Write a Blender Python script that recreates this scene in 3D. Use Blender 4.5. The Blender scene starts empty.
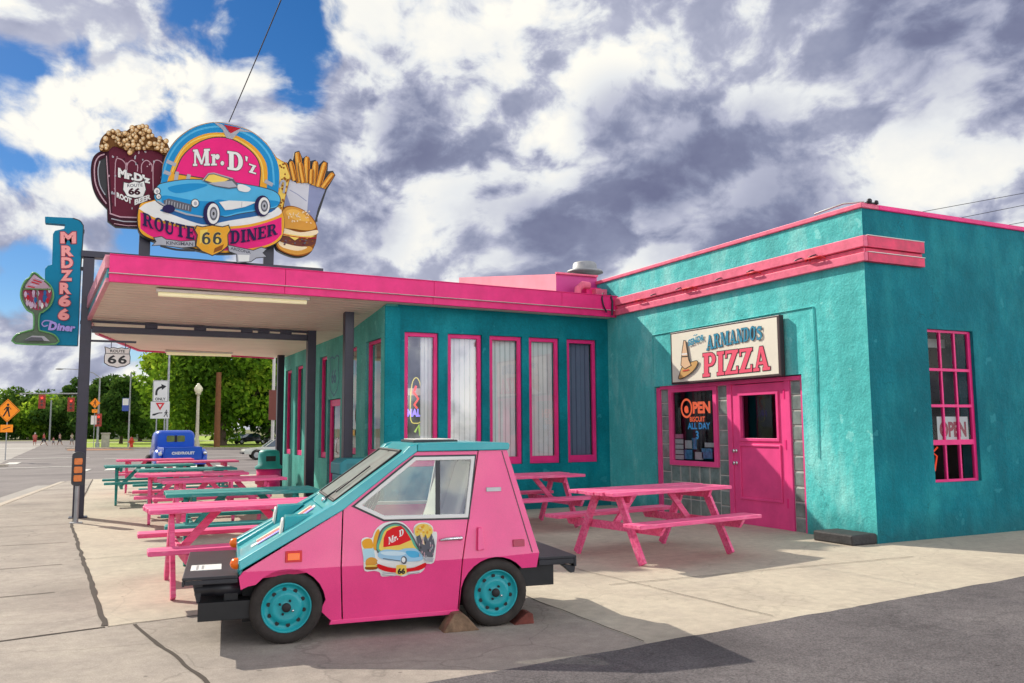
import bpy, bmesh, math, random
from math import sin, cos, pi, radians, sqrt, atan2
from mathutils import Vector, Matrix, noise as mnoise
from mathutils.geometry import tessellate_polygon
random.seed(7)
scene = bpy.context.scene
COL = scene.collection

# ------------------------------------------------------------------ camera model (survey of the street corner)
FPX, PITCH, ROLL, YAW = 848.355, 0.1006, -0.007, 0.453
CAM = Vector((-8.521, -7.456, 1.433))
_F = Vector((sin(YAW)*cos(PITCH), cos(YAW)*cos(PITCH), sin(PITCH)))
_R0 = Vector((cos(YAW), -sin(YAW), 0)); _U0 = _R0.cross(_F)
_R = _R0*cos(ROLL) + _U0*sin(ROLL); _U = -_R0*sin(ROLL) + _U0*cos(ROLL)
def ray(px, py): return _R*((px-512)/FPX) - _U*((py-341.5)/FPX) + _F
def at_z(px, py, z=0.0): d = ray(px, py); return CAM + d*((z-CAM.z)/d.z)
def at_x(px, py, x): d = ray(px, py); return CAM + d*((x-CAM.x)/d.x)
def at_y(px, py, y): d = ray(px, py); return CAM + d*((y-CAM.y)/d.y)
def at_d(px, py, depth): return CAM + ray(px, py)*depth

def ground_z(y):
    t = min(1.0, max(0.0, (y-12.0)/40.0))
    return -0.5*t
def S(r, g, b):
    f = lambda c: (c/255/12.92) if c/255 <= .04045 else ((c/255+.055)/1.055)**2.4
    return (f(r), f(g), f(b))

# ------------------------------------------------------------------ materials
MATS = {}
def mat(name, col, rough=.55, var=0.0, vscale=4.0, bump=0.0, bscale=60.0, metal=0.0, emit=0.0, spec=.5, fine=0.0, fscale=120.0, coat=0.0, dirt=0.0, dirtcol=(.12, .09, .06)):
    if name in MATS: return MATS[name]
    m = bpy.data.materials.new(name); m.use_nodes = True
    nt = m.node_tree; nd = nt.nodes; lk = nt.links
    b = nd['Principled BSDF']
    b.inputs['Base Color'].default_value = (*col, 1); b.inputs['Roughness'].default_value = rough
    b.inputs['Metallic'].default_value = metal; b.inputs['Specular IOR Level'].default_value = spec
    b.inputs['Coat Weight'].default_value = coat
    if emit:
        b.inputs['Emission Color'].default_value = (*col, 1); b.inputs['Emission Strength'].default_value = emit
    tc = nd.new('ShaderNodeTexCoord')
    cur = None
    if var:
        n = nd.new('ShaderNodeTexNoise'); n.inputs['Scale'].default_value = vscale; n.inputs['Detail'].default_value = 7; n.inputs['Roughness'].default_value = .62
        lk.new(tc.outputs['Object'], n.inputs['Vector'])
        r = nd.new('ShaderNodeValToRGB')
        r.color_ramp.elements[0].position = .3; r.color_ramp.elements[1].position = .72
        r.color_ramp.elements[0].color = (*[c*(1-var) for c in col], 1)
        r.color_ramp.elements[1].color = (*[min(1, c*(1+var*.7)+.004*var) for c in col], 1)
        lk.new(n.outputs['Fac'], r.inputs['Fac']); cur = r.outputs['Color']
    if fine:
        n = nd.new('ShaderNodeTexNoise'); n.inputs['Scale'].default_value = fscale; n.inputs['Detail'].default_value = 3
        lk.new(tc.outputs['Object'], n.inputs['Vector'])
        mr = nd.new('ShaderNodeMapRange'); mr.inputs['From Min'].default_value = .3; mr.inputs['From Max'].default_value = .7
        mr.inputs['To Min'].default_value = 1-fine; mr.inputs['To Max'].default_value = 1+fine
        lk.new(n.outputs['Fac'], mr.inputs['Value'])
        mx = nd.new('ShaderNodeMix'); mx.data_type = 'RGBA'; mx.blend_type = 'MULTIPLY'; mx.inputs['Factor'].default_value = 1
        if cur: lk.new(cur, mx.inputs['A'])
        else: mx.inputs['A'].default_value = (*col, 1)
        lk.new(mr.outputs['Result'], mx.inputs['B']); cur = mx.outputs['Result']
    if dirt:
        n = nd.new('ShaderNodeTexNoise'); n.inputs['Scale'].default_value = vscale*.6; n.inputs['Detail'].default_value = 9; n.inputs['Roughness'].default_value = .7
        mp = nd.new('ShaderNodeMapping'); mp.inputs['Location'].default_value = (3.1, 7.7, 1.3)
        lk.new(tc.outputs['Object'], mp.inputs['Vector']); lk.new(mp.outputs['Vector'], n.inputs['Vector'])
        mr = nd.new('ShaderNodeMapRange'); mr.inputs['From Min'].default_value = .52; mr.inputs['From Max'].default_value = .75; mr.inputs['To Max'].default_value = dirt
        lk.new(n.outputs['Fac'], mr.inputs['Value'])
        mx = nd.new('ShaderNodeMix'); mx.data_type = 'RGBA'
        lk.new(mr.outputs['Result'], mx.inputs['Factor'])
        if cur: lk.new(cur, mx.inputs['A'])
        else: mx.inputs['A'].default_value = (*col, 1)
        mx.inputs['B'].default_value = (*dirtcol, 1); cur = mx.outputs['Result']
    if cur: lk.new(cur, b.inputs['Base Color'])
    if bump:
        n = nd.new('ShaderNodeTexNoise'); n.inputs['Scale'].default_value = bscale; n.inputs['Detail'].default_value = 5
        lk.new(tc.outputs['Object'], n.inputs['Vector'])
        bp = nd.new('ShaderNodeBump'); bp.inputs['Strength'].default_value = bump; bp.inputs['Distance'].default_value = .02
        lk.new(n.outputs['Fac'], bp.inputs['Height']); lk.new(bp.outputs['Normal'], b.inputs['Normal'])
    MATS[name] = m
    return m

def glass_mat(name, tint=(.75, .8, .8), f0=.06, rough=.0):
    """thin pane: see-through with a Schlick mirror part that ignores which way the face points"""
    if name in MATS: return MATS[name]
    m = bpy.data.materials.new(name); m.use_nodes = True
    nt = m.node_tree; nd = nt.nodes; lk = nt.links; nd.clear()
    out = nd.new('ShaderNodeOutputMaterial'); mix = nd.new('ShaderNodeMixShader')
    tr = nd.new('ShaderNodeBsdfTransparent'); tr.inputs['Color'].default_value = (*tint, 1)
    gl = nd.new('ShaderNodeBsdfGlossy'); gl.inputs['Roughness'].default_value = rough; gl.inputs['Color'].default_value = (.95, .97, 1, 1)
    ge = nd.new('ShaderNodeNewGeometry'); dt = nd.new('ShaderNodeVectorMath'); dt.operation = 'DOT_PRODUCT'
    lk.new(ge.outputs['Normal'], dt.inputs[0]); lk.new(ge.outputs['Incoming'], dt.inputs[1])
    def mth(op, a, b):
        n = nd.new('ShaderNodeMath'); n.operation = op
        for i, x in enumerate((a, b)):
            if x is None: continue
            if isinstance(x, (int, float)): n.inputs[i].default_value = x
            else: lk.new(x, n.inputs[i])
        return n.outputs[0]
    c = mth('ABSOLUTE', dt.outputs['Value'], None)
    p = mth('POWER', mth('SUBTRACT', 1.0, c), 5.0)
    f = mth('ADD', mth('MULTIPLY', p, 1-f0), f0)
    lk.new(f, mix.inputs['Fac']); lk.new(tr.outputs['BSDF'], mix.inputs[1]); lk.new(gl.outputs['BSDF'], mix.inputs[2])
    lk.new(mix.outputs['Shader'], out.inputs['Surface'])
    MATS[name] = m
    return m

TEALC = (.012, .30, .32); PINKC = (.80, .035, .215)
M = {}
def setup_mats():
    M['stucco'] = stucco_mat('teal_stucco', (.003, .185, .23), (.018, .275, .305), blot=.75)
    M['stucco_lit'] = stucco_mat('sunlit_teal_stucco', (.10, .60, .59), (.27, .74, .70), bump=.55, blot=.5)  # lit copy of the teal stucco: sunlight painted in as a paler base
    M['diner_side'] = stucco_mat('sunlit_side_wall', (.10, .48, .42), (.16, .56, .50), bump=.2)  # diner wall teal brightened, light on the canopy side put into the colour
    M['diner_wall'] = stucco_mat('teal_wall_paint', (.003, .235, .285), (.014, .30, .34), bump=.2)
    M['pink'] = mat('pink_paint', (.93, .035, .235), .42, var=.16, vscale=3, bump=.06, bscale=18, spec=.25, dirt=.30, dirtcol=(.50, .02, .10))
    M['pink_pale'] = mat('pink_trim_pale', (.88, .17, .28), .5, spec=.25, var=.22, vscale=6, bump=.08, bscale=40, dirt=.35, dirtcol=(.45, .02, .1))  # paler pink for trim
    M['pink_wood'] = wood_mat('pink_wood_paint', (.88, .13, .31), (.78, .07, .22))
    M['green_wood'] = wood_mat('green_wood_paint', (.03, .30, .27), (.02, .20, .19))
    M['steel_dark'] = mat('dark_painted_steel', (.018, .014, .035), .4, var=.25, vscale=5, bump=.03)
    M['soffit'] = soffit_mat()
    M['white'] = mat('white_paint', (.78, .77, .72), .45, var=.08, vscale=5)
    M['white_tube'] = mat('fluorescent_tube', (.95, .88, .55), .4, emit=.25)
    M['glass'] = glass_mat('window_glass', (.95, .97, .97), .10)
    M['glass_side'] = glass_mat('side_window_glass', (.88, .92, .92), .08)
    M['glass_dark'] = glass_mat('dark_window_glass', (.75, .78, .80), .003)
    M['glass_door'] = glass_mat('shop_window_glass', (.72, .76, .78), .035)
    M['door_pink'] = mat('sunlit_pink_paint', (.93, .085, .30), .42, var=.14, vscale=3, bump=.06, bscale=18, spec=.25, dirt=.25, dirtcol=(.60, .04, .16))  # pink lightened for the entrance, sun on it is in the colour
    M['car_glass'] = glass_mat('vehicle_glass', (.80, .86, .84), .09)
    M['blind'] = mat('blind_fabric', (.86, .87, .84), .7, var=.06)
    M['blind2'] = mat('blind_fabric_gap', (.52, .54, .52), .7, var=.06)
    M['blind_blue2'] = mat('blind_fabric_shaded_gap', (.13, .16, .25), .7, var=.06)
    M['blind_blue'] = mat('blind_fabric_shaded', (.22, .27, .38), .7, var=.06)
    M['interior'] = mat('dark_interior', (.05, .05, .055), .8, var=.4, vscale=1.5)
    M['interior_red'] = mat('red_vinyl', (.35, .02, .03), .5, var=.3, vscale=2)
    M['chrome'] = mat('chrome', (.75, .75, .76), .2, metal=1)
    M['alu'] = mat('dull_metal', (.45, .45, .45), .5, metal=.8, var=.2)
    M['black'] = mat('black_rubber', (.012, .012, .013), .6, var=.3, vscale=8)
    M['black_vinyl'] = mat('black_plastic', (.02, .02, .026), .42, var=.3, vscale=6, bump=.05, bscale=40)
    M['tyre'] = mat('tyre_rubber', (.035, .028, .024), .85, var=.4, vscale=12, bump=.1, bscale=80)
    M['car_pink'] = mat('pink_car_paint', (.97, .062, .27), .30, var=.10, vscale=2.5, coat=.35, bump=.035, bscale=7, fine=.04, fscale=160, dirt=.16, dirtcol=(.60, .06, .20))
    M['car_teal'] = mat('teal_car_paint', (.015, .42, .46), .30, var=.14, vscale=3, coat=.35, bump=.03, bscale=8, fine=.05, fscale=160, dirt=.2, dirtcol=(.10, .45, .45))
    M['rim_teal'] = mat('teal_rim_paint', (.008, .36, .40), .35, var=.15, vscale=9)
    M['orange_lens'] = mat('orange_lens', (.95, .16, .01), .25, emit=.15)
    M['red_lens'] = mat('red_lens', (.6, .015, .01), .25, emit=.05)
    M['gal'] = mat('galvanised_steel', (.38, .39, .40), .55, metal=.4, var=.2)
    M['concrete_post'] = mat('pale_concrete', (.45, .42, .36), .8, var=.2, vscale=6, bump=.2)
    M['sign_white'] = mat('sign_white', (.80, .79, .75), .5, var=.05)
    M['sign_black'] = mat('sign_black', (.01, .01, .012), .5)
    M['sign_orange'] = mat('sign_orange', (.95, .28, .005), .5, emit=.12)
    M['sign_red'] = mat('sign_red', (.70, .02, .03), .5)
    M['bark'] = mat('bark', (.09, .06, .04), .9, var=.4, vscale=8, bump=.5, bscale=20)
    M['brown_wood'] = mat('brown_wood_pole', (.20, .075, .025), .8, var=.3, vscale=3)

def stucco_mat(name, c0, c1, bump=.55, blot=1.0):
    m = bpy.data.materials.new(name); m.use_nodes = True
    nt = m.node_tree; nd = nt.nodes; lk = nt.links; b = nd['Principled BSDF']
    tc = nd.new('ShaderNodeTexCoord')
    n1 = nd.new('ShaderNodeTexNoise'); n1.inputs['Scale'].default_value = 1.6; n1.inputs['Detail'].default_value = 10; n1.inputs['Roughness'].default_value = .68
    mp = nd.new('ShaderNodeMapping'); mp.inputs['Scale'].default_value = (1, 1, .45)
    lk.new(tc.outputs['Object'], mp.inputs['Vector']); lk.new(mp.outputs['Vector'], n1.inputs['Vector'])
    r = nd.new('ShaderNodeValToRGB'); e = r.color_ramp.elements
    e[0].position = .33; e[0].color = (*[c*.80 for c in c0], 1); e[1].position = .68; e[1].color = (*c1, 1)
    k = e.new(.5); k.color = (*c0, 1)
    lk.new(n1.outputs['Fac'], r.inputs['Fac'])
    n2 = nd.new('ShaderNodeTexNoise'); n2.inputs['Scale'].default_value = 34; n2.inputs['Detail'].default_value = 7; n2.inputs['Roughness'].default_value = .62
    lk.new(tc.outputs['Object'], n2.inputs['Vector'])
    n3 = nd.new('ShaderNodeTexNoise'); n3.inputs['Scale'].default_value = 5; n3.inputs['Detail'].default_value = 6
    lk.new(tc.outputs['Object'], n3.inputs['Vector'])
    mr = nd.new('ShaderNodeMapRange'); mr.inputs['From Min'].default_value = .35; mr.inputs['From Max'].default_value = .7; mr.inputs['To Min'].default_value = .86; mr.inputs['To Max'].default_value = 1.1
    lk.new(n2.outputs['Fac'], mr.inputs['Value'])
    mx = nd.new('ShaderNodeMix'); mx.data_type = 'RGBA'; mx.blend_type = 'MULTIPLY'; mx.inputs['Factor'].default_value = 1
    lk.new(r.outputs['Color'], mx.inputs['A']); lk.new(mr.outputs['Result'], mx.inputs['B'])
    nb = nd.new('ShaderNodeTexNoise'); nb.inputs['Scale'].default_value = .55; nb.inputs['Detail'].default_value = 8; nb.inputs['Roughness'].default_value = .72
    mb2 = nd.new('ShaderNodeMapping'); mb2.inputs['Location'].default_value = (4, 1, 9); lk.new(tc.outputs['Object'], mb2.inputs['Vector']); lk.new(mb2.outputs['Vector'], nb.inputs['Vector'])
    rb = nd.new('ShaderNodeMapRange'); rb.inputs['From Min'].default_value = .36; rb.inputs['From Max'].default_value = .66; rb.inputs['To Min'].default_value = 1-.26*blot; rb.inputs['To Max'].default_value = 1+.24*blot; lk.new(nb.outputs['Fac'], rb.inputs['Value'])
    mxb = nd.new('ShaderNodeMix'); mxb.data_type = 'RGBA'; mxb.blend_type = 'MULTIPLY'; mxb.inputs['Factor'].default_value = 1
    lk.new(mx.outputs['Result'], mxb.inputs['A']); lk.new(rb.outputs['Result'], mxb.inputs['B'])
    ns = nd.new('ShaderNodeTexNoise'); ns.inputs['Scale'].default_value = 3.2; ns.inputs['Detail'].default_value = 6; ns.inputs['Roughness'].default_value = .7
    ms_ = nd.new('ShaderNodeMapping'); ms_.inputs['Scale'].default_value = (1.6, 1.6, .12); lk.new(tc.outputs['Object'], ms_.inputs['Vector']); lk.new(ms_.outputs['Vector'], ns.inputs['Vector'])
    rs_ = nd.new('ShaderNodeMapRange'); rs_.inputs['From Min'].default_value = .56; rs_.inputs['From Max'].default_value = .74; rs_.inputs['To Max'].default_value = .40*blot+.06; lk.new(ns.outputs['Fac'], rs_.inputs['Value'])
    mxs = nd.new('ShaderNodeMix'); mxs.data_type = 'RGBA'; lk.new(rs_.outputs['Result'], mxs.inputs['Factor']); lk.new(mxb.outputs['Result'], mxs.inputs['A']); mxs.inputs['B'].default_value = (*[c*.55 for c in c0], 1)
    vo = nd.new('ShaderNodeTexVoronoi'); vo.feature = 'DISTANCE_TO_EDGE'; vo.inputs['Scale'].default_value = .62
    wv = nd.new('ShaderNodeMix'); wv.data_type = 'RGBA'; wv.blend_type = 'ADD'; wv.inputs['Factor'].default_value = .45
    lk.new(tc.outputs['Object'], wv.inputs['A']); lk.new(n3.outputs['Color'], wv.inputs['B']); lk.new(wv.outputs['Result'], vo.inputs['Vector'])
    ck = nd.new('ShaderNodeMapRange'); ck.inputs['From Max'].default_value = .005; ck.inputs['To Min'].default_value = .55; ck.inputs['To Max'].default_value = 0; lk.new(vo.outputs['Distance'], ck.inputs['Value'])
    cm_ = nd.new('ShaderNodeMath'); cm_.operation = 'MULTIPLY'; cg = nd.new('ShaderNodeMapRange'); cg.inputs['From Min'].default_value = .48; cg.inputs['From Max'].default_value = .56; lk.new(nb.outputs['Fac'], cg.inputs['Value'])
    lk.new(ck.outputs['Result'], cm_.inputs[0]); lk.new(cg.outputs['Result'], cm_.inputs[1])
    mxc = nd.new('ShaderNodeMix'); mxc.data_type = 'RGBA'; lk.new(cm_.outputs['Value'], mxc.inputs['Factor']); lk.new(mxs.outputs['Result'], mxc.inputs['A']); mxc.inputs['B'].default_value = (*[c*.3 for c in c0], 1)
    vp = nd.new('ShaderNodeTexVoronoi'); vp.inputs['Scale'].default_value = 2.3; lk.new(wv.outputs['Result'], vp.inputs['Vector'])
    pk_ = nd.new('ShaderNodeMapRange'); pk_.inputs['From Min'].default_value = .10; pk_.inputs['From Max'].default_value = .13; pk_.inputs['To Min'].default_value = .45; pk_.inputs['To Max'].default_value = 0; lk.new(vp.outputs['Distance'], pk_.inputs['Value'])
    mxp = nd.new('ShaderNodeMix'); mxp.data_type = 'RGBA'; lk.new(pk_.outputs['Result'], mxp.inputs['Factor']); lk.new(mxc.outputs['Result'], mxp.inputs['A']); mxp.inputs['B'].default_value = (*[min(1, c*1.12+.03) for c in c1], 1)
    mx = mxp
    # grime near the ground
    sx = nd.new('ShaderNodeSeparateXYZ'); lk.new(tc.outputs['Object'], sx.inputs['Vector'])
    ad = nd.new('ShaderNodeMath'); ad.operation = 'MULTIPLY_ADD'; ad.inputs[1].default_value = -.5; lk.new(n3.outputs['Fac'], ad.inputs[0]); lk.new(sx.outputs['Z'], ad.inputs[2])
    g = nd.new('ShaderNodeMapRange'); g.inputs['From Min'].default_value = -.30; g.inputs['From Max'].default_value = .15; g.inputs['To Min'].default_value = .55; g.inputs['To Max'].default_value = 0
    lk.new(ad.outputs['Value'], g.inputs['Value'])
    mg = nd.new('ShaderNodeMix'); mg.data_type = 'RGBA'; lk.new(g.outputs['Result'], mg.inputs['Factor']); lk.new(mx.outputs['Result'], mg.inputs['A'])
    mg.inputs['B'].default_value = (.02, .10, .11, 1)
    lk.new(mg.outputs['Result'], b.inputs['Base Color']); b.inputs['Roughness'].default_value = .62
    b.inputs['Specular IOR Level'].default_value = .12
    av = nd.new('ShaderNodeMath'); av.operation = 'MULTIPLY_ADD'; av.inputs[1].default_value = .32
    lk.new(n2.outputs['Fac'], av.inputs[0]); lk.new(n3.outputs['Fac'], av.inputs[2])
    bp = nd.new('ShaderNodeBump'); bp.inputs['Strength'].default_value = bump; bp.inputs['Distance'].default_value = .045
    lk.new(av.outputs['Value'], bp.inputs['Height']); lk.new(bp.outputs['Normal'], b.inputs['Normal'])
    return m

def wood_mat(name, c0, c1):
    m = bpy.data.materials.new(name); m.use_nodes = True
    nt = m.node_tree; nd = nt.nodes; lk = nt.links; b = nd['Principled BSDF']
    tc = nd.new('ShaderNodeTexCoord'); mp = nd.new('ShaderNodeMapping'); mp.inputs['Scale'].default_value = (1.2, 16, 16)
    lk.new(tc.outputs['Object'], mp.inputs['Vector'])
    n1 = nd.new('ShaderNodeTexNoise'); n1.inputs['Scale'].default_value = 2.2; n1.inputs['Detail'].default_value = 8; n1.inputs['Roughness'].default_value = .65
    lk.new(mp.outputs['Vector'], n1.inputs['Vector'])
    r = nd.new('ShaderNodeValToRGB'); e = r.color_ramp.elements
    e[0].position = .28; e[0].color = (*[c*.8 for c in c1], 1); e[1].position = .55; e[1].color = (*c0, 1)
    k = e.new(.8); k.color = (*[min(1, c*1.1+.035) for c in c0], 1)
    lk.new(n1.outputs['Fac'], r.inputs['Fac'])
    nw = nd.new('ShaderNodeTexNoise'); nw.inputs['Scale'].default_value = 5; nw.inputs['Detail'].default_value = 9; nw.inputs['Roughness'].default_value = .75
    mw = nd.new('ShaderNodeMapping'); mw.inputs['Scale'].default_value = (.8, 3.5, 3.5); lk.new(tc.outputs['Object'], mw.inputs['Vector']); lk.new(mw.outputs['Vector'], nw.inputs['Vector'])
    f1 = nd.new('ShaderNodeMapRange'); f1.inputs['From Min'].default_value = .50; f1.inputs['From Max'].default_value = .68; f1.inputs['To Max'].default_value = .8; lk.new(nw.outputs['Fac'], f1.inputs['Value'])
    mA = nd.new('ShaderNodeMix'); mA.data_type = 'RGBA'; lk.new(f1.outputs['Result'], mA.inputs['Factor']); lk.new(r.outputs['Color'], mA.inputs['A']); mA.inputs['B'].default_value = (*[min(1, c*.75+.22) for c in c0], 1)
    f2 = nd.new('ShaderNodeMapRange'); f2.inputs['From Min'].default_value = .69; f2.inputs['From Max'].default_value = .73; f2.inputs['To Max'].default_value = .85; lk.new(nw.outputs['Fac'], f2.inputs['Value'])
    mB = nd.new('ShaderNodeMix'); mB.data_type = 'RGBA'; lk.new(f2.outputs['Result'], mB.inputs['Factor']); lk.new(mA.outputs['Result'], mB.inputs['A']); mB.inputs['B'].default_value = (.30, .20, .13, 1)
    lk.new(mB.outputs['Result'], b.inputs['Base Color']); b.inputs['Roughness'].default_value = .55; b.inputs['Specular IOR Level'].default_value = .3
    bp = nd.new('ShaderNodeBump'); bp.inputs['Strength'].default_value = .25; bp.inputs['Distance'].default_value = .01
    lk.new(n1.outputs['Fac'], bp.inputs['Height']); lk.new(bp.outputs['Normal'], b.inputs['Normal'])
    return m

def soffit_mat():
    m = mat('ribbed_soffit', (.90, .76, .63), .5, var=.10, vscale=1.2)
    nt = m.node_tree; nd = nt.nodes; lk = nt.links; b = nd['Principled BSDF']
    tc = nd.new('ShaderNodeTexCoord')
    w = nd.new('ShaderNodeTexWave'); w.bands_direction = 'Y'; w.inputs['Scale'].default_value = 1.9; w.inputs['Distortion'].default_value = 0
    lk.new(tc.outputs['Object'], w.inputs['Vector'])
    bp = nd.new('ShaderNodeBump'); bp.inputs['Strength'].default_value = .7; bp.inputs['Distance'].default_value = .03
    lk.new(w.outputs['Fac'], bp.inputs['Height']); lk.new(bp.outputs['Normal'], b.inputs['Normal'])
    return m

# ------------------------------------------------------------------ mesh builder
class MB:
    def __init__(s): s.v = []; s.f = []; s.m = []; s.mats = []; s.sm = []
    def slot(s, m):
        if m not in s.mats: s.mats.append(m)
        return s.mats.index(m)
    def add(s, vs, fs, m, smooth=False):
        o = len(s.v); s.v += [tuple(v) for v in vs]; k = s.slot(m)
        for f in fs: s.f.append(tuple(i+o for i in f)); s.m.append(k); s.sm.append(smooth)
        return s
    def box(s, x0, x1, y0, y1, z0, z1, m, T=None):
        vs = [Vector((x, y, z)) for z in (z0, z1) for y in (y0, y1) for x in (x0, x1)]
        if T is not None: vs = [T @ v for v in vs]
        return s.add(vs, [(0, 2, 3, 1), (4, 5, 7, 6), (0, 1, 5, 4), (2, 6, 7, 3), (0, 4, 6, 2), (1, 3, 7, 5)], m)
    def bar(s, a, b, w, h, m, up=(0, 0, 1)):
        a = Vector(a); b = Vector(b); d = b-a; L = d.length; d.normalize(); up = Vector(up)
        if abs(d.dot(up)) > .98: up = Vector((1, 0, 0))
        sx = d.cross(up).normalized(); uz = sx.cross(d)
        T = Matrix(((d.x, sx.x, uz.x, a.x), (d.y, sx.y, uz.y, a.y), (d.z, sx.z, uz.z, a.z), (0, 0, 0, 1)))
        return s.box(0, L, -w/2, w/2, -h/2, h/2, m, T)
    def tube(s, pts, r, m, n=8, cap=True):
        pts = [Vector(p) for p in pts]; rings = []
        rr = r if isinstance(r, (list, tuple)) else [r]*len(pts)
        base = len(s.v); vs = []; fs = []
        prev = None
        for i, p in enumerate(pts):
            d = (pts[min(i+1, len(pts)-1)]-pts[max(i-1, 0)]).normalized()
            if prev is None:
                a = Vector((0, 0, 1)) if abs(d.z) < .9 else Vector((1, 0, 0))
                u = d.cross(a).normalized()
            else: u = (prev - d*prev.dot(d)).normalized()
            prev = u; w = d.cross(u)
            vs += [p + (u*cos(2*pi*k/n) + w*sin(2*pi*k/n))*rr[i] for k in range(n)]
        for i in range(len(pts)-1):
            for k in range(n): fs.append((i*n+k, i*n+(k+1) % n, (i+1)*n+(k+1) % n, (i+1)*n+k))
        s.add(vs, fs, m, True)
        if cap:
            s.add(vs[:n], [tuple(reversed(range(n)))], m); s.add(vs[-n:], [tuple(range(n))], m)
        return s
    def lathe(s, prof, m, n=24, T=None, smooth=True, cap=True):   # prof: (r, z) list about local z
        vs = []; fs = []
        for r, z in prof: vs += [Vector((r*cos(2*pi*k/n), r*sin(2*pi*k/n), z)) for k in range(n)]
        if T is not None: vs = [T @ v for v in vs]
        for i in range(len(prof)-1):
            for k in range(n): fs.append((i*n+k, i*n+(k+1) % n, (i+1)*n+(k+1) % n, (i+1)*n+k))
        s.add(vs, fs, m, smooth)
        if cap and prof[0][0] > 1e-4: s.add(vs[:n], [tuple(reversed(range(n)))], m)
        if cap and prof[-1][0] > 1e-4: s.add(vs[-n:], [tuple(range(n))], m)
        return s
    def ball(s, c, r, m, n=12, sq=(1, 1, 1)):
        c = Vector(c); pr = [(sin(pi*i/n), -cos(pi*i/n)) for i in range(n+1)]
        T = Matrix.Translation(c) @ Matrix.Diagonal((r*sq[0], r*sq[1], r*sq[2], 1))
        return s.lathe([(max(1e-5, a), b) for a, b in pr], m, n*2, T)
    def plate(s, outer, holes, fn, depth, m, smooth=False):
        """solid plate: outline(s) in 2d mapped by fn(u, v, d); d = 0 front, d = depth back"""
        loops = [outer]+list(holes)
        pl = [[Vector((u, v, 0)) for u, v in l] for l in loops]
        tris = tessellate_polygon(pl)
        flat = [p for l in loops for p in l]; n = len(flat)
        vs = [fn(u, v, 0) for u, v in flat]
        if depth: vs += [fn(u, v, depth) for u, v in flat]
        fs = []
        # consistent facing is not needed by the renderer (two sided shading)
        for t in tris:
            fs.append(tuple(t))
            if depth: fs.append(tuple(i+n for i in reversed(t)))
        if depth:
            o = 0
            for l in loops:
                k = len(l)
                for i in range(k): a = o+i; b = o+(i+1) % k; fs.append((a, b, b+n, a+n))
                o += k
        return s.add(vs, fs, m, smooth)
    def build(s, name, parent=None, label=None, bevel=0, seg=2, recalc=True, at=None, loc=None):
        me = bpy.data.meshes.new(name); me.from_pydata(s.v, [], s.f)
        for m in s.mats: me.materials.append(m)
        me.polygons.foreach_set('material_index', s.m); me.polygons.foreach_set('use_smooth', s.sm)
        me.update()
        if recalc:
            bm = bmesh.new(); bm.from_mesh(me); bmesh.ops.recalc_face_normals(bm, faces=bm.faces); bm.to_mesh(me); bm.free()
        o = bpy.data.objects.new(name, me); COL.objects.link(o)
        if parent is not None: o.parent = parent
        if loc is not None: o.location = loc
        if label: o['label'] = label
        if bevel:
            bv = o.modifiers.new('bevel', 'BEVEL'); bv.width = bevel; bv.segments = seg; bv.limit_method = 'ANGLE'; bv.angle_limit = radians(40)
        return o

def tag(o, label, cat, group=None):
    o['label'] = label; o['category'] = cat
    if group: o['group'] = group
    return o
def thing(name, label, cat, loc=(0, 0, 0), rz=0.0, group=None):
    o = bpy.data.objects.new(name, None); COL.objects.link(o); o.location = loc; o.rotation_euler = (0, 0, rz)
    o.empty_display_size = .2
    return tag(o, label, cat, group)
def struct(o): o['kind'] = 'structure'; return o
def copy_tree(o, parent=None):
    c = o.copy(); COL.objects.link(c)
    if parent is not None: c.parent = parent
    for ch in list(o.children): copy_tree(ch, c)
    return c
def pivot(root, fn_list=None): pass

def spline(pts, n=6, closed=True):
    out = []; k = len(pts); P = [Vector((p[0], p[1])) for p in pts]
    rng = range(k) if closed else range(k-1)
    for i in rng:
        if closed: p0, p1, p2, p3 = P[(i-1) % k], P[i], P[(i+1) % k], P[(i+2) % k]
        else: p0, p1, p2, p3 = P[max(i-1, 0)], P[i], P[i+1], P[min(i+2, k-1)]
        for j in range(n):
            t = j/n
            q = .5*((2*p1)+(p2-p0)*t+(2*p0-5*p1+4*p2-p3)*t*t+(3*p1-p0-3*p2+p3)*t**3)
            out.append((q.x, q.y))
    if not closed: out.append((P[-1].x, P[-1].y))
    return out
def ell(cx, cy, rx, ry, a0=0, a1=360, n=24, rot=0):
    full = abs(a1-a0) >= 360
    out = []
    for i in range(n if full else n+1):
        a = radians(a0+(a1-a0)*i/n); x = rx*cos(a); y = ry*sin(a); r = radians(rot)
        out.append((cx+x*cos(r)-y*sin(r), cy+x*sin(r)+y*cos(r)))
    return out
def offset(poly, d):
    k = len(poly); A = sum(poly[i][0]*poly[(i+1) % k][1]-poly[(i+1) % k][0]*poly[i][1] for i in range(k))
    sg = 1 if A > 0 else -1; out = []
    for i in range(k):
        p0 = Vector(poly[i-1]); p1 = Vector(poly[i]); p2 = Vector(poly[(i+1) % k])
        e1 = (p1-p0); e2 = (p2-p1)
        if e1.length < 1e-9 or e2.length < 1e-9: out.append(tuple(p1)); continue
        e1.normalize(); e2.normalize()
        n1 = Vector((e1.y, -e1.x))*sg; n2 = Vector((e2.y, -e2.x))*sg
        b = n1+n2
        if b.length < 1e-6: b = n1
        b.normalize(); c = max(.45, b.dot(n1))
        q = p1+b*(d/c); out.append((q.x, q.y))
    return out
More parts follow.
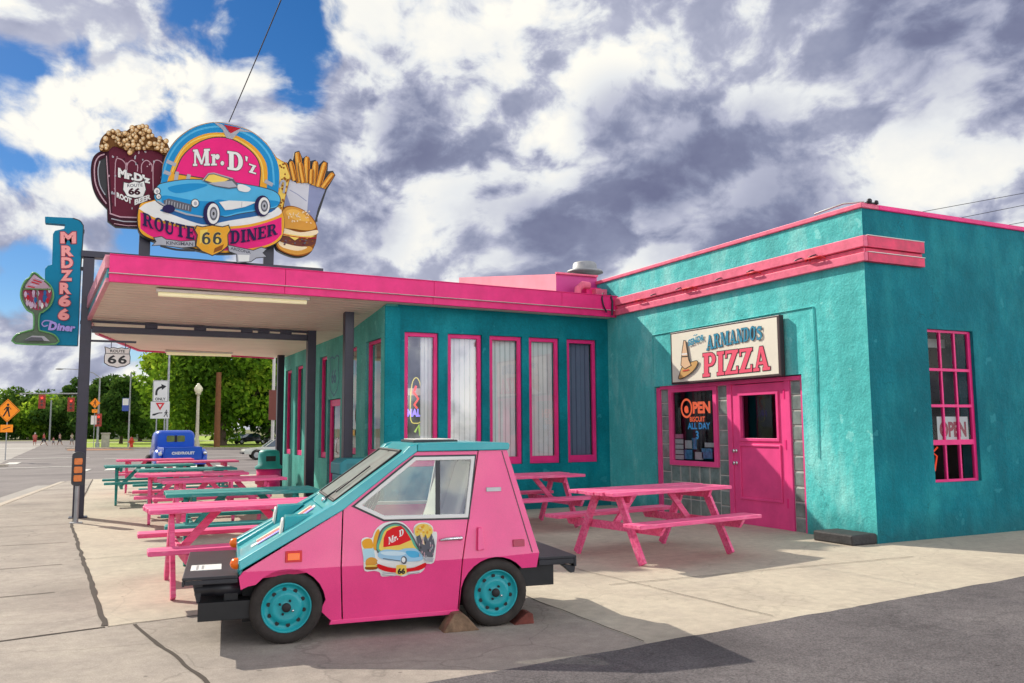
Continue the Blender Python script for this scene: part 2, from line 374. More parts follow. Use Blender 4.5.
def stroke(pts, w):
    """outline polygon of a thick open polyline"""
    L = []; Rr = []
    for i, p in enumerate(pts):
        a = Vector(pts[max(i-1, 0)]); b = Vector(pts[min(i+1, len(pts)-1)]); d = (b-a).normalized(); nrm = Vector((-d.y, d.x))
        ww = w[i] if isinstance(w, (list, tuple)) else w
        L.append(tuple(Vector(p)+nrm*ww/2)); Rr.append(tuple(Vector(p)-nrm*ww/2))
    return L+Rr[::-1]

# ------------------------------------------------------------------ lettering
_fc = {}
def sans(txt, bold=0.0, spacing=1.0):
    """built-in letter outlines as (verts, faces, width); cap height 1"""
    k = (txt, bold, spacing)
    if k in _fc: return _fc[k]
    cu = bpy.data.curves.new('lettering', 'FONT'); cu.body = txt; cu.offset = bold; cu.resolution_u = 3; cu.space_character = spacing
    ob = bpy.data.objects.new('lettering', cu)
    me = bpy.data.meshes.new_from_object(ob)
    vs = [(v.co.x, v.co.y) for v in me.vertices]; fs = [tuple(p.vertices) for p in me.polygons]
    bpy.data.objects.remove(ob); bpy.data.curves.remove(cu); bpy.data.meshes.remove(me)
    x0 = min(v[0] for v in vs); x1 = max(v[0] for v in vs); H = .729+2*bold
    vs = [((x-x0)/H, (y+bold)/H) for x, y in vs]
    _fc[k] = (vs, fs, (x1-x0)/H); return _fc[k]

def glyph(ch):
    """slab-serif letters: list of (outer, holes) and advance width; cap height 1"""
    t, h, e = .25, .13, .09
    def R(x0, y0, x1, y1): return ([(x0, y0), (x1, y0), (x1, y1), (x0, y1)], [])
    def stem(x, w=t, y0=0, y1=1, s=1, sb=1): 
        out = [R(x, y0, x+w, y1)]
        if sb: out.append(R(x-e, 0, x+w+e, h))
        if s: out.append(R(x-e, y1-h, x+w+e, y1))
        return out
    def half(x, cy, rx, ry, th, ti):
        o = [(x, cy-ry)]+ell(x+.12, cy, rx-.12, ry, -90, 90, 12)+[(x, cy+ry)]
        i = [(x, cy-ry+ti)]+ell(x+.10, cy, rx-.10-th, ry-ti, -90, 90, 12)+[(x, cy+ry-ti)]
        return (o+i[::-1], [])
    if ch == 'I': return stem(e), t+2*e
    if ch == 'O': return [(ell(.42, .5, .42, .52, n=28), [ell(.42, .5, .18, .39, n=28)])], .84
    if ch == 'D': return stem(e)+[half(e+t-.02, .5, .52, .5, .24, h)], .88
    if ch == 'P': return stem(e)+[half(e+t-.02, .71, .45, .29, .21, .11)], .8
    if ch == 'R': return stem(e)+[half(e+t-.02, .73, .45, .27, .21, .11), ([(.42, .5), (.64, .5), (.86, .1), (.95, .1), (.95, 0), (.66, 0)], [])], .95
    if ch == 'B': return stem(e)+[half(e+t-.02, .745, .42, .255, .20, .11), half(e+t-.02, .27, .48, .27, .22, .11)], .84
    if ch == 'E': return stem(e, s=0, sb=0)+[R(0, 0, .72, h), R(0, 1-h, .72, 1), R(e+t-.02, .44, .58, .56), R(.62, .05, .72, .3), R(.62, .7, .72, .95), R(.5, .36, .58, .64)], .76
    if ch == 'U': return stem(e, y0=.32, sb=0)+stem(.62, w=.14, y0=.32, sb=0)+[(ell(.425, .34, .335, .36, 180, 360, 16)+ell(.44, .36, .18, .22, 360, 180, 16), [])], .9
    if ch == 'T': return stem(.31, s=0)+[R(0, 1-h, .87, 1), R(0, .68, .09, .95), R(.78, .68, .87, .95)], .87
    if ch == 'N': return stem(e, w=.12)+[R(.72, 0, .84, 1), R(.64, 1-h, .92, 1), ([(0.02, 1), (.30, 1), (.84, 0), (.58, 0)], [])], .92
    if ch == 'M': return stem(e, w=.13)+stem(.88, w=t)+[([(.05, 1), (.33, 1), (.68, .22), (.56, .08)], []), ([(.56, .08), (.68, .08), (1.02, 1), (.86, 1)], [])], 1.25
    if ch == 'A': return [([(.38, 1), (.56, 1), (.92, 0), (.66, 0)], []), ([(.36, 1), (.5, 1), (.24, 0), (.1, 0)], []), R(.24, .26, .72, .38), R(0, 0, .36, h), R(.56, 0, 1.0, h)], 1.0
    if ch == 'Z': return [R(0, 0, .78, h), R(0.02, 1-h, .78, 1), ([(.5, 1), (.78, 1), (.27, 0), (0, 0)], []), R(.68, .04, .78, .3), R(.02, .7, .12, .96)], .80
    if ch == 'S':
        c = spline([(.60, .72), (.56, .86), (.36, .92), (.17, .84), (.17, .66), (.38, .54), (.58, .40), (.60, .2), (.38, .08), (.15, .15), (.1, .32)], 4, False)
        return [(stroke(c, [.10+.12*sin(pi*i/(len(c)-1)) for i in range(len(c))]), []), R(.56, .66, .66, .98), R(.04, .02, .14, .36)], .74
    if ch == '6':
        c = spline([(.66, .82), (.56, .92), (.40, .93), (.24, .80), (.17, .55), (.17, .34)], 5, False)
        return [(ell(.42, .32, .36, .34, n=24), [ell(.42, .31, .14, .20, n=24)]), (stroke(c, .2), [])], .84
    if ch == 'r': return [R(.08, 0, .30, .66), R(0, 0, .42, .11), R(0, .56, .2, .66), (ell(.46, .5, .16, .16, n=14), []), ([(.28, .40), (.42, .56), (.38, .64), (.28, .56)], [])], .62
    if ch == 'z': return [R(0, 0, .5, .1), R(0, .5, .5, .6), ([(.3, .6), (.5, .6), (.2, 0), (0, 0)], [])], .54
    if ch == "'": return [([(.05, 1), (.25, 1), (.18, .68), (.10, .68)], [])], .28
    if ch == '.': return [(ell(.14, .12, .13, .13, n=14), [])], .30
    if ch == ' ': return [], .4
    vs, fs, w = sans(ch, .03)
    return [([vs[i] for i in f], []) for f in fs], w
def slab_layout(txt, gap=.06):
    out = []; x = 0
    for ch in txt:
        g, w = glyph(ch)
        for o, hs in g: out.append(([(u+x, v) for u, v in o], [[(u+x, v) for u, v in hh] for hh in hs]))
        x += w+gap
    return out, x-gap
setup_mats()
# ------------------------------------------------------------------ camera, sun, sky
def make_camera():
    cd = bpy.data.cameras.new('camera'); co = bpy.data.objects.new('camera', cd); COL.objects.link(co)
    cd.sensor_width = 36; cd.lens = FPX/1024*36; cd.clip_end = 5000; cd.clip_start = .05
    B = -_F
    co.matrix_world = Matrix(((_R.x, _U.x, B.x, CAM.x), (_R.y, _U.y, B.y, CAM.y), (_R.z, _U.z, B.z, CAM.z), (0, 0, 0, 1)))
    scene.camera = co
make_camera()
SUNV = Vector((.52, -1, -.79)).normalized()
def make_sun():
    l = bpy.data.lights.new('sun', 'SUN'); l.energy = 5.0; l.angle = radians(.5); l.color = (1, .93, .80)
    o = bpy.data.objects.new('sun', l); COL.objects.link(o); o.rotation_euler = SUNV.to_track_quat('-Z', 'Y').to_euler(); o.location = (-20, 40, 30)
make_sun()
scene.view_settings.view_transform = 'Standard'; scene.view_settings.look = 'None'; scene.view_settings.exposure = 0

def make_world():
    w = bpy.data.worlds.new('World'); scene.world = w; w.use_nodes = True
    nt = w.node_tree; nd = nt.nodes; lk = nt.links; nd.clear()
    def N(t, **k):
        n = nd.new(t)
        for a, v in k.items(): setattr(n, a, v)
        return n
    def math_(op, a, b=None, c=None, clamp=False):
        n = N('ShaderNodeMath', operation=op); n.use_clamp = clamp
        for i, x in enumerate((a, b, c)):
            if x is None: continue
            if isinstance(x, (int, float)): n.inputs[i].default_value = x
            else: lk.new(x, n.inputs[i])
        return n.outputs[0]
    def vmath(op, a, b=None, out=0):
        n = N('ShaderNodeVectorMath', operation=op)
        for i, x in enumerate((a, b)):
            if x is None: continue
            if isinstance(x, (tuple, list, Vector)): n.inputs[i].default_value = tuple(x)
            else: lk.new(x, n.inputs[i])
        return n.outputs[out]
    def mapr(x, a, b, c=0, d=1, smooth=True):
        n = N('ShaderNodeMapRange'); n.interpolation_type = 'SMOOTHSTEP' if smooth else 'LINEAR'
        lk.new(x, n.inputs['Value'])
        for nm, v in zip(('From Min', 'From Max', 'To Min', 'To Max'), (a, b, c, d)): n.inputs[nm].default_value = v
        return n.outputs[0]
    def mixc(f, a, b):
        n = N('ShaderNodeMix', data_type='RGBA')
        if isinstance(f, (int, float)): n.inputs['Factor'].default_value = f
        else: lk.new(f, n.inputs['Factor'])
        for s, x in (('A', a), ('B', b)):
            if isinstance(x, tuple): n.inputs[s].default_value = (*x, 1)
            else: lk.new(x, n.inputs[s])
        return n.outputs['Result']
    sky = N('ShaderNodeTexSky', sky_type='NISHITA'); sky.sun_disc = False
    el = math.asin(-SUNV.z); sky.sun_elevation = el; sky.sun_rotation = atan2(-SUNV.x, -SUNV.y)
    sky.altitude = 1000; sky.air_density = 1.0; sky.dust_density = .3; sky.ozone_density = 3
    hs = N('ShaderNodeHueSaturation'); hs.inputs['Saturation'].default_value = 1.35; hs.inputs['Hue'].default_value = .505; hs.inputs['Value'].default_value = 1.0
    lk.new(sky.outputs['Color'], hs.inputs['Color'])
    tc = N('ShaderNodeTexCoord'); D = vmath('NORMALIZE', tc.outputs['Generated'])
    sp = N('ShaderNodeSeparateXYZ'); lk.new(D, sp.inputs[0])
    # clouds live on the dome of directions, flattened a little toward the horizon
    cb = N('ShaderNodeCombineXYZ'); lk.new(sp.outputs['X'], cb.inputs[0]); lk.new(sp.outputs['Y'], cb.inputs[1])
    lk.new(math_('MULTIPLY', sp.outputs['Z'], 1.35), cb.inputs[2])
    P = cb.outputs[0]
    def fbm(vec, scale, detail, rough, dist=0.0, lac=2.0):
        n = N('ShaderNodeTexNoise'); n.inputs['Scale'].default_value = scale; n.inputs['Detail'].default_value = detail
        n.inputs['Roughness'].default_value = rough; n.inputs['Distortion'].default_value = dist; n.inputs['Lacunarity'].default_value = lac
        lk.new(vec, n.inputs['Vector']); return n
    # domain warp for billowy outlines
    wv = fbm(P, 3.0, 4, .5)
    P2 = vmath('ADD', P, vmath('SCALE', vmath('SUBTRACT', wv.outputs['Color'], (.5, .5, .5)), None))
    sc = P2.node.inputs[1].links[0].from_node; sc.inputs['Scale'].default_value = .17
    def lobe(px, py, r):
        c = ray(px, py).normalized()
        d = vmath('DOT_PRODUCT', D, c, out='Value')
        return mapr(d, cos(radians(r)), 1.0)
    def billow(vec):
        a = fbm(vec, 4.0, 9, .57).outputs['Fac']
        v = N('ShaderNodeTexVoronoi'); v.feature = 'F1'; v.inputs['Scale'].default_value = 10.0; v.normalize = True
        v.inputs['Detail'].default_value = 2.0; v.inputs['Roughness'].default_value = .5
        lk.new(vec, v.inputs['Vector'])
        return math_('MULTIPLY_ADD', v.outputs['Distance'], -.34, math_('ADD', a, .125))
    dens = billow(P2)
    off = Vector((-.38, .42, .80))*.045
    dens2 = billow(vmath('ADD', P2, tuple(off)))
    bias = None
    for px, py, r, k in BLUE_LOBES:
        t = math_('MULTIPLY', lobe(px, py, r), k)
        bias = t if bias is None else math_('ADD', bias, t)
    dd = math_('ADD', dens, bias)
    cover = mapr(dd, .41, .50)
    # shading: sun side bright, far side and thick parts dark
    lit = math_('SUBTRACT', dens, dens2)
    litn = mapr(lit, -.07, .085)
    thick = mapr(dd, .45, .82)
    dark = None
    for px, py, r, k in DARK_LOBES:
        t = math_('MULTIPLY', lobe(px, py, r), k)
        dark = t if dark is None else math_('ADD', dark, t)
    big = fbm(P, 3.4, 6, .6).outputs['Fac']
    bign = mapr(big, .38, .66)
    sh = math_('ADD', math_('MULTIPLY', litn, .66), math_('MULTIPLY', bign, .30))
    sh = math_('SUBTRACT', sh, math_('MULTIPLY', thick, .10))
    sh = math_('ADD', sh, .235, clamp=True)
    sh = math_('MULTIPLY', sh, math_('MULTIPLY_ADD', math_('MULTIPLY', dark, math_('MULTIPLY_ADD', big, -.8, 1.35)), -1.25, 1.0), clamp=True)
    rp = N('ShaderNodeValToRGB'); e = rp.color_ramp.elements
    e[0].position = 0.0; e[0].color = (.12, .13, .235, 1)
    e[1].position = 1.0; e[1].color = (1.0, .97, .88, 1)
    for p, c in ((.22, (.25, .275, .40, 1)), (.45, (.46, .48, .60, 1)), (.70, (.78, .80, .82, 1))):
        k = e.new(p); k.color = c
    lk.new(sh, rp.inputs['Fac'])
    ccol = rp.outputs['Color']
    # haze toward the horizon
    hz = mapr(sp.outputs['Z'], .0, .16, 1, 0)
    bg1 = N('ShaderNodeBackground'); bg1.inputs['Strength'].default_value = SKY_STRENGTH
    skyc = mixc(math_('MULTIPLY', hz, .25), hs.outputs['Color'], (6.5, 8.0, 9.0))
    lk.new(skyc, bg1.inputs['Color'])
    bg2 = N('ShaderNodeBackground'); lk.new(mapr(vmath('DOT_PRODUCT', D, tuple(-SUNV), out='Value'), -.85, -.15, CLOUD_FILL, CLOUD_STRENGTH), bg2.inputs['Strength']); lk.new(ccol, bg2.inputs['Color'])  # unseen clouds opposite the sun boosted as added fill light
    ms = N('ShaderNodeMixShader'); lk.new(cover, ms.inputs[0]); lk.new(bg1.outputs[0], ms.inputs[1]); lk.new(bg2.outputs[0], ms.inputs[2])
    out = N('ShaderNodeOutputWorld'); lk.new(ms.outputs[0], out.inputs[0])
SKY_STRENGTH = .092; CLOUD_STRENGTH = 1.05; CLOUD_FILL = 4.5
BLUE_LOBES = [(50, 195, 12, -.19), (20, 110, 7, -.05), (150, 75, 6, -.13), (300, 62, 6, -.20), (190, 30, 5, -.06), (215, 95, 6, .08), (30, 350, 8, -.10), (700, 150, 24, .16), (880, 60, 22, .16), (480, 200, 18, .16), (400, 60, 9, .05), (60, 50, 8, .10), (190, 110, 7, .10), (25, 300, 8, .15), (70, 375, 6, .10), (40, 30, 8, .12), (95, 110, 4, .10), (15, 170, 5, .06), (560, 10, 5, -.08), (420, 120, 8, .10)]
DARK_LOBES = [(640, 150, 6, .34), (735, 215, 9, .38), (800, 25, 11, .22), (960, 30, 9, .26), (410, 128, 3.5, .35), (500, 240, 6, .25), (800, 250, 7, .30), (570, 240, 5, .28), (370, 240, 4, .3), (610, 105, 3.5, .22)]
make_world()
# ------------------------------------------------------------------ ground
def sheet(name, poly, zoff, m, step=4.0, skirt=0.0):
    """flat sheet following the fall of the terrain; poly in world x, y"""
    bm = bmesh.new()
    vs = [bm.verts.new((x, y, 0)) for x, y in poly]; bm.faces.new(vs)
    y0 = min(p[1] for p in poly); y1 = max(p[1] for p in poly)
    for yc in (12, 17, 22, 27, 32, 37, 42, 47, 52):
        if y0 < yc < y1:
            bmesh.ops.bisect_plane(bm, geom=bm.verts[:]+bm.edges[:]+bm.faces[:], plane_co=(0, yc, 0), plane_no=(0, 1, 0))
    if skirt:
        r = bmesh.ops.extrude_edge_only(bm, edges=[e for e in bm.edges if e.is_boundary])
        low = {v for v in r['geom'] if isinstance(v, bmesh.types.BMVert)}
    else: low = set()
    for v in bm.verts: v.co.z = ground_z(v.co.y)+zoff-(skirt if v in low else 0)
    bmesh.ops.recalc_face_normals(bm, faces=bm.faces)
    me = bpy.data.meshes.new(name); bm.to_mesh(me); bm.free(); me.materials.append(m)
    o = bpy.data.objects.new(name, me); COL.objects.link(o); return struct(o)

def ground_mat(name, c0, c1, c2, rough=.85, big=.5, fine=140, finek=.25, stain=.4, staincol=(.05, .045, .04), bump=.35, cracks=0.0, spots=.0):
    m = bpy.data.materials.new(name); m.use_nodes = True
    nt = m.node_tree; nd = nt.nodes; lk = nt.links; b = nd['Principled BSDF']
    tc = nd.new('ShaderNodeTexCoord')
    def noise(s, d, r, loc=(0, 0, 0)):
        mp = nd.new('ShaderNodeMapping'); mp.inputs['Location'].default_value = loc; lk.new(tc.outputs['Object'], mp.inputs['Vector'])
        n = nd.new('ShaderNodeTexNoise'); n.inputs['Scale'].default_value = s; n.inputs['Detail'].default_value = d; n.inputs['Roughness'].default_value = r
        lk.new(mp.outputs['Vector'], n.inputs['Vector']); return n.outputs['Fac']
    def mr(x, a, bb, c, d):
        n = nd.new('ShaderNodeMapRange'); lk.new(x, n.inputs['Value'])
        for nm, v in zip(('From Min', 'From Max', 'To Min', 'To Max'), (a, bb, c, d)): n.inputs[nm].default_value = v
        return n.outputs['Result']
    def mix(f, a, bb, mode='MIX'):
        n = nd.new('ShaderNodeMix'); n.data_type = 'RGBA'; n.blend_type = mode
        if isinstance(f, float): n.inputs['Factor'].default_value = f
        else: lk.new(f, n.inputs['Factor'])
        for s, x in (('A', a), ('B', bb)):
            if isinstance(x, tuple): n.inputs[s].default_value = (*x, 1)
            else: lk.new(x, n.inputs[s])
        return n.outputs['Result']
    r = nd.new('ShaderNodeValToRGB'); e = r.color_ramp.elements
    e[0].position = .30; e[0].color = (*c0, 1); e[1].position = .72; e[1].color = (*c2, 1); k = e.new(.5); k.color = (*c1, 1)
    lk.new(noise(big, 9, .66), r.inputs['Fac'])
    col = mix(1.0, r.outputs['Color'], mr(noise(fine, 3, .7, (5, 3, 1)), .3, .7, 1-finek, 1+finek), 'MULTIPLY')
    col = mix(1.0, col, mr(noise(9, 6, .7, (2, 8, 1)), .3, .7, .86, 1.12), 'MULTIPLY')
    col = mix(mr(noise(1.1, 10, .72, (11, 4, 0)), .55, .78, 0, stain), col, staincol)
    vs_ = nd.new('ShaderNodeTexVoronoi'); vs_.inputs['Scale'].default_value = 2.6; lk.new(tc.outputs['Object'], vs_.inputs['Vector'])
    col = mix(mr(vs_.outputs['Distance'], .035, .055, spots, 0), col, tuple(c*.35 for c in c0))
    vo2 = nd.new('ShaderNodeTexVoronoi'); vo2.inputs['Scale'].default_value = .45; wn2 = nd.new('ShaderNodeTexNoise'); wn2.inputs['Scale'].default_value = 3; wn2.inputs['Detail'].default_value = 6; lk.new(tc.outputs['Object'], wn2.inputs['Vector'])
    wa2 = nd.new('ShaderNodeMix'); wa2.data_type = 'RGBA'; wa2.blend_type = 'ADD'; wa2.inputs['Factor'].default_value = .5; lk.new(tc.outputs['Object'], wa2.inputs['A']); lk.new(wn2.outputs['Color'], wa2.inputs['B']); lk.new(wa2.outputs['Result'], vo2.inputs['Vector'])
    col = mix(mr(vo2.outputs['Distance'], .05, .30, spots*.75, 0), col, tuple(c*.55 for c in c0))
    if cracks:
        v = nd.new('ShaderNodeTexVoronoi'); v.feature = 'DISTANCE_TO_EDGE'; v.inputs['Scale'].default_value = .55
        wn = nd.new('ShaderNodeTexNoise'); wn.inputs['Scale'].default_value = 2.5; wn.inputs['Detail'].default_value = 8; lk.new(tc.outputs['Object'], wn.inputs['Vector'])
        wa = nd.new('ShaderNodeMix'); wa.data_type = 'RGBA'; wa.blend_type = 'ADD'; wa.inputs['Factor'].default_value = .35
        lk.new(tc.outputs['Object'], wa.inputs['A']); lk.new(wn.outputs['Color'], wa.inputs['B']); lk.new(wa.outputs['Result'], v.inputs['Vector'])
        col = mix(mr(v.outputs['Distance'], 0.0, .006, cracks, 0), col, tuple(c*.4 for c in c0))
    lk.new(col, b.inputs['Base Color']); b.inputs['Roughness'].default_value = rough; b.inputs['Specular IOR Level'].default_value = .25
    bp = nd.new('ShaderNodeBump'); bp.inputs['Strength'].default_value = bump; bp.inputs['Distance'].default_value = .012
    lk.new(noise(fine*.7, 4, .7, (1, 1, 1)), bp.inputs['Height']); lk.new(bp.outputs['Normal'], b.inputs['Normal'])
    return m

CONC = ground_mat('concrete', (.42, .36, .295), (.52, .455, .36), (.59, .525, .415), big=.7, stain=.5, staincol=(.31, .26, .235), finek=.16, cracks=.2, spots=.55)
ASPH = ground_mat('asphalt', (.085, .075, .078), (.14, .125, .128), (.20, .18, .178), big=.5, fine=75, finek=.48, stain=.35, staincol=(.055, .05, .05), bump=.8, cracks=.3, spots=.5)
ROAD = ground_mat('road_asphalt', (.14, .12, .12), (.20, .175, .17), (.26, .23, .22), big=.25, fine=60, finek=.2, stain=.3, staincol=(.10, .09, .085))
ROADL = ground_mat('worn_road', (.28, .25, .23), (.36, .33, .30), (.42, .385, .35), big=.2, fine=40, finek=.15, stain=.3, staincol=(.22, .2, .18))
GRASSB = ground_mat('lawn_turf', (.19, .29, .02), (.30, .42, .03), (.46, .52, .06), big=.12, fine=9, finek=.4, stain=.4, staincol=(.09, .15, .01), bump=.6)
EARTH = ground_mat('dry_earth', (.12, .13, .04), (.16, .16, .06), (.21, .20, .08), big=.1, fine=3, finek=.3)
REDP = ground_mat('red_paving', (.30, .13, .07), (.38, .17, .09), (.44, .22, .12), big=.5, fine=20)
JOINT = mat('joint_filler', (.06, .045, .035), .95)
CURB = ground_mat('kerb_concrete', (.42, .36, .29), (.52, .45, .37), (.60, .53, .43), big=1.2)

kx = lambda y: -10.13+.075*(y-11.4)        # kerb line of the street on the left
PADY = 23.5
sheet('ground', [(-900, -40), (900, -40), (900, 2500), (-900, 2500)], -.16, EARTH)
sheet('street', [(-60, -30), (70, -30), (70, 86), (-60, 86)], -.14, ROAD)
sheet('sidewalk', [(kx(-13), -13), (13, -13), (13, PADY), (kx(PADY)+1.2, PADY), (kx(22.5)+.35, PADY-.35), (kx(PADY-1.4), PADY-1.4)], 0, CONC, skirt=.15)
# kerb stone along the walk, standing a little proud
cb = MB()
ys = [-13, -8, -3, 2, 7, 12, 17, 22]
for a, b in zip(ys[:-1], ys[1:]):
    cb.bar((kx(a)-.08, a+.01, ground_z(a)-.065), (kx(b)-.08, b-.01, ground_z(b)-.065), .155, .15, CURB)
struct(cb.build('kerb', bevel=.015))
gut = sheet('gutter', [(kx(-13)-.9, -13), (kx(-13)-.17, -13), (kx(23)-.17, 23), (kx(23)-.9, 23)], -.136, ROADL)
SLAB = ground_mat('old_slab', (.27, .235, .205), (.37, .32, .275), (.45, .395, .33), big=.8, stain=.55, staincol=(.20, .17, .155), finek=.2, cracks=.35, spots=.6)
sheet('sidewalk_slab', [(kx(-13)+.02, -13), (-5.2, -13), (-5.2, .10), (-8.40, -.43), (-8.83, 7.4), (-8.62, 22.5), (kx(22.5)+.02, 22.5)], .004, SLAB)
# asphalt lot in the foreground
ly = lambda x: -2.17+.095*x
edge = []
x = -9.4
while x < 13:
    edge.append((x, ly(x)+.025*mnoise.noise(Vector((x*2.3, 0, 0)))+.012*mnoise.noise(Vector((x*9, 3, 0))))); x += .12
sheet('asphalt_lot', [(-9.4, -13), (13, -13)]+edge[::-1], .008, ASPH)
# expansion joints of the walk
jb = MB()
def joint(p, q, w, wob=.012):
    p = Vector(p); q = Vector(q); L = (q-p).length; n = max(2, int(L/.12)); d = (q-p)/L; nn = Vector((-d.y, d.x))
    vs = []
    for i in range(n+1):
        c = p+d*L*i/n+nn*wob*mnoise.noise(Vector((i*.37+p.x*5, p.y*3, 0)))*2
        ww = w*(.75+.5*abs(mnoise.noise(Vector((i*.6, p.x, p.y)))))
        for s_ in (-1, 1): vs.append((c.x+nn.x*ww*s_/2, c.y+nn.y*ww*s_/2, ground_z(c.y)+.008))
    jb.add(vs, [(2*i, 2*i+1, 2*i+3, 2*i+2) for i in range(n)], JOINT)
joint((-8.83, 7.4), (-8.42, -.40), .045); joint((-8.83, 7.4), (-8.6, 23), .03)
joint((-11.1, -.98), (-8.42, -.44), .03); joint((-8.40, -.44), (-5.2, .10), .016); joint((-5.2, .10), (-5.2, -2.6), .012); joint((-8.22, -.45), (-7.8, -2.85), .03)
for y in (1.15, 2.9, 5.0, 7.4, 9.8, 12.2, 14.6, 17, 19.4): joint((kx(y)+.02, y-.12*(y < 3)), (-8.79+.0525*(7-y)*.0-.02, y+.1*(y < 3)), .02)
for y in (3.3, 7.3, 11.3, 15.3): joint((-8.7, y), (-4.4, y+.1), .012)
joint((-3.9, -2.4), (-4.6, 5.8), .010); joint((-.5, -.9), (-4.3, -.75), .012)
struct(jb.build('pavement_joint', recalc=False))
# far side: cross street, lawn, paths, markings
sheet('far_road', [(-90, 88), (75, 60), (75, 84), (-6.2, 94), (-12, 185), (-90, 185)], -.132, ROAD)
sheet('far_road_lane', [(-60, 30), (-13.5, 34), (-16, 150), (-80, 178)], -.128, ROADL)
LAWN = [(-10.4, 98), (-7, 97), (6, 85), (20, 84), (70, 80), (120, 200), (60, 250), (-14, 240), (-11, 150)]
lawn = sheet('lawn', LAWN, .02, GRASSB, skirt=.15); lawn['kind'] = 'stuff'
sheet('far_kerb', [(-11.6, 97.2), (-7, 96.1), (6, 84.2), (20, 83.2), (70, 79.2), (70, 79.9), (20, 83.9), (6, 84.9), (-7, 96.9), (-11.5, 97.9)], .03, CURB, skirt=.17)
sheet('red_path', [(-11.2, 90), (-5.0, 88), (-5.6, 95.6), (-11.4, 96.9)], -.11, REDP)
sheet('park_path', [(-10, 137), (60, 150), (60, 155), (-10, 142)], .03, CURB)
PAINT = mat('road_paint', (.62, .60, .55), .7, var=.25, vscale=3)
pb = MB()
def stripe(poly, z=-.120): pb.add([(x, y, ground_z(y)+z) for x, y in poly], [(0, 1, 2, 3)], PAINT)
for i in range(9): stripe([(-13.6-i*1.6, 53), (-12.9-i*1.6, 53), (-12.9-i*1.6, 57), (-13.6-i*1.6, 57)])
for i in range(6): stripe([(-9.5+i*1.3, 36+i*.3), (-8.9+i*1.3, 36+i*.3), (-8.7+i*1.3, 39.4+i*.3), (-9.3+i*1.3, 39.4+i*.3)])
stripe([(-30, 63.5), (-9, 64.5), (-9, 65.2), (-30, 64.2)]); stripe([(-40, 104), (-15, 106), (-15, 108), (-40, 106)])
stripe([(-14.5, 14), (-14.3, 14), (-13.2, 40), (-13.4, 40)]); stripe([(-8, 60), (20, 56), (20, 56.5), (-8, 60.5)])
stripe([(-14.0, 44), (-9.5, 45), (-9.5, 45.6), (-14, 44.6)])
struct(pb.build('road_marking', recalc=False))
# low traffic island on the far left
sheet('traffic_island', [(-30, 46.5), (-13.6, 47.8), (-13.0, 48.8), (-14, 50.2), (-30, 50.5)], .0, CURB, skirt=.16)
# ------------------------------------------------------------------ buildings
def wallfn(o, ud, nd):
    o = Vector(o); ud = Vector(ud); nd = Vector(nd)
    return lambda u, v, d: o+ud*u+nd*d+Vector((0, 0, v))
def rect(a, b, c, d): return [(a, c), (b, c), (b, d), (a, d)]

def window_unit(parent, fn, ua, ub, za, zb, fr, sill, mframe, glassm, depth=.10, name='window', blind=None, part=1.0):
    """framed pane set into a wall; fn maps (u, z, depth)"""
    f = MB(); f.plate(rect(ua+.004, ub-.004, za+.004, zb-.004), [rect(ua+fr, ub-fr, za+sill, zb-fr)], lambda u, v, d: fn(u, v, d+depth*.45), .06, mframe)
    w = f.build(name, parent, bevel=.006)
    g = MB(); g.plate(rect(ua+fr-.008, ub-fr+.008, za+sill-.008, zb-fr+.008), [], lambda u, v, d: fn(u, v, d+depth*.45+.03), 0, glassm)
    g.build('pane', w, recalc=False)
    if blind:
        b = MB(); n = max(3, int((ub-ua-2*fr)*part/.085)); wd = (ub-ua-2*fr)*part/n
        for i in range(n):
            u0 = ub-fr-wd*(i+1) if part < 1 else ua+fr+wd*i
            tilt = .012+.008*random.random()
            b.add([fn(u0+.004, za+sill, depth+.075+tilt), fn(u0+wd*1.02, za+sill, depth+.075-tilt), fn(u0+wd*1.02, zb-fr, depth+.075-tilt), fn(u0+.004, zb-fr, depth+.075+tilt)], [(0, 1, 2, 3)], blind)
            b.add([fn(u0-.006, za+sill, depth+.058), fn(u0+.008, za+sill, depth+.058), fn(u0+.008, zb-fr, depth+.058), fn(u0-.006, zb-fr, depth+.058)], [(0, 1, 2, 3)], M['blind_blue2'] if blind is M['blind_blue'] else M['blind2'])
        b.build('vertical_blind', w, recalc=False)
    return w

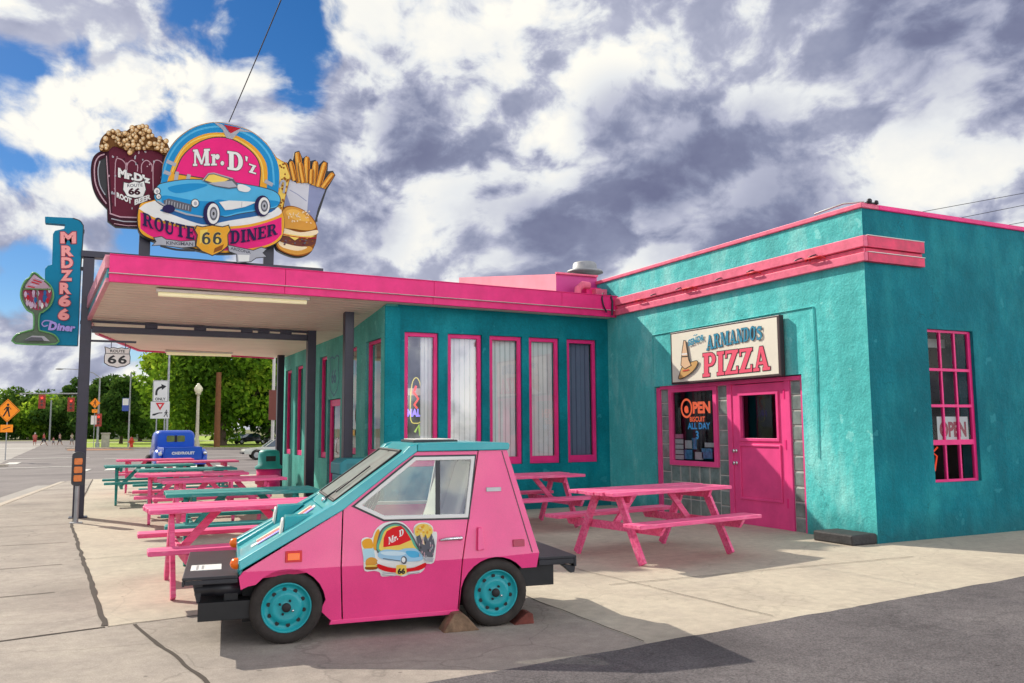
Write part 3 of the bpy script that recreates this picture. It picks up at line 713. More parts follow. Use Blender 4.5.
# ---- stucco pizza block
pz = thing('pizza_building', 'flat roofed teal stucco block with pink band and pizza sign', 'building', (0, 0, 0))
def pizza_block():
    HW = 4.14
    fB = wallfn((0, 0, 0), (0, 1, 0), (1, 0, 0)); fC = wallfn((0, 0, 0), (1, 0, 0), (0, 1, 0))
    w = MB()
    w.plate([(.25, -.06), (1.13, -.06), (1.13, 2.12), (4.52, 2.10), (4.52, -.06), (14, -.06), (14, HW), (.25, HW)], [], fB, .25, M['stucco_lit']); w.plate(rect(0, .25, -.06, HW), [], fB, .003, M['stucco_lit'])
    CW = (1.08, 1.97, .69, 2.665)
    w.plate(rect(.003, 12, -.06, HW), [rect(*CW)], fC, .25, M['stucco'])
    w.build('wall', pz)
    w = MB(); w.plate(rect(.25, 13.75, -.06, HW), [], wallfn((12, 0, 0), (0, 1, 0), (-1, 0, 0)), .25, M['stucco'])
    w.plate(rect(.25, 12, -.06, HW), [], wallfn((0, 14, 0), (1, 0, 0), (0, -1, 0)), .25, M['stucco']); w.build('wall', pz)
    r = MB(); r.box(.25, 11.75, .25, 13.75, 3.85, 3.95, M['interior']); r.build('roof', pz)
    f = MB(); f.box(.25, 11.75, .25, 13.75, -.02, .02, M['interior']); f.box(4.2, 4.3, .25, 13.75, .02, 3.85, M['interior']); f.build('interior', pz)
    c = MB(); c.box(-.03, .28, -.03, 14, 4.142, 4.205, M['pink_pale']); c.box(.281, 12, -.03, .28, 4.142, 4.205, M['pink']); c.build('parapet_cap', pz, bevel=.01)
    b = MB()
    for z0, z1, p in ((3.455, 3.565, .07), (3.572, 3.628, .035), (3.635, 3.775, .075)):
        b.box(-p, -.001, -p, 5.62, z0, z1, M['pink_pale']); 
    bd = b.build('pink_band', pz, bevel=.008)
    b = MB()
    for z0, z1, p in ((3.455, 3.565, .07), (3.572, 3.628, .035), (3.635, 3.775, .075)):
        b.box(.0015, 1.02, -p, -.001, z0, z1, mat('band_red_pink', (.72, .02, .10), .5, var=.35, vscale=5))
    for z in (3.568, 3.778): b.box(-.002, 1.025, -.082, -.002, z, z+.008, M['white'])
    b.build('pink_band', pz)
    for y in (.55, .62, 1.75, 3.2, 3.28, 4.6):     # neon tube stubs and clips on the band
        b = MB(); b.tube([(-.07, y, 3.60), (-.13, y+.03, 3.62), (-.13, y+.22, 3.625), (-.08, y+.26, 3.61)], .014, M['sign_red'], 6); b.build('neon_stub', pz)
    for y in (.7, .95, 1.9, 2.6, 3.6, 4.3):
        b = MB(); b.tube([(-.08, y, 3.67), (-.11, y+.04, 3.66), (-.11, y+.10, 3.65)], .010, M['steel_dark'], 5); b.build('neon_clip', pz)
    b = MB(); b.tube([(.1, .04, 4.24), (.02, .30, 4.27), (-.02, .75, 4.235)], .012, M['alu'], 6); b.ball((.10, -.04, 4.23), .035, M['black_vinyl'], 6); b.ball((.22, -.04, 4.225), .03, M['black_vinyl'], 6)
    b.box(.06, .26, -.045, .0, 4.206, 4.22, M['black_vinyl']); b.build('parapet_bracket', pz)
    # raised panel outline around the sign
    b = MB()
    pts = [(4.52, 2.14), (4.52, 2.985), (.86, 3.005), (.845, 2.2), (.875, 1.0)]
    for (a, za), (c, zc) in zip(pts[:-1], pts[1:]): b.bar((-.012, a, za), (-.012, c, zc), .013, .016, M['stucco_lit'], (1, 0, 0))
    b.build('raised_moulding', pz, bevel=.008)
    # entrance: pink frame, glass blocks, window and door
    P = M['door_pink']
    e = MB()
    e.box(.03, .12, 4.395, 4.50, -.02, 2.08, P); e.box(.03, .12, 1.145, 1.19, -.02, 2.11, P)
    e.box(.025, .125, 1.191, 4.394, 2.045, 2.105, P)
    e.box(.03, .12, 2.60, 2.70, -.02, 2.044, P); e.box(.03, .12, 1.395, 1.50, -.02, 2.044, P)
    e.build('entrance_frame', pz, bevel=.006)
    GB = glass_block_mat()
    MORT = mat('block_mortar', (.50, .50, .46), .9, var=.2, vscale=8)
    def blocks(y0, y1, z0, z1, ny, nz):
        g = MB(); g.box(.0585, .10, y0, y1, z0, z1, MORT)
        dy = (y1-y0)/ny; dz = (z1-z0)/nz
        for i in range(ny):
            for j in range(nz):
                a, b_, c, d = y0+dy*i+.008, y0+dy*(i+1)-.008, z0+dz*j+.008, z0+dz*(j+1)-.008
                q = .012
                vs = [(.0583, a, c), (.0583, b_, c), (.0583, b_, d), (.0583, a, d), (.050, a+q, c+q), (.050, b_-q, c+q), (.050, b_-q, d-q), (.050, a+q, d-q)]
                g.add(vs, [(4, 5, 6, 7), (0, 1, 5, 4), (1, 2, 6, 5), (2, 3, 7, 6), (3, 0, 4, 7)], GB)
        return g
    blocks(1.191, 1.394, -.02, 2.044, 1, 10).build('glass_block_panel', pz)
    blocks(2.701, 2.93, .0, 2.044, 1, 9).build('glass_block_panel', pz)
    blocks(4.16, 4.394, .0, 2.044, 1, 9).build('glass_block_panel', pz)
    blocks(2.931, 4.159, .0, .795, 5, 3).build('glass_block_panel', pz)
    # window with neon
    f = MB(); f.plate(rect(2.932, 4.158, .797, 2.043), [rect(3.02, 4.075, .875, 1.985)], wallfn((.02, 0, 0), (0, 1, 0), (1, 0, 0)), .07, P); wn = f.build('window', pz, bevel=.005)
    g = MB(); g.add([(.06, 3.01, .87), (.06, 4.08, .87), (.06, 4.08, 1.99), (.06, 3.01, 1.99)], [(0, 1, 2, 3)], M['glass_door']); g.build('pane', wn, recalc=False)
    # neon open sign, decals and notices hanging behind the pane
    ORG = mat('neon_orange', (1.0, .16, .06), .4, emit=.75); BLU = mat('neon_blue', (.05, .35, .75), .4, emit=.35)
    nb = MB()
    def put(txt, y, z, h, m, wfac=1.0, bold=.02, x=.12):
        vs, fs, w = sans(txt, bold); nb.add([(x, y-u*h*wfac, z+v*h) for u, v in vs], fs, m)
    nb.plate(ell(0, 0, .15, .16, n=24), [ell(0, 0, .115, .125, n=24)], lambda u, v, d: Vector((.12, 3.80+u, 1.72+v)), .0, ORG)
    put('e', 3.86, 1.64, .18, ORG, 1.0, .05)
    put('PEN', 3.64, 1.63, .20, ORG, 1.05, .05)
    put('BISCUIT', 3.72, 1.50, .085, ORG); put('ALL DAY', 3.78, 1.38, .11, BLU, 1.0, .03); put('3', 3.58, 1.22, .14, BLU, 1, .03)
    nb.build('neon_open_sign', wn, recalc=False)
    nt = MB()
    NW = mat('paper_notice', (.62, .62, .62), .7, var=.15, vscale=14); NB = mat('blue_notice', (.10, .30, .55), .6, var=.5, vscale=16); NP = mat('pink_notice', (.65, .18, .32), .6)
    for k in range(5): nt.box(.068, .07, 3.84, 4.06, .89+k*.085, .96+k*.085, NW if k < 4 else NP)
    for (a, b_, c, d, m_) in ((3.62, 3.82, .90, 1.05, NB), (3.60, 3.80, 1.07, 1.2, NW), (3.35, 3.55, .9, 1.02, NW), (3.12, 3.38, .92, 1.08, NB), (3.08, 3.3, 1.1, 1.17, NW), (3.5, 3.62, 1.06, 1.24, NB)):
        nt.box(.071, .073, a, b_, c, d, m_)
    nt.build('paper_notice', wn)
    cu = MB(); 
    cu.add([(.30, 3.95, 1.99), (.32, 3.70, 1.99), (.34, 3.55, 1.45), (.31, 3.80, .88), (.29, 4.08, .88), (.29, 4.08, 1.6)], [(0, 1, 2, 3, 4, 5)], M['interior'])
    cu.add([(.4, 3.35, 1.99), (.4, 3.05, 1.99), (.4, 3.05, .9), (.4, 3.25, .9)], [(0, 1, 2, 3)], mat('window_curtain', (.22, .20, .20), .9)); cu.build('curtain', wn, recalc=False)
    # door
    d = MB(); fD = wallfn((.045, 0, 0), (0, 1, 0), (1, 0, 0))
    d.plate(rect(1.505, 2.595, .0, 2.035), [rect(1.67, 2.40, 1.245, 1.875)], fD, .05, P); dr = d.build('door', pz, bevel=.004)
    g = MB(); g.add([(.07, 1.66, 1.24), (.07, 2.41, 1.24), (.07, 2.41, 1.88), (.07, 1.66, 1.88)], [(0, 1, 2, 3)], M['glass_door']); g.build('pane', dr, recalc=False)
    t = MB()
    for (a, b_, c, dd, w) in ((1.62, 2.45, 1.205, 1.915, .045), (1.60, 2.46, .36, 1.16, .03)):
        t.plate(rect(a, b_, c, dd), [rect(a+w, b_-w, c+w, dd-w)], wallfn((.025, 0, 0), (0, 1, 0), (1, 0, 0)), .019, P)
    t.build('panel_moulding', dr, bevel=.006)
    for z in (1.06, .88):
        h = MB(); h.lathe([(.028, 0), (.028, .012), (.012, .014), (.012, .035), (.026, .04), (.026, .06), (.0001, .066)], M['chrome'], 14, Matrix.Translation((.044, 2.535, z)) @ Matrix.Rotation(-pi/2, 4, 'Y')); h.build('door_knob', dr)
    for z in (.3, 1.1, 1.8):
        h = MB(); h.box(.024, .044, 1.485, 1.515, z, z+.13, M['pink']); h.build('hinge', dr)
    # window on the street side: pink muntins, recessed
    Mu = M['pink']; m_ = MB(); ua, ub, za, zb = CW; y = .045
    def mbar(u0, u1, z0, z1, yy=y): m_.box(u0, u1, yy, yy+.035, z0, z1, Mu)
    mbar(ua+.002, ua+.03, za+.002, zb-.002); mbar(ub-.055, ub-.002, za+.002, zb-.002)
    mbar(ua+.031, ub-.056, zb-.035, zb-.002); mbar(ua+.031, ub-.056, za+.002, za+.035)
    us = [ua+.031, ua+.295, ua+.575, ub-.056]; zs = [za+.036, 1.20, 1.67, 2.14, zb-.036]
    for z in zs[1:-1]: mbar(us[0], us[3], z-.018 if z > 1.3 else z-.035, z+.018 if z > 1.3 else z+.03, y-.003)
    for u in us[1:3]: mbar(u-.014, u+.014, zs[0], zs[-1], y+.003)
    wi = m_.build('window', pz)
    g = MB(); g.add([(ua, y+.02, za), (ub, y+.02, za), (ub, y+.02, zb), (ua, y+.02, zb)], [(0, 1, 2, 3)], M['glass_dark']); g.build('pane', wi, recalc=False)
    o = MB(); o.box(1.27, 1.87, .078, .081, 1.215, 1.53, M['sign_white'])
    vs, fs, w = sans('OPEN', .05); sc = .52/w
    o.add([(1.31+u*sc, .0765, 1.265+v*.21) for u, v in vs], fs, mat('sign_maroon', (.42, .03, .07), .6)); o.build('open_sign', wi, recalc=False)
    inn = MB(); inn.box(.6, 4.0, .70, .72, .3, 3.0, mat('dark_red_curtain', (.05, .008, .016), .9, var=.5, vscale=4)); inn.build('curtain', wi); inn = MB(); inn.tube([(1.72, .5, .8), (1.78, .5, 1.0), (1.70, .5, 1.05), (1.80, .5, 1.12)], .012, mat('neon_red', (1, .08, .03), .4, emit=.8), 6)
    inn.build('neon_squiggle', wi); inn = MB(); inn.box(1.0, 1.5, .7, 1.0, .0, .95, M['interior_red']); inn.build('counter', wi); inn = MB(); inn.box(1.55, 2.0, .8, 1.1, .0, .8, M['black_vinyl']); inn.build('stool', wi); inn = MB(); inn.box(1.1, 2.0, .45, .47, 2.48, 2.6, M['white']); inn.build('ceiling_strip', wi)
    # ramp block at the corner and the pole wires
def glass_block_mat():
    return mat('glass_block', (.22, .27, .25), .10, var=.45, vscale=5, bump=.12, bscale=9, spec=.8)
pizza_block()
st = MB(); st.box(-.42, -.004, .0, .62, 0, .125, mat('dark_step', (.035, .034, .036), .7, var=.4, vscale=6, bump=.3, bscale=30))
tag(st.build('door_step', bevel=.02), 'low dark grey slab lying against the teal wall at the corner', 'step')

# ---- pizza sign box
class Painter:
    """flat artwork on a real sign face: every layer is a thin sheet in front of the last"""
    def __init__(s, mb, fn, gap=.003): s.mb = mb; s.fn = fn; s.k = 0; s.gap = gap; s.tr = (0, 0, 1)
    def zoom(s, x0, y0, sc): s.tr = (x0, y0, sc)
    def pt(s, u, v): return s.fn(s.tr[0]+u/s.tr[2], s.tr[1]+v/s.tr[2], s.k*s.gap)
    def fill(s, poly, m, holes=()):
        s.k += 1; s.mb.plate(poly, holes, lambda u, v, d: s.pt(u, v), 0, m)
    def outlined(s, poly, m, w, me): s.fill(offset(poly, w), me); s.fill(poly, m)
    def line(s, pts, w, m): s.fill(stroke(pts, w), m)
    def slab(s, txt, fn, m, gap=.06, edge=None, ew=.04):
        L, w = slab_layout(txt, gap)
        if edge:
            s.k += 1; k0 = s.k
            for i, (o, hs) in enumerate(L): s.k = k0+i*.06; s.mb.plate([fn(u, v, w) for u, v in offset(o, ew)], [], lambda u, v, d: s.pt(u, v), 0, edge)
            s.k = k0+len(L)*.06
        s.k += 1; k0 = s.k
        for i, (o, hs) in enumerate(L): s.k = k0+i*.06; s.mb.plate([fn(u, v, w) for u, v in o], [[fn(u, v, w) for u, v in h] for h in hs], lambda u, v, d: s.pt(u, v), 0, m)
        s.k = k0+len(L)*.06
    def sans(s, txt, fn, m, bold=0.0, edge=None, eb=.03):
        if edge:
            s.k += 1; vs, fs, w = sans(txt, bold+eb); vv = [(u*(1)-eb*0, v) for u, v in vs]; s.mb.add([s.pt(*fn(u, v, w)) for u, v in vv], fs, edge)
        s.k += 1; vs, fs, w = sans(txt, bold); s.mb.add([s.pt(*fn(u, v, w)) for u, v in vs], fs, m)
def line_fn(x0, y0, x1, y1, h0, h1=None, sl=0.0, arc=0.0):
    """letters along a slanted base line from (x0, y0) to (x1, y1); height h0 to h1 (pixels up), slant and arc"""
    h1 = h0 if h1 is None else h1
    def f(u, v, w):
        t = u/w
        return (x0+(x1-x0)*t+sl*v*h0, y0+(y1-y0)*t-v*(h0+(h1-h0)*t)-arc*4*t*(1-t))
    return f
def pizza_sign():
    t = thing('pizza_sign', 'white pizza sign box above the pink door with blue and pink lettering', 'sign', (0, 0, 0))
    X = -.115
    bx = MB(); bx.box(X+.004, -.03, 1.385, 3.88, 2.105, 2.955, mat('sign_box_brown', (.05, .025, .03), .5)); bx.build('sign_box', t, bevel=.01)
    f = MB(); p = Painter(f, lambda px, py, d: at_x(px, py, X)+Vector((-d, 0, 0)), .0012); p.zoom(660, 310, 4.015)
    CR = mat('sign_cream', (.84, .81, .68), .45, var=.05, vscale=2)
    f.plate(rect(1.43, 3.84, 2.14, 2.925), [], lambda u, v, d: Vector((X+.002, u, v)), 0, CR)
    f.build('sign_face', t, recalc=False)
    f = MB(); p.mb = f
    BL = mat('sign_blue', (.015, .26, .42), .5); PK = mat('sign_pink', (.85, .09, .17), .5)
    p.slab('PIZZA', line_fn(172, 270, 443, 240, 95, 98), PK, .05, M['sign_black'], .032)
    p.slab('ARMANDO', line_fn(188, 163, 385, 120, 58, 56, arc=3), BL, .05, M['sign_black'], .02)
    p.slab("'S", line_fn(380, 124, 413, 118, 56, 54), BL, .03, M['sign_black'], .02)
    p.sans('SENOR', line_fn(116, 146, 180, 122, 27, 27), BL, .05)
    p.line([(138, 104), (143, 100), (148, 102), (153, 97)], 3.5, BL)
    f.build('lettering', t, recalc=False)
    f = MB(); p.mb = f
    TAN = mat('sign_tan', (.62, .36, .12), .5); SK = mat('sign_skin', (.75, .50, .30), .5)
    brim = spline([(84, 258), (95, 228), (120, 215), (150, 205), (153, 218), (135, 245), (100, 270), (80, 275)], 4)
    p.outlined(brim, TAN, 3, M['sign_black'])
    p.outlined([(90, 222), (94, 170), (101, 124), (106, 125), (118, 200), (128, 222), (105, 235)], SK, 3, M['sign_black'])
    p.line([(92, 178), (114, 176)], 7, M['sign_white']); p.line([(91, 188), (116, 186)], 4, M['sign_black']); p.line([(96, 245), (122, 240)], 5, mat('sign_red2', (.6, .05, .03), .5))
    f.build('painted_hat', t, recalc=False)
pizza_sign()

# ---- diner with canopy
dn = thing('diner_building', 'teal diner with tall pink framed windows under a pink edged canopy', 'building', (0, 0, 0))
AY = 5.95; DX = -4.30; DEND = 14.55; ZC = 3.46
def diner():
    W = M['diner_wall']
    fA = wallfn((0, AY, 0), (1, 0, 0), (0, 1, 0)); fD = wallfn((DX, 0, 0), (0, 1, 0), (1, 0, 0))
    Aw = [(-3.98, -3.38), (-3.21, -2.575), (-2.43, -1.80), (-1.66, -1.05), (-.885, -.26)]
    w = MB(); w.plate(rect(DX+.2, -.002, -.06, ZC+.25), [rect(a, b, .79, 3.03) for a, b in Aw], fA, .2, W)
    Dw = [(6.22, 7.14, .95, 2.95), (7.72, 8.58, .95, 2.94), (9.98, 10.62, .82, 2.94), (12.28, 13.05, .81, 2.91), (13.54, 14.28, .81, 2.88)]
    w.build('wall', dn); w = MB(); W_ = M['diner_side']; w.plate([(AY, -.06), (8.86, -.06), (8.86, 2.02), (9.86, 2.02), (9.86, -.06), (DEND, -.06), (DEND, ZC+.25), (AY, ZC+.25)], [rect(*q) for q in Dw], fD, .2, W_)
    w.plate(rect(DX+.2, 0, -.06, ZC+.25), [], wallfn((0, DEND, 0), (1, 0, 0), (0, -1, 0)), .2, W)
    w.build('wall', dn)
    cp = MB(); cp.box(DX-.03, DX+.24, AY-.035, AY-.002, -.02, ZC-.02, W); cp.box(DX-.03, DX-.002, AY-.002, AY+.2, -.02, ZC-.02, W_); cp.build('corner_post', dn, bevel=.01)
    for i, (a, b) in enumerate(Aw):
        window_unit(dn, fA, a, b, .79, 3.03, .072, .13, M['pink'], M['glass'] if i < 4 else M['glass_dark'], .09, blind=M['blind_blue'] if i == 4 else M['blind'], part=.42 if i == 0 else 1.0)
    for q in Dw: window_unit(dn, fD, *q, .06, .12, M['pink'], M['glass_side'], .12)
    # entrance door on the canopy side
    d = MB(); d.plate(rect(8.865, 9.855, .0, 2.01), [rect(9.0, 9.72, .22, 1.88)], lambda u, v, dd: fD(u, v, dd+.05), .05, M['pink']); dr = d.build('door', dn, bevel=.006)
    g = MB(); g.add([fD(u, v, .075) for u, v in rect(8.99, 9.73, .21, 1.89)], [(0, 1, 2, 3)], M['glass']); g.build('pane', dr, recalc=False)
    h = MB(); h.tube([(DX+.03, 9.06, .95), (DX-.02, 9.06, .98), (DX-.02, 9.06, 1.22), (DX+.03, 9.06, 1.25)], .012, M['chrome'], 6); h.build('door_handle', dr)
    # interior
    I = M['interior']
    r = MB(); r.box(DX+.21, -.02, AY+.21, DEND-.21, -.03, .01, mat('checker_floor', (.18, .17, .16), .5)); r.box(DX+.21, -.02, 10.4, 10.5, .02, 3.4, mat('inner_wall', (.30, .24, .22), .8, var=.2)); r.box(DX+.21, -.02, AY+.21, DEND-.21, 3.42, 3.47, mat('inner_ceiling', (.35, .34, .33), .8))
    r.box(-3.95, -3.5, AY+.7, AY+1.25, .02, 1.1, M['interior_red']); r.box(-3.98, -3.45, AY+1.3, AY+1.4, .02, 1.6, M['black_vinyl'])
    r.box(-3.98, -3.42, AY+.25, AY+.27, 1.98, 2.10, M['white']); r.box(-3.4, -1.2, 8.2, 8.8, .02, 1.1, M['interior_red']); r.build('interior', dn)
    n = MB(); c = lambda u, v: Vector((-3.70+u, AY+.22, 1.98+v))
    n.tube([c(*p) for p in spline([(-.09, -.42), (-.10, -.1), (-.07, .2), (0, .30), (.07, .2), (.10, -.1), (.09, -.42), (0, -.47)], 4)]+[c(-.09, -.42)], .008, mat('neon_yellow', (.9, .75, .1), .4, emit=.6), 6)
    n.tube([c(0, .16), c(-.04, .05), c(.04, -.06), c(-.03, -.16), c(.02, -.22)], .02, mat('neon_red2', (1, .05, .03), .4, emit=.7), 6)
    vs, fs, w_ = sans('MALT', .05); n.add([c(-.16+u*.32/w_, -.36+v*.14) for u, v in vs], fs, mat('neon_violet', (.35, .25, 1.0), .4, emit=.9))
    n.tube([c(-.02, -.62), c(.05, -.5), c(.08, -.68)], .02, mat('neon_green', (.5, .8, .1), .4, emit=.4), 6); n.build('neon_sign', dn)
    # painted shield on the canopy side wall
    s = MB(); sh = [(-.36, .42), (-.18, .46), (0, .40), (.18, .46), (.36, .42), (.33, .15), (.40, -.1), (.28, -.36), (0, -.52), (-.28, -.36), (-.40, -.1), (-.33, .15)]
    s.plate([(9.35+u, 2.50+v*.85) for u, v in sh], [[(9.35+u, 2.50+v*.85) for u, v in offset(sh, -.035)]], lambda u, v, d: fD(u, v, -.004), 0, mat('wall_shield_blue', (.03, .16, .26), .6))
    vs, fs, w_ = sans('66', .03); s.add([fD(9.57-u*.3, 2.33+v*.3, -.004) for u, v in vs], fs, MATS['wall_shield_blue']); s.build('painted_shield', dn, recalc=False)
    s = MB(); vs, fs, w_ = sans('6', .06); s.add([fD(8.32-u*.45, 1.5+v*.5, .02) for u, v in vs], fs, mat('yellow_decal', (.85, .50, .02), .5)); s.box(DX+.018, DX+.022, 7.86, 8.34, 1.30, 1.40, MATS['yellow_decal']); s.build('window_decal', dn, recalc=False)
    # ---- canopy
    tilt = lambda x: max(0, -x)/8.45*.085
    drop = lambda y: -.26*min(1, max(0, (y-5.7)/2.72))            # the deck falls to the beam line, then runs level
    YB = 8.42; e_l = at_z(91, 323, 3.27); c_l = at_z(96, 334, 3.27); f_l = at_z(141, 351, 3.26); f_r = at_z(275, 358, 3.24)
    poly1 = [(-8.44, 5.70), (e_l.x, YB), (-.002, YB), (-.002, 5.70)]
    poly2 = [(e_l.x, YB), (c_l.x+.05, c_l.y), (f_l.x, f_l.y), (f_r.x, f_r.y), (-.002, f_r.y+.5), (-.002, YB)]
    c = MB()
    for poly in (poly1, poly2):
        n_ = len(poly); c.add([(x, y, ZC+tilt(x)+drop(y)) for x, y in poly], [tuple(range(n_))], M['soffit']); c.add([(x, y, ZC+.28+tilt(x)+drop(y)*.5) for x, y in poly], [tuple(range(n_))], M['alu'])
    roof = c.build('canopy_roof', dn, recalc=False)
    f = MB(); Pk = M['pink']
    A = lambda x, z, y=5.70: (x, y, z+tilt(x))
    def fas(x0, x1, z0, z1, y0, y1, m):
        vs = [A(x, z, y) for z in (z0, z1) for y in (y0, y1) for x in (x0, x1)]
        f.add(vs, [(0, 2, 3, 1), (4, 5, 7, 6), (0, 1, 5, 4), (2, 6, 7, 3), (0, 4, 6, 2), (1, 3, 7, 5)], m)
    xs = [-8.46, -6.02, -3.60, -1.18, -.004]
    for i, (xa, xb) in enumerate(zip(xs[:-1], xs[1:])):
        j = random.uniform(-.006, .006); k = .0025
        fas(xa+k, xb-k, ZC-.03, ZC+.085, 5.63+j*.5, 5.70, Pk); fas(xa+k, xb-k, ZC+.095, ZC+.345, 5.585+j, 5.70, Pk)
        fas(xa+k, xb-k, ZC+.346, ZC+.358, 5.57+j, 5.70, Pk)
    fas(-8.47, -.004, ZC+.086, ZC+.094, 5.575, 5.70, M['white'])
    f.build('fascia', dn, bevel=.006)
    f = MB()
    e = [(-8.44, 5.703), (e_l.x, YB), (c_l.x+.05, c_l.y), (f_l.x, f_l.y), (f_r.x, f_r.y)]
    LP = mat('lit_pink_trim', (.80, .33, .40), .5, var=.15, vscale=5)  # fascia pink in a lit tone, sun on the left edge painted in
    for i, (a, b) in enumerate(zip(e[:-1], e[1:])):
        za, zb = tilt(a[0])+drop(a[1]), tilt(b[0])+drop(b[1]); m1 = LP if i < 2 else Pk
        f.bar((a[0]-.03, a[1], ZC+.0+za), (b[0]-.03, b[1], ZC+.0+zb), .06, .06, m1)
        f.bar((a[0]-.02, a[1], ZC+.10+za), (b[0]-.02, b[1], ZC+.10+zb), .05, .135, M['car_teal'] if i < 2 else Pk)
        f.bar((a[0]-.04, a[1], ZC+.27+za), (b[0]-.04, b[1], ZC+.27+zb), .07, .19, m1)
    f.build('side_fascia', dn)
    for (x0, x1, y) in ((-7.82, -5.58, 5.98), (f_l.x+.5, f_l.x+2.0, f_l.y-.35)):
        l = MB(); z = ZC+tilt((x0+x1)/2)+drop(y)
        l.box(x0, x1, y-.09, y+.09, z-.045, z-.004, M['white']); l.tube([(x0+.03, y, z-.075), (x1-.03, y, z-.075)], .032, M['white_tube'], 10); l.build('fluorescent_light', dn)
    D = M['steel_dark']
    for (x, y, z1) in ((-4.72, 6.75, ZC-.04), (-4.98, 8.42, 3.26), (-4.5, min(13.9, f_r.y-.4), 3.26)):
        p = MB(); p.box(x-.078, x+.078, y-.078, y+.078, 0, z1, D); p.box(x-.14, x+.14, y-.14, y+.14, 0, .015, D); p.build('canopy_post', dn, bevel=.008)
    p = MB(); p.box(-8.845, -8.675, 8.33, 8.50, 0, 4.33, D); p.box(-8.90, -8.62, 8.27, 8.56, 0, .02, D); p.build('canopy_post', dn, bevel=.008)
    b = MB(); b.box(-8.672, -5.06, 8.36, 8.48, 3.07, 3.175, D); b.bar((-8.67, 8.39, 3.255), (-5.0, 8.39, 3.225), .05, .04, D)
    for x in (-7.75, -6.95, -6.15, -5.85, -5.45): b.box(x-.10, x+.10, 8.37, 8.47, 3.176, ZC+tilt(x)+drop(8.42)-.012, D)
    b.build('canopy_beam', dn, bevel=.006)
    b = MB(); b.box(-8.88, -4.80, 8.30, 8.52, 4.335, 4.44, D); b.box(-4.95, -4.80, 8.32, 8.5, 3.82, 4.33, D); b.build('roof_beam', dn, bevel=.006)
    # raised roof box behind the fascia
    LK = mat('sunlit_pink_panel', (.86, .27, .36), .55, var=.12, vscale=2); PU = mat('shaded_pink_panel', (.62, .035, .27), .5, var=.12, vscale=2)  # one pink panel in two tones: sun and shade painted into the faces
    b = MB()
    pa = at_y(556, 274, 6.3); xl = pa.x
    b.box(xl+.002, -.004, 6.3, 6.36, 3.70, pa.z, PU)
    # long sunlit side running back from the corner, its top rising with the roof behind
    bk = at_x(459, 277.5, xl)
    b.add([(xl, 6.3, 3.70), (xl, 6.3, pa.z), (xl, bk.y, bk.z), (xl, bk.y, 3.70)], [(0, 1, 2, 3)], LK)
    b.add([(xl, 6.3, pa.z), (-.01, 6.3, pa.z), (-.01, bk.y, bk.z), (xl, bk.y, bk.z)], [(0, 1, 2, 3)], M['pink_pale'])
    bt = b.build('roof_parapet', dn, recalc=False)
    b = MB(); b.box(xl-.02, -.01, 6.24, 6.30, pa.z-.002, pa.z+.03, M['pink_pale']); b.build('parapet_cap', dn)
    g = MB()   # pink painted housings at the junction of the roofs
    g.box(-.42, -.10, 6.00, 6.22, 3.82, 4.02, Pk); g.tube([(-.62, 6.0, 3.80), (-.60, 6.0, 3.98), (-.50, 6.0, 4.06), (-.36, 6.0, 4.05)], .07, M['pink_pale'], 10); g.box(-.30, -.06, 5.86, 6.02, 3.84, 3.98, M['pink_pale']); g.build('roof_housing', dn); g = MB()
    g.tube([(-.30, 5.62, 3.86), (-.36, 5.56, 3.75), (-.33, 5.56, 3.62), (-.26, 5.57, 3.5)], .015, D, 6); g.build('roof_conduit', dn); g = MB(); g.tube([(-.16, 5.6, 3.85), (-.14, 5.55, 3.7), (-.15, 5.56, 3.45)], .02, D, 6); g.build('roof_conduit', dn)
diner()
v = MB(); vx, vy = 1.35, 9.0
v.lathe([(.15, 3.95), (.15, 4.90), (.42, 4.92), (.40, 4.97), (.28, 5.0), (.27, 5.12), (.24, 5.16), (.0001, 5.18)], M['gal'], 20, Matrix.Translation((vx, vy, 0)))
tag(v.build('roof_vent'), 'grey metal exhaust vent cap on the roof behind the pink parapet', 'vent')
# ------------------------------------------------------------------ roof sign
K = M['sign_black']
def cm(n, c, r=.45): return mat('art_'+n, c, r, var=.10, vscale=2, spec=.12)
A_BLUE = cm('blue', (.012, .26, .55)); A_LBLUE = cm('light_blue', (.09, .44, .70)); A_DBLUE = cm('dark_blue', (.02, .13, .34)); A_GOLD = cm('gold', (.82, .38, .03)); A_YEL = cm('yellow', (.88, .62, .12))
A_PINK = cm('pink', (.84, .02, .20)); A_WHITE = cm('white', (.80, .79, .74)); A_GREY = cm('grey', (.42, .42, .45)); A_DGREY = cm('dark_grey', (.12, .12, .14)); A_RED = cm('red', (.50, .015, .03))
A_ROOT = cm('root_beer', (.12, .012, .03)); A_ROOTD = cm('root_dark', (.045, .006, .016)); A_PALEP = cm('pale_plum', (.55, .34, .38)); A_FOAM = cm('foam', (.66, .40, .17)); A_FOAML = cm('foam_light', (.85, .66, .40)); A_FOAMD = cm('foam_dark', (.20, .085, .02))
A_FRY = cm('fry', (.70, .26, .02)); A_FRYL = cm('fry_light', (.88, .48, .09)); A_FRYD = cm('fry_dark', (.30, .09, .01)); A_BAG = cm('bag', (.62, .62, .66)); A_BAGS = cm('bag_shade', (.27, .30, .46)); A_BUN = cm('bun', (.70, .32, .05)); A_BUNL = cm('bun_light', (.90, .72, .45)); A_MEAT = cm('meat', (.16, .045, .03)); A_TEAL = cm('teal', (.02, .28, .28)); A_NAVY = cm('navy', (.02, .012, .07))
SY = 8.28
def signfn(px, py, d): p = at_y(px, py, SY); return Vector((p.x, SY-d, p.z))
rs = thing('diner_roof_sign', 'big roof sign with jukebox arch, blue convertible, root beer mug, fries and burger', 'sign', (0, 0, 0))
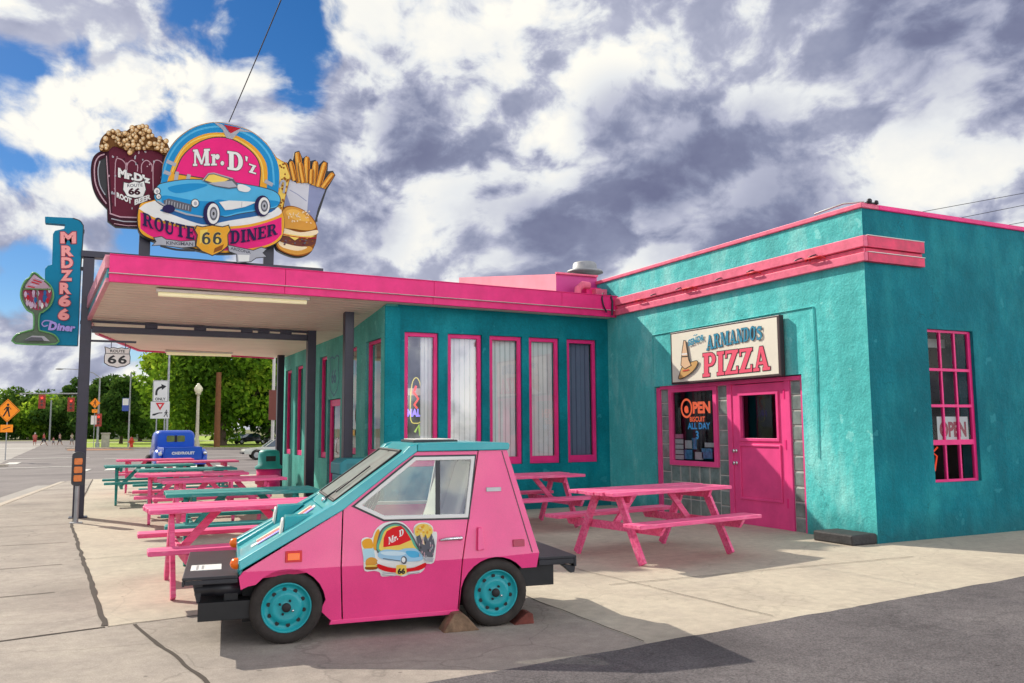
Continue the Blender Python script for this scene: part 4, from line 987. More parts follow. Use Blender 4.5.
def roof_sign():
    # ---- mug (zoom 85,115 x5.692)
    Z = (85, 115, 5.692)
    body = [(118, 205), (160, 168), (300, 185), (470, 190), (470, 480), (420, 560), (310, 640), (175, 632), (132, 600)]
    foam = spline([(85, 170), (98, 130), (130, 100), (175, 92), (230, 95), (262, 75), (295, 60), (345, 68), (375, 95), (395, 125), (440, 140), (470, 170), (478, 215), (450, 230), (400, 205), (300, 200), (265, 228), (235, 205), (165, 180), (130, 208), (95, 205)], 4)
    hand = spline([(118, 205), (80, 212), (48, 245), (36, 310), (45, 400), (75, 470), (128, 530)], 5, False)
    panel = MB(); p = Painter(panel, signfn, .0003); p.zoom(*Z)
    back = MB()
    for i, poly in enumerate((offset(body, 5), offset(foam, 4), offset(hand+[(132, 400)], 4))):
        back.plate(poly, [], lambda u, v, d, i=i: signfn(Z[0]+u/Z[2], Z[1]+v/Z[2], -.012-d-.004*i), .09, K)
    mug = back.build('mug_panel', rs)
    p.k = 0
    p.fill(hand+[(128, 480), (95, 430), (72, 370), (70, 300), (85, 255), (118, 240)], A_ROOTD); p.line(spline([(112, 222), (75, 240), (55, 290), (58, 380), (85, 450), (122, 505)], 4, False), 7, A_PALEP); p.line(spline([(85, 262), (74, 320), (85, 400), (115, 455)], 4, False), 6, A_GREY)
    p.fill(body, A_ROOT); p.fill([(118, 205), (135, 200), (160, 625), (132, 600)], A_ROOTD); p.fill([(440, 190), (470, 190), (470, 470), (440, 520)], A_ROOTD)
    p.fill([(136, 560), (200, 578), (310, 580), (310, 640), (175, 632), (140, 600)], A_ROOTD); p.line([(140, 560), (200, 580), (310, 585)], 7, A_PALEP); p.line([(150, 590), (220, 606), (305, 608)], 6, A_GREY); p.line([(165, 618), (240, 630), (300, 630)], 4, A_PALEP)
    p.line([(122, 232), (144, 560)], 5, A_PALEP)
    for x, y0, y1 in ((172, 255, 520), (240, 262, 330), (322, 262, 330), (388, 262, 430)):
        p.line(spline([(x, y1), (x+1, y0+20), (x+28, y0-4), (x+58, y0+22), (x+58, min(y1, y0+60))], 4, False), 5, A_PALEP)
    for i in range(46):
        x = random.uniform(135, 450); y = random.uniform(205, 545)
        if 175 < x < 390 and 300 < y < 500: continue
        p.fill(ell(x, y, random.uniform(3, 7), random.uniform(3, 10), n=8), random.choice([A_PALEP, A_GREY, A_ROOTD]))
    p.sans("Mr.D'z", line_fn(188, 355, 372, 392, 58, 40), A_WHITE, .06, K, .05)
    shield = [(222, 385), (250, 392), (280, 380), (310, 388), (335, 378), (345, 425), (330, 465), (285, 472), (240, 462), (218, 425)]
    p.outlined(shield, A_WHITE, 4, K); p.sans('ROUTE', line_fn(240, 412, 328, 408, 18), A_DGREY, .02); p.sans('66', line_fn(246, 455, 315, 456, 40), A_ROOTD, .05)
    p.sans('ROOT', line_fn(180, 470, 265, 508, 32, 34), A_WHITE, .05); p.sans('BEER', line_fn(282, 515, 375, 480, 34, 32), A_WHITE, .05)
    p.fill(foam, A_FOAMD)
    random.seed(3)
    fpoly = foam
    def inside(x, y, P):
        c = False; j = len(P)-1
        for i in range(len(P)):
            if ((P[i][1] > y) != (P[j][1] > y)) and x < (P[j][0]-P[i][0])*(y-P[i][1])/(P[j][1]-P[i][1]+1e-9)+P[i][0]: c = not c
            j = i
        return c
    n = 0
    while n < 110:
        x = random.uniform(85, 478); y = random.uniform(60, 228)
        if not inside(x, y, fpoly): continue
        r = random.uniform(10, 17); n += 1
        p.fill(ell(x, y, r, r, n=10), A_FOAMD); p.fill(ell(x-1, y-1, r-2.5, r-2.5, n=10), A_FOAM); p.fill(ell(x-r*.25, y-r*.3, r*.5, r*.5, n=8), A_FOAML)
    panel.build('mug_painting', mug, recalc=False)

    # ---- fries and burger (zoom 200,115 x4.407)
    Z2 = (200, 115, 4.407)
    fries_out = [(365, 205), (385, 215), (398, 195), (412, 205), (420, 165), (436, 160), (452, 195), (470, 182), (486, 205), (508, 200), (522, 225), (545, 203), (562, 212), (560, 250), (585, 248), (594, 265), (556, 330), (510, 470), (440, 440), (370, 410), (380, 330), (395, 260)]
    bun_out = spline([(352, 440), (368, 410), (400, 402), (450, 418), (495, 455), (515, 500), (512, 535), (505, 570), (480, 610), (430, 624), (370, 608), (335, 580), (345, 520)], 5)
    panel = MB(); p = Painter(panel, signfn, .0007); p.zoom(*Z2); p.k = 0
    back = MB()
    back.plate(offset(fries_out, 3), [], lambda u, v, d: signfn(Z2[0]+u/Z2[2], Z2[1]+v/Z2[2], -.010-d), .10, K); back.plate(offset(bun_out, 3), [], lambda u, v, d: signfn(Z2[0]+u/Z2[2], Z2[1]+v/Z2[2], -.006-d), .112, K)
    fb = back.build('fries_and_burger_panel', rs)
    p.fill([(385, 275), (425, 300), (480, 300), (548, 325), (520, 400), (505, 470), (440, 440), (370, 405), (380, 330)], A_BAG)
    p.fill([(482, 300), (552, 328), (520, 410), (505, 470), (470, 452)], A_BAGS); p.fill([(380, 345), (400, 400), (440, 430), (372, 408)], A_BAGS); p.line([(395, 330), (430, 350), (470, 380)], 3, A_BAGS)
    fr = [((385, 225), (400, 285), 16), ((430, 230), (440, 300), 24), ((530, 250), (512, 315), 24), ((455, 230), (462, 300), 22), ((372, 210), (392, 285), 17), ((400, 205), (418, 290), 19), ((428, 165), (445, 295), 24), ((470, 185), (470, 300), 22), ((508, 205), (502, 310), 22), ((550, 210), (520, 318), 22), ((585, 258), (540, 322), 20), ((440, 210), (455, 300), 18), ((490, 240), (488, 305), 16)]
    for a, b, w in fr:
        pp = [a, (a[0]*.93+b[0]*.07, a[1]*.93+b[1]*.07), (a[0]*.8+b[0]*.2, a[1]*.8+b[1]*.2), (a[0]*.4+b[0]*.6, a[1]*.4+b[1]*.6), b]; wf = [.42, .82, 1.0, 1.05, .95]; p.fill(stroke(pp, [w*1.18*k_+5 for k_ in wf]), K); p.fill(stroke(pp, [w*1.18*k_ for k_ in wf]), A_FRY)
        a2 = (a[0]-w*.2, a[1]+4); b2 = (b[0]-w*.2, b[1]); p.fill(stroke([a2, b2], w*.35), A_FRYL); a3 = (a[0]+w*.35, a[1]+6); b3 = (b[0]+w*.35, b[1]); p.fill(stroke([a3, b3], w*.22), A_FRYD)
    p.fill(bun_out, A_FRYD)
    p.fill(spline([(345, 548), (400, 568), (480, 580), (490, 600), (430, 618), (370, 603), (340, 578)], 4), A_BUN); p.fill(spline([(352, 550), (400, 572), (470, 584), (430, 600), (370, 588), (345, 570)], 4), A_BUNL)
    p.fill(spline([(348, 530), (400, 540), (460, 552), (508, 540), (500, 572), (450, 582), (390, 572), (345, 555)], 4), A_MEAT)
    for i in range(26): p.fill(ell(random.uniform(355, 500), random.uniform(545, 575), 5, 3, n=7), random.choice([A_FRYD, A_ROOT, A_DGREY]))
    p.fill([(362, 518), (440, 528), (505, 535), (470, 548), (440, 540), (415, 556), (390, 538), (358, 532)], A_YEL); p.line(spline([(352, 526), (420, 540), (510, 546)], 4, False), 4, A_RED)
    p.fill(spline([(350, 500), (380, 505), (440, 520), (512, 510), (508, 530), (450, 536), (390, 528), (350, 518)], 4), A_BUNL)
    p.fill(spline([(355, 445), (372, 415), (405, 408), (450, 423), (490, 458), (508, 498), (470, 512), (410, 505), (355, 495)], 5), A_BUN); p.fill(spline([(375, 430), (410, 418), (450, 436), (480, 468), (440, 470), (395, 455)], 4), A_FRYL)
    for i in range(34):
        a = random.uniform(385, 485); b = random.uniform(428, 480); p.fill(ell(a, b, 4, 2.5, n=7, rot=random.uniform(0, 180)), A_BUNL)
    panel.build('fries_and_burger_painting', fb, recalc=False)

    # ---- jukebox with car (zoom 70,110 x3.793)
    Z3 = (70, 110, 3.793)
    arch = [(318, 345), (345, 270), (350, 215), (372, 160), (410, 110), (470, 70), (540, 52), (600, 58), (682, 84), (742, 130), (780, 185), (812, 205), (832, 255), (812, 340), (800, 390), (560, 400), (330, 380)]
    drum = spline([(262, 372), (300, 352), (420, 330), (600, 330), (740, 350), (802, 395), (802, 478), (765, 515), (690, 535), (560, 545), (430, 520), (320, 498), (262, 460)], 5)
    back = MB(); q = lambda u, v, d: signfn(Z3[0]+u/Z3[2], Z3[1]+v/Z3[2], .06-d)
    back.plate(offset(spline(arch[:10], 5, False)+arch[10:], 2), [], q, .14, K); back.plate(offset(drum, 3), [], lambda u, v, d: signfn(Z3[0]+u/Z3[2], Z3[1]+v/Z3[2], .075-d), .16, K)
    jk = back.build('jukebox_panel', rs)
    panel = MB(); p = Painter(panel, lambda x, y, d: signfn(x, y, .078+d), .0007); p.zoom(*Z3); p.k = 0
    p.fill(spline(arch[:10], 5, False)+arch[10:], A_GOLD)
    # dotted yellow side pillar
    p.fill([(782, 190), (812, 208), (830, 255), (810, 340), (795, 390), (770, 380), (795, 300)], A_YEL)
    for i in range(40):
        a = random.uniform(778, 826); b = random.uniform(205, 385)
        if inside(a, b, [(782, 190), (812, 208), (830, 255), (810, 340), (795, 390), (770, 380), (795, 300)]): p.fill(ell(a, b, 4, 4, n=6), A_FRYD)
    p.line(spline([(790, 300), (800, 275), (812, 282), (806, 320)], 4, False), 8, A_GREY)
    out = spline([(330, 345), (345, 270), (352, 215), (374, 160), (412, 112), (470, 73), (540, 55), (600, 61), (680, 87), (738, 132), (776, 188), (790, 245), (786, 320)], 4, False)
    p.fill(out+[(560, 345)], A_BLUE)
    hl = spline([(352, 250), (372, 190), (412, 130), (470, 88), (545, 70), (605, 76), (680, 104), (732, 150), (762, 205), (770, 290)], 4, False); p.line(hl, 7, A_LBLUE)
    yo = spline([(352, 340), (372, 262), (398, 190), (440, 132), (500, 100), (560, 92), (620, 100), (690, 140), (735, 195), (746, 250), (740, 320)], 4, False); p.fill(yo+[(560, 340)], A_GOLD)
    p.line(spline([(385, 240), (420, 165), (470, 122), (540, 103), (610, 110), (680, 150), (722, 205), (730, 280)], 4, False), 5, A_YEL)
    pk = spline([(398, 245), (425, 185), (470, 142), (520, 118), (575, 112), (630, 128), (690, 172), (716, 225), (712, 300)], 4, False); p.outlined(pk+[(600, 290), (500, 262)], A_PINK, 4, K)
    for a, b in (((365, 200), (400, 215)), ((355, 240), (380, 250)), ((405, 240), (398, 280)), ((450, 250), (440, 285)), ((735, 275), (765, 290))): p.line([a, b], 14, A_GREY)
    p.fill([(540, 52), (575, 62), (600, 92), (625, 72), (690, 92), (640, 88), (612, 118), (590, 112), (575, 80)], A_GREY); p.fill([(580, 62), (645, 76), (606, 96)], A_RED)
    # letters Mr. D'z
    WH = A_WHITE
    p.slab("Mr.", line_fn(464, 219, 583, 216, 62, 66), WH, .05, K, .03); p.slab("D", line_fn(594, 232, 655, 240, 70), WH, .05, K, .03); p.slab("'z", line_fn(658, 238, 704, 251, 58, 54), WH, .05, K, .03)
    # drum
    p.fill(drum, A_GOLD)
    band = spline([(266, 392), (330, 428), (430, 452), (560, 458), (690, 446), (798, 412)], 5, False)
    p.fill(band+spline([(798, 476), (762, 508), (690, 528), (560, 537), (430, 513), (320, 490), (266, 456)], 5, False), A_PINK)
    top = spline([(266, 375), (300, 356), (420, 334), (600, 334), (738, 353), (798, 396), (690, 436), (560, 448), (430, 442), (330, 418), (266, 384)], 5); p.fill(top, A_WHITE)
    p.fill(spline([(340, 385), (430, 372), (720, 380), (780, 372), (740, 400), (600, 425), (520, 440), (470, 432), (380, 400)], 4), A_DBLUE)
    # convertible
    body = spline([(322, 318), (330, 298), (350, 285), (430, 272), (500, 272), (560, 272), (640, 286), (720, 300), (775, 318), (792, 345), (780, 372), (752, 380), (725, 385), (640, 398), (590, 410), (560, 405), (500, 412), (440, 398), (360, 372), (322, 345)], 4)
    p.outlined(body, A_LBLUE, 3, K)
    p.fill(spline([(345, 345), (360, 330), (460, 348), (530, 352), (560, 345), (600, 352), (640, 370), (720, 350), (785, 352), (770, 372), (640, 392), (590, 405), (500, 408), (430, 392), (360, 368)], 4), A_BLUE)
    p.fill(spline([(370, 300), (450, 285), (520, 290), (470, 310), (400, 322)], 4), A_BLUE)
    p.fill([(352, 350), (372, 342), (462, 366), (456, 392), (380, 376), (356, 366)], A_DGREY)
    for i in range(9): p.line([(364+i*10.5, 348+i*2.6), (362+i*10.5, 366+i*2.6)], 3, A_GREY)
    for c, r in (((472, 360), 13), ((328, 315), 11), ((334, 335), 8)): p.fill(ell(*c, r+3, r+4, n=14), K); p.fill(ell(*c, r, r+1, n=14), A_WHITE); p.fill(ell(c[0]+1, c[1]+1, r*.5, r*.6, n=10), A_GREY)
    p.line([(330, 352), (380, 382), (440, 402), (500, 412)], 6, A_GREY)
    p.fill([(562, 356), (600, 350), (650, 352), (704, 356), (660, 374), (610, 384), (585, 386)], A_WHITE); p.line([(648, 354), (646, 376)], 2, A_GREY)
    p.fill([(500, 275), (520, 248), (540, 246), (615, 268), (640, 300), (600, 306), (545, 296)], A_DGREY); p.fill([(508, 274), (524, 254), (542, 252), (600, 270), (580, 280), (540, 284)], A_YEL); p.fill([(520, 285), (560, 280), (610, 276), (630, 298), (600, 302), (550, 294)], A_GREY)
    p.fill(spline([(632, 292), (650, 290), (680, 304), (668, 318), (636, 312)], 4), A_WHITE); p.line([(500, 276), (522, 249), (542, 247), (614, 268)], 4, A_GREY)
    for cx, cy, rx, ry in ((540, 400, 24, 42), (731, 371, 22, 36)):
        p.fill(ell(cx-6, cy, rx+8, ry+4, n=20), A_NAVY); p.fill(ell(cx, cy, rx-1, ry-3, n=20), A_WHITE); p.fill(ell(cx+1, cy, rx*.62, ry*.62, n=18), A_DGREY); p.fill(ell(cx+1, cy, rx*.42, ry*.42, n=14), A_GREY); p.fill(ell(cx+1, cy, rx*.18, ry*.18, n=10), K)
    p.fill(ell(372, 382, 24, 16, n=16), A_NAVY)
    # lettering on the drum
    p.slab('ROUTE', line_fn(274, 444, 470, 498, 50, 48, arc=-6), A_NAVY, .07); p.slab('DINER', line_fn(604, 514, 782, 478, 50, 44, arc=-5), A_NAVY, .07)
    sh = [(478, 448), (498, 452), (535, 446), (575, 452), (596, 446), (602, 462), (592, 480), (594, 520), (570, 540), (536, 556), (498, 540), (476, 520), (482, 480), (472, 462)]
    p.outlined(sh, A_GOLD, 4, K); p.fill([(490, 462), (520, 458), (505, 500), (488, 515)], A_YEL); p.fill([(545, 530), (580, 515), (572, 536), (540, 548)], A_FRYD)
    p.slab('66', line_fn(494, 516, 574, 516, 44), K, .06, A_YEL, .03)
    # ribbons
    p.outlined([(318, 492), (345, 488), (360, 498), (420, 506), (470, 502), (470, 524), (420, 528), (362, 520), (340, 518), (312, 520), (326, 506)], A_GREY, 3, K); p.sans('KINGMAN', line_fn(362, 517, 464, 522, 14), A_DGREY, .03)
    p.outlined([(596, 520), (640, 530), (690, 540), (720, 528), (738, 534), (724, 548), (738, 562), (700, 566), (680, 580), (630, 584), (628, 552), (600, 542)], A_GREY, 3, K); p.sans('ARIZONA', line_fn(604, 536, 680, 552, 12), A_DGREY, .03); p.fill([(632, 555), (676, 556), (674, 580), (634, 580)], A_WHITE)
    p.fill(stroke(spline([(340, 522), (400, 536), (470, 540)], 4, False), 8), K)
    panel.build('jukebox_painting', jk, recalc=False)
    D = M['steel_dark']
    for px in (144.5, 269):
        x = at_y(px, 250, 8.42).x; b = MB(); b.box(x-.09, x+.09, 8.42, 8.515, 4.442, 6.2, D); b.build('support_post', rs, bevel=.005)
    b = MB(); b.box(at_y(112, 200, 8.4).x, at_y(318, 200, 8.4).x, 8.412, 8.419, 5.35, 5.43, D); b.build('cross_bar', rs)
roof_sign()
# ------------------------------------------------------------------ blade sign on the pole (zoom 0,200 x4.269)
def blade_sign():
    t = thing('blade_sign', 'teal vertical blade sign with pink letters and neon sundae glass on the pole', 'sign', (0, 0, 0))
    Y = 8.33; Z = (0, 200, 4.269)
    fn = lambda px, py, d: Vector((at_y(px, py, Y).x, Y-d, at_y(px, py, Y).z))
    TB = cm('sign_teal', (.004, .20, .34)); NG = cm('neon_tube_green', (.12, .20, .07)); PL = cm('letter_pink', (.88, .35, .33)); MA = cm('maroon', (.30, .03, .06)); VI = cm('violet', (.42, .34, .75))
    shp = [(192, 70), (312, 76), (340, 86), (354, 102), (358, 128), (346, 300), (332, 622), (160, 618), (165, 520), (190, 420), (192, 292), (204, 279), (222, 275), (226, 145), (234, 131), (274, 122), (277, 104), (192, 97)]
    b = MB(); b.plate(shp, [], lambda u, v, d: fn(Z[0]+u/Z[2], Z[1]+v/Z[2], -d), .16, TB); bd = b.build('sign_body', t, bevel=.01)
    f = MB(); p = Painter(f, lambda x, y, d: fn(x, y, .002+d), .002); p.zoom(*Z)
    p.line([(346, 300), (332, 622)], 3, K); p.line(spline([(312, 78), (340, 88), (352, 104), (356, 128), (344, 300)], 3, False), 4, K)
    for ch, x0, y0, x1, y1 in (('M', 258, 136, 325, 186), ('R', 262, 195, 315, 241), ('D', 262, 245, 312, 292), ('Z', 258, 300, 310, 346), ('R', 255, 354, 304, 402), ('6', 250, 405, 302, 456), ('6', 248, 464, 296, 514)):
        for q_, m_, g_ in ((.10, MA, 3), (.055, PL, 0)):
            p.k += 1; vs, fs, w = sans(ch, q_); ys_ = [v for u, v in vs]; a, c = min(ys_), max(ys_)
            f.add([p.pt(x0-g_+(x1-x0+2*g_)*u/w, y1+g_-(y1-y0+2*g_)*(v-a)/(c-a)) for u, v in vs], fs, m_)
    # script word
    sl = lambda x0, y0, x1, y1, h: (lambda u, v, w: (x0+(x1-x0)*u/w+v*h*.22, y0+(y1-y0)*u/w-v*h))
    p.sans('D', sl(205, 556, 240, 560, 40), VI, .06, A_NAVY, .05); p.line(spline([(225, 520), (195, 516), (180, 528), (188, 540), (205, 536)], 4, False), 5, VI)
    p.sans('iner', sl(242, 558, 318, 564, 34), VI, .05, A_NAVY, .05)
    f.build('lettering', bd, recalc=False)
    # sundae glass with neon outline
    b = MB(); g = spline([(96, 380), (110, 350), (130, 335), (140, 318), (155, 318), (180, 340), (210, 365), (224, 390), (226, 420), (212, 455), (185, 478), (168, 490), (166, 555), (185, 565), (232, 580), (238, 614), (68, 612), (74, 578), (130, 560), (146, 550), (146, 490), (120, 472), (100, 440), (92, 410)], 3)
    b.plate(g, [], lambda u, v, d: fn(Z[0]+u/Z[2], Z[1]+v/Z[2], .045-d), .04, A_DGREY)
    gl = b.build('sundae_panel', t)
    f = MB(); p = Painter(f, lambda x, y, d: fn(x, y, .048+d), .002); p.zoom(*Z)
    GG = cm('grey_green', (.13, .17, .12)); LP_ = cm('lilac', (.55, .40, .52)); 
    p.fill(g, GG)
    bowl = spline([(104, 385), (160, 388), (216, 385), (218, 415), (200, 450), (172, 470), (150, 470), (122, 452), (104, 420)], 3)
    p.fill(bowl, cm('berry', (.40, .05, .11)))
    for i in range(26):
        x = random.uniform(110, 212); y = random.uniform(385, 455)
        if inside_poly(x, y, bowl): p.fill(spline([(x, y-14), (x+7, y), (x, y+14), (x-7, y)], 2), random.choice([LP_, A_WHITE, A_RED, LP_, A_DBLUE]))
    p.fill(spline([(110, 380), (125, 350), (145, 325), (152, 325), (180, 345), (212, 378), (160, 384)], 3), cm('cream_pink', (.45, .30, .36)))
    for i in range(5): p.line([(120+i*8, 372-i*9), (150+i*10, 378-i*7)], 5, random.choice([LP_, A_RED, A_GREY]))
    p.line([(104, 384), (218, 386)], 6, NG); p.line([(160, 388), (166, 470)], 5, GG); p.fill([(110, 598), (140, 582), (190, 584), (215, 606)], A_GREY); p.fill([(100, 604), (135, 588), (180, 590), (190, 604)], A_DGREY)
    f.build('sundae_painting', gl, recalc=False)
    f = MB(); pp = [fn(Z[0]+u/Z[2], Z[1]+v/Z[2], .08) for u, v in offset(g, 2)]; f.tube(pp+[pp[0]], .014, mat('green_tube', (.10, .30, .09), .3, emit=.1), 5, cap=False); f.build('neon_tube', gl)
    for v in (130, 290, 520, 595): 
        f = MB(); a = fn(Z[0]+350/Z[2], Z[1]+v/Z[2], -.08); f.box(a.x-.03, -8.847, Y+.05, Y+.11, a.z-.03, a.z+.03, M['steel_dark']); f.build('bracket', t)
def inside_poly(x, y, P):
    c = False; j = len(P)-1
    for i in range(len(P)):
        if ((P[i][1] > y) != (P[j][1] > y)) and x < (P[j][0]-P[i][0])*(y-P[i][1])/(P[j][1]-P[i][1]+1e-9)+P[i][0]: c = not c
        j = i
    return c
blade_sign()
# hanging highway shield
def shield_sign():
    t = thing('hanging_shield_sign', 'white shield shaped 66 sign hanging from an arm under the canopy', 'sign', (0, 0, 0))
    x0, x1, z0, z1 = -8.47, -8.06, 2.475, 2.84; Y = 8.40; cx = (x0+x1)/2; w = (x1-x0)/2
    sh = [(-1, 1), (-.62, .86), (-.3, .95), (0, .86), (.3, .95), (.62, .86), (1, 1), (.92, .45), (1, .05), (.98, -.55), (.62, -.82), (.3, -.88), (0, -.98), (-.3, -.88), (-.62, -.82), (-.98, -.55), (-1, .05), (-.92, .45)]
    m2 = lambda u, v: (cx+u*w, (z0+z1)/2+v*(z1-z0)/2)
    q = [m2(u, v) for u, v in sh]
    b = MB(); b.plate(q, [], lambda u, v, d: Vector((u, Y-d, v)), .02, K)
    b.plate(offset(q, -.012), [], lambda u, v, d: Vector((u, Y-.022, v)), 0, M['sign_white'])
    b.add([(cx-w*.88, Y-.024, z1-.125), (cx+w*.88, Y-.024, z1-.125), (cx+w*.88, Y-.024, z1-.115), (cx-w*.88, Y-.024, z1-.115)], [(0, 1, 2, 3)], K)
    vs, fs, tw = sans('ROUTE', .02); b.add([(cx-w*.55+u*w*1.1/tw, Y-.024, z1-.10+v*.05) for u, v in vs], fs, K)
    vs, fs, tw = sans('66', .03, 1.15); b.add([(cx-w*.72+u*w*1.44/tw, Y-.024, z0+.075+v*.15) for u, v in vs], fs, K)
    b.build('shield_plate', t, recalc=False)
    a = MB(); a.bar((-8.674, 8.42, 2.93), (-7.98, 8.42, 2.93), .03, .035, M['steel_dark'])
    for x in (cx-.1, cx+.12): a.tube([(x, 8.41, 2.93), (x, 8.41, 2.80)], .006, M['steel_dark'], 5)
    a.build('arm', t)
shield_sign()
# overhead wires
def wire(name, a, b, sag, label, group=None, r=.012, n=24):
    m_ = MB(); a = Vector(a); b = Vector(b)
    m_.tube([a.lerp(b, i/n)-Vector((0, 0, sag*4*(i/n)*(1-i/n))) for i in range(n+1)], r, M['sign_black'], 5)
    return tag(m_.build(name), label, 'cable', group)
p0 = at_y(229, 122, 8.3); p1 = at_y(279, -2, 4.0)
wire('guy_cable', p0, p0+(p1-p0)*3.2, .12, 'thin dark cable rising from the top of the jukebox sign', r=.009)
for i, (a, b) in enumerate((((905, 215), (1030, 192)), ((935, 223), (1030, 204)), ((975, 231), (1030, 221)))):
    q0 = at_y(*a, 26.0); q1 = at_y(*b, 24.0)
    wire('power_line', q0-(q1-q0)*1.5, q1+(q1-q0)*1.2, .0, ('topmost', 'middle', 'lowest')[i]+' of the three power lines behind the stucco block', 'power lines behind the stucco block', .018)
# ------------------------------------------------------------------ pink and teal micro car (local x = rearward, y = away from the street side, z up)
CARO = Vector((-7.34, -1.56, 0)); CARRZ = atan2(-.12905, .99164)
car = thing('micro_car', 'tiny wedge shaped pink and teal electric car with black box bumpers', 'car', CARO, CARRZ)
_ch = Vector((cos(CARRZ), sin(CARRZ), 0)); _cn = Vector((-sin(CARRZ), cos(CARRZ), 0))
def car_px(px, py, yin=0.0):
    """photo survey: point of the upright plane y = yin of the car, as (x, z)"""
    d = ray(px, py); P0 = CARO+_cn*yin; t = ((P0-CAM).dot(_cn))/d.dot(_cn); P = CAM+d*t
    return ((P-CARO).dot(_ch), P.z)
def dusty_glass():
    m = mat('dusty_windscreen', (.36, .40, .37), .35, var=.35, vscale=6, spec=.6); nt = m.node_tree; nd = nt.nodes; lk = nt.links
    b = nd['Principled BSDF']; out = [n for n in nd if n.type == 'OUTPUT_MATERIAL'][0]; tr = nd.new('ShaderNodeBsdfTransparent'); tr.inputs['Color'].default_value = (.85, .9, .86, 1)
    mx = nd.new('ShaderNodeMixShader'); mx.inputs[0].default_value = .62; lk.new(tr.outputs[0], mx.inputs[1]); lk.new(b.outputs[0], mx.inputs[2]); lk.new(mx.outputs[0], out.inputs['Surface']); return m
def microcar():
    PK, TL = M['car_pink'], M['car_teal']; BK = M['black_vinyl']
    WY = 1.30
    yside = lambda z: .0+max(0, z-.5)*.145+max(0, .5-z)*.12
    near = lambda u, v, d: Vector((u, yside(v)+d, v)); far = lambda u, v, d: Vector((u, WY-yside(v)-d, v))
    def arch(cx, r, a0, a1, n=10): return [(cx+r*cos(radians(a0+(a1-a0)*i/n)), .235+r*sin(radians(a0+(a1-a0)*i/n))) for i in range(n+1)]
    r = .262
    up_f = [(-.31, .458), (.352, .491), (.366, .862), (-.285, .492)]
    up_d = [(.362, .491), (1.213, .495), (1.363, 1.258), (.905, 1.258), (.79, 1.178), (.376, .870)]
    up_q = [(1.223, .495), (1.803, .510), (1.592, 1.262), (1.373, 1.26)]
    low_f = [(-.31, .458), (.352, .491), (.370, .13), (.30, .125), (.225, .20)]+arch(0, r, 8, 140)+[(-.25, .395), (-.295, .375)]
    low_d = [(.362, .491), (1.213, .495), (1.190, .135), (.380, .13)]
    low_q = [(1.223, .495), (1.803, .510), (1.785, .405)]+arch(1.47, r, 40, 168)+[(1.20, .135)]
    win = [(.452, .892), (.655, .792), (1.268, .782), (1.338, 1.222), (.885, 1.222)]
    bd = MB()
    for fn in (near, far):
        bd.plate(up_f, [], fn, .02, PK); bd.plate(low_f, [], fn, .02, PK)
        bd.plate(up_q, [], fn, .02, PK); bd.plate(low_q, [], fn, .02, PK)
    bd.plate(up_d, [win], far, .02, PK); bd.plate(low_d, [], far, .02, PK)
    # rear and nose panels
    def lo(x, z, m=.0): return [(x, yside(z)+m, z), (x, WY-yside(z)-m, z)]
    a = lo(1.803, .51)+lo(1.785, .405)+lo(1.592, 1.262)
    bd.add([a[0], a[1], a[5], a[4]], [(0, 1, 2, 3)], PK); bd.add([a[0], a[1], a[3], a[2]], [(0, 1, 2, 3)], PK)
    a = lo(-.31, .46)+lo(-.295, .375)+lo(-.285, .50); bd.add([a[0], a[1], a[3], a[2]], [(0, 1, 2, 3)], PK); bd.add([a[0], a[1], a[5], a[4]], [(0, 1, 2, 3)], TL)
    body = bd.build('body', car)
    s = MB()   # sills
    s.plate([(.285, .10), (1.21, .105), (1.20, .135), (.30, .13)], [], lambda u, v, d: Vector((u, .040+d, v)), .05, PK); s.build('sill', car, bevel=.004)
    s = MB(); s.plate([(.285, .10), (1.21, .105), (1.20, .135), (.30, .13)], [], lambda u, v, d: Vector((u, WY-.040-d, v)), .05, PK); s.build('sill', car, bevel=.004)
    # rear corner strips / hatch seams
    s = MB()
    s.plate([(1.548, 1.255), (1.554, 1.255), (1.752, .515), (1.745, .515)], [], lambda u, v, d: Vector((u, yside(v)-.0025, v)), 0, BK); s.build('hatch_seam', car, recalc=False)
    # ---- teal hood, rails, roof
    H = MB()
    rail = [(-.305, .502), (-.315, .565), (.30, .905), (.80, 1.252), (.85, 1.302), (.905, 1.318), (.905, 1.262), (.79, 1.182), (.371, .868)]
    H.plate(rail, [], lambda u, v, d: Vector((u, yside(v)-.018+d, v)), .13, TL); H.plate(rail, [], lambda u, v, d: Vector((u, WY-yside(v)+.018-d, v)), .13, TL)
    y0 = yside(1.27)-.018
    H.plate([(.906, 1.262), (.906, 1.319), (1.28, 1.325), (1.60, 1.318), (1.612, 1.30), (1.602, 1.264)], [], lambda u, v, d: Vector((u, y0+d, v)), WY-2*y0, TL)
    # header and hood planes
    def cross(u0, z0, u1, z1, ya, yb, m, th=.02):
        H.add([(u0, ya, z0), (u0, yb, z0), (u1, yb, z1), (u1, ya, z1), (u0+.01, ya, z0-th), (u0+.01, yb, z0-th), (u1+.01, yb, z1-th), (u1+.01, ya, z1-th)], [(0, 1, 2, 3), (7, 6, 5, 4), (0, 4, 5, 1), (1, 5, 6, 2), (2, 6, 7, 3), (3, 7, 4, 0)], m)
    cross(.80, 1.258, .906, 1.316, .20, WY-.20, TL)
    cross(-.31, .520, .26, .860, .12, WY-.12, TL); cross(.26, .862, .325, .918, .15, WY-.15, TL)
    # stepped ribs of the hood
    for ya, yb in ((.19, .27), (WY-.27, WY-.19)): cross(-.312, .552, .05, .762, ya, yb, TL, .05)
    H.box(-.314, -.290, .12, WY-.12, .46, .53, TL)
    hood = H.build('hood_and_roof', car, bevel=.008)
    p = MB()   # painted swoosh on the hood
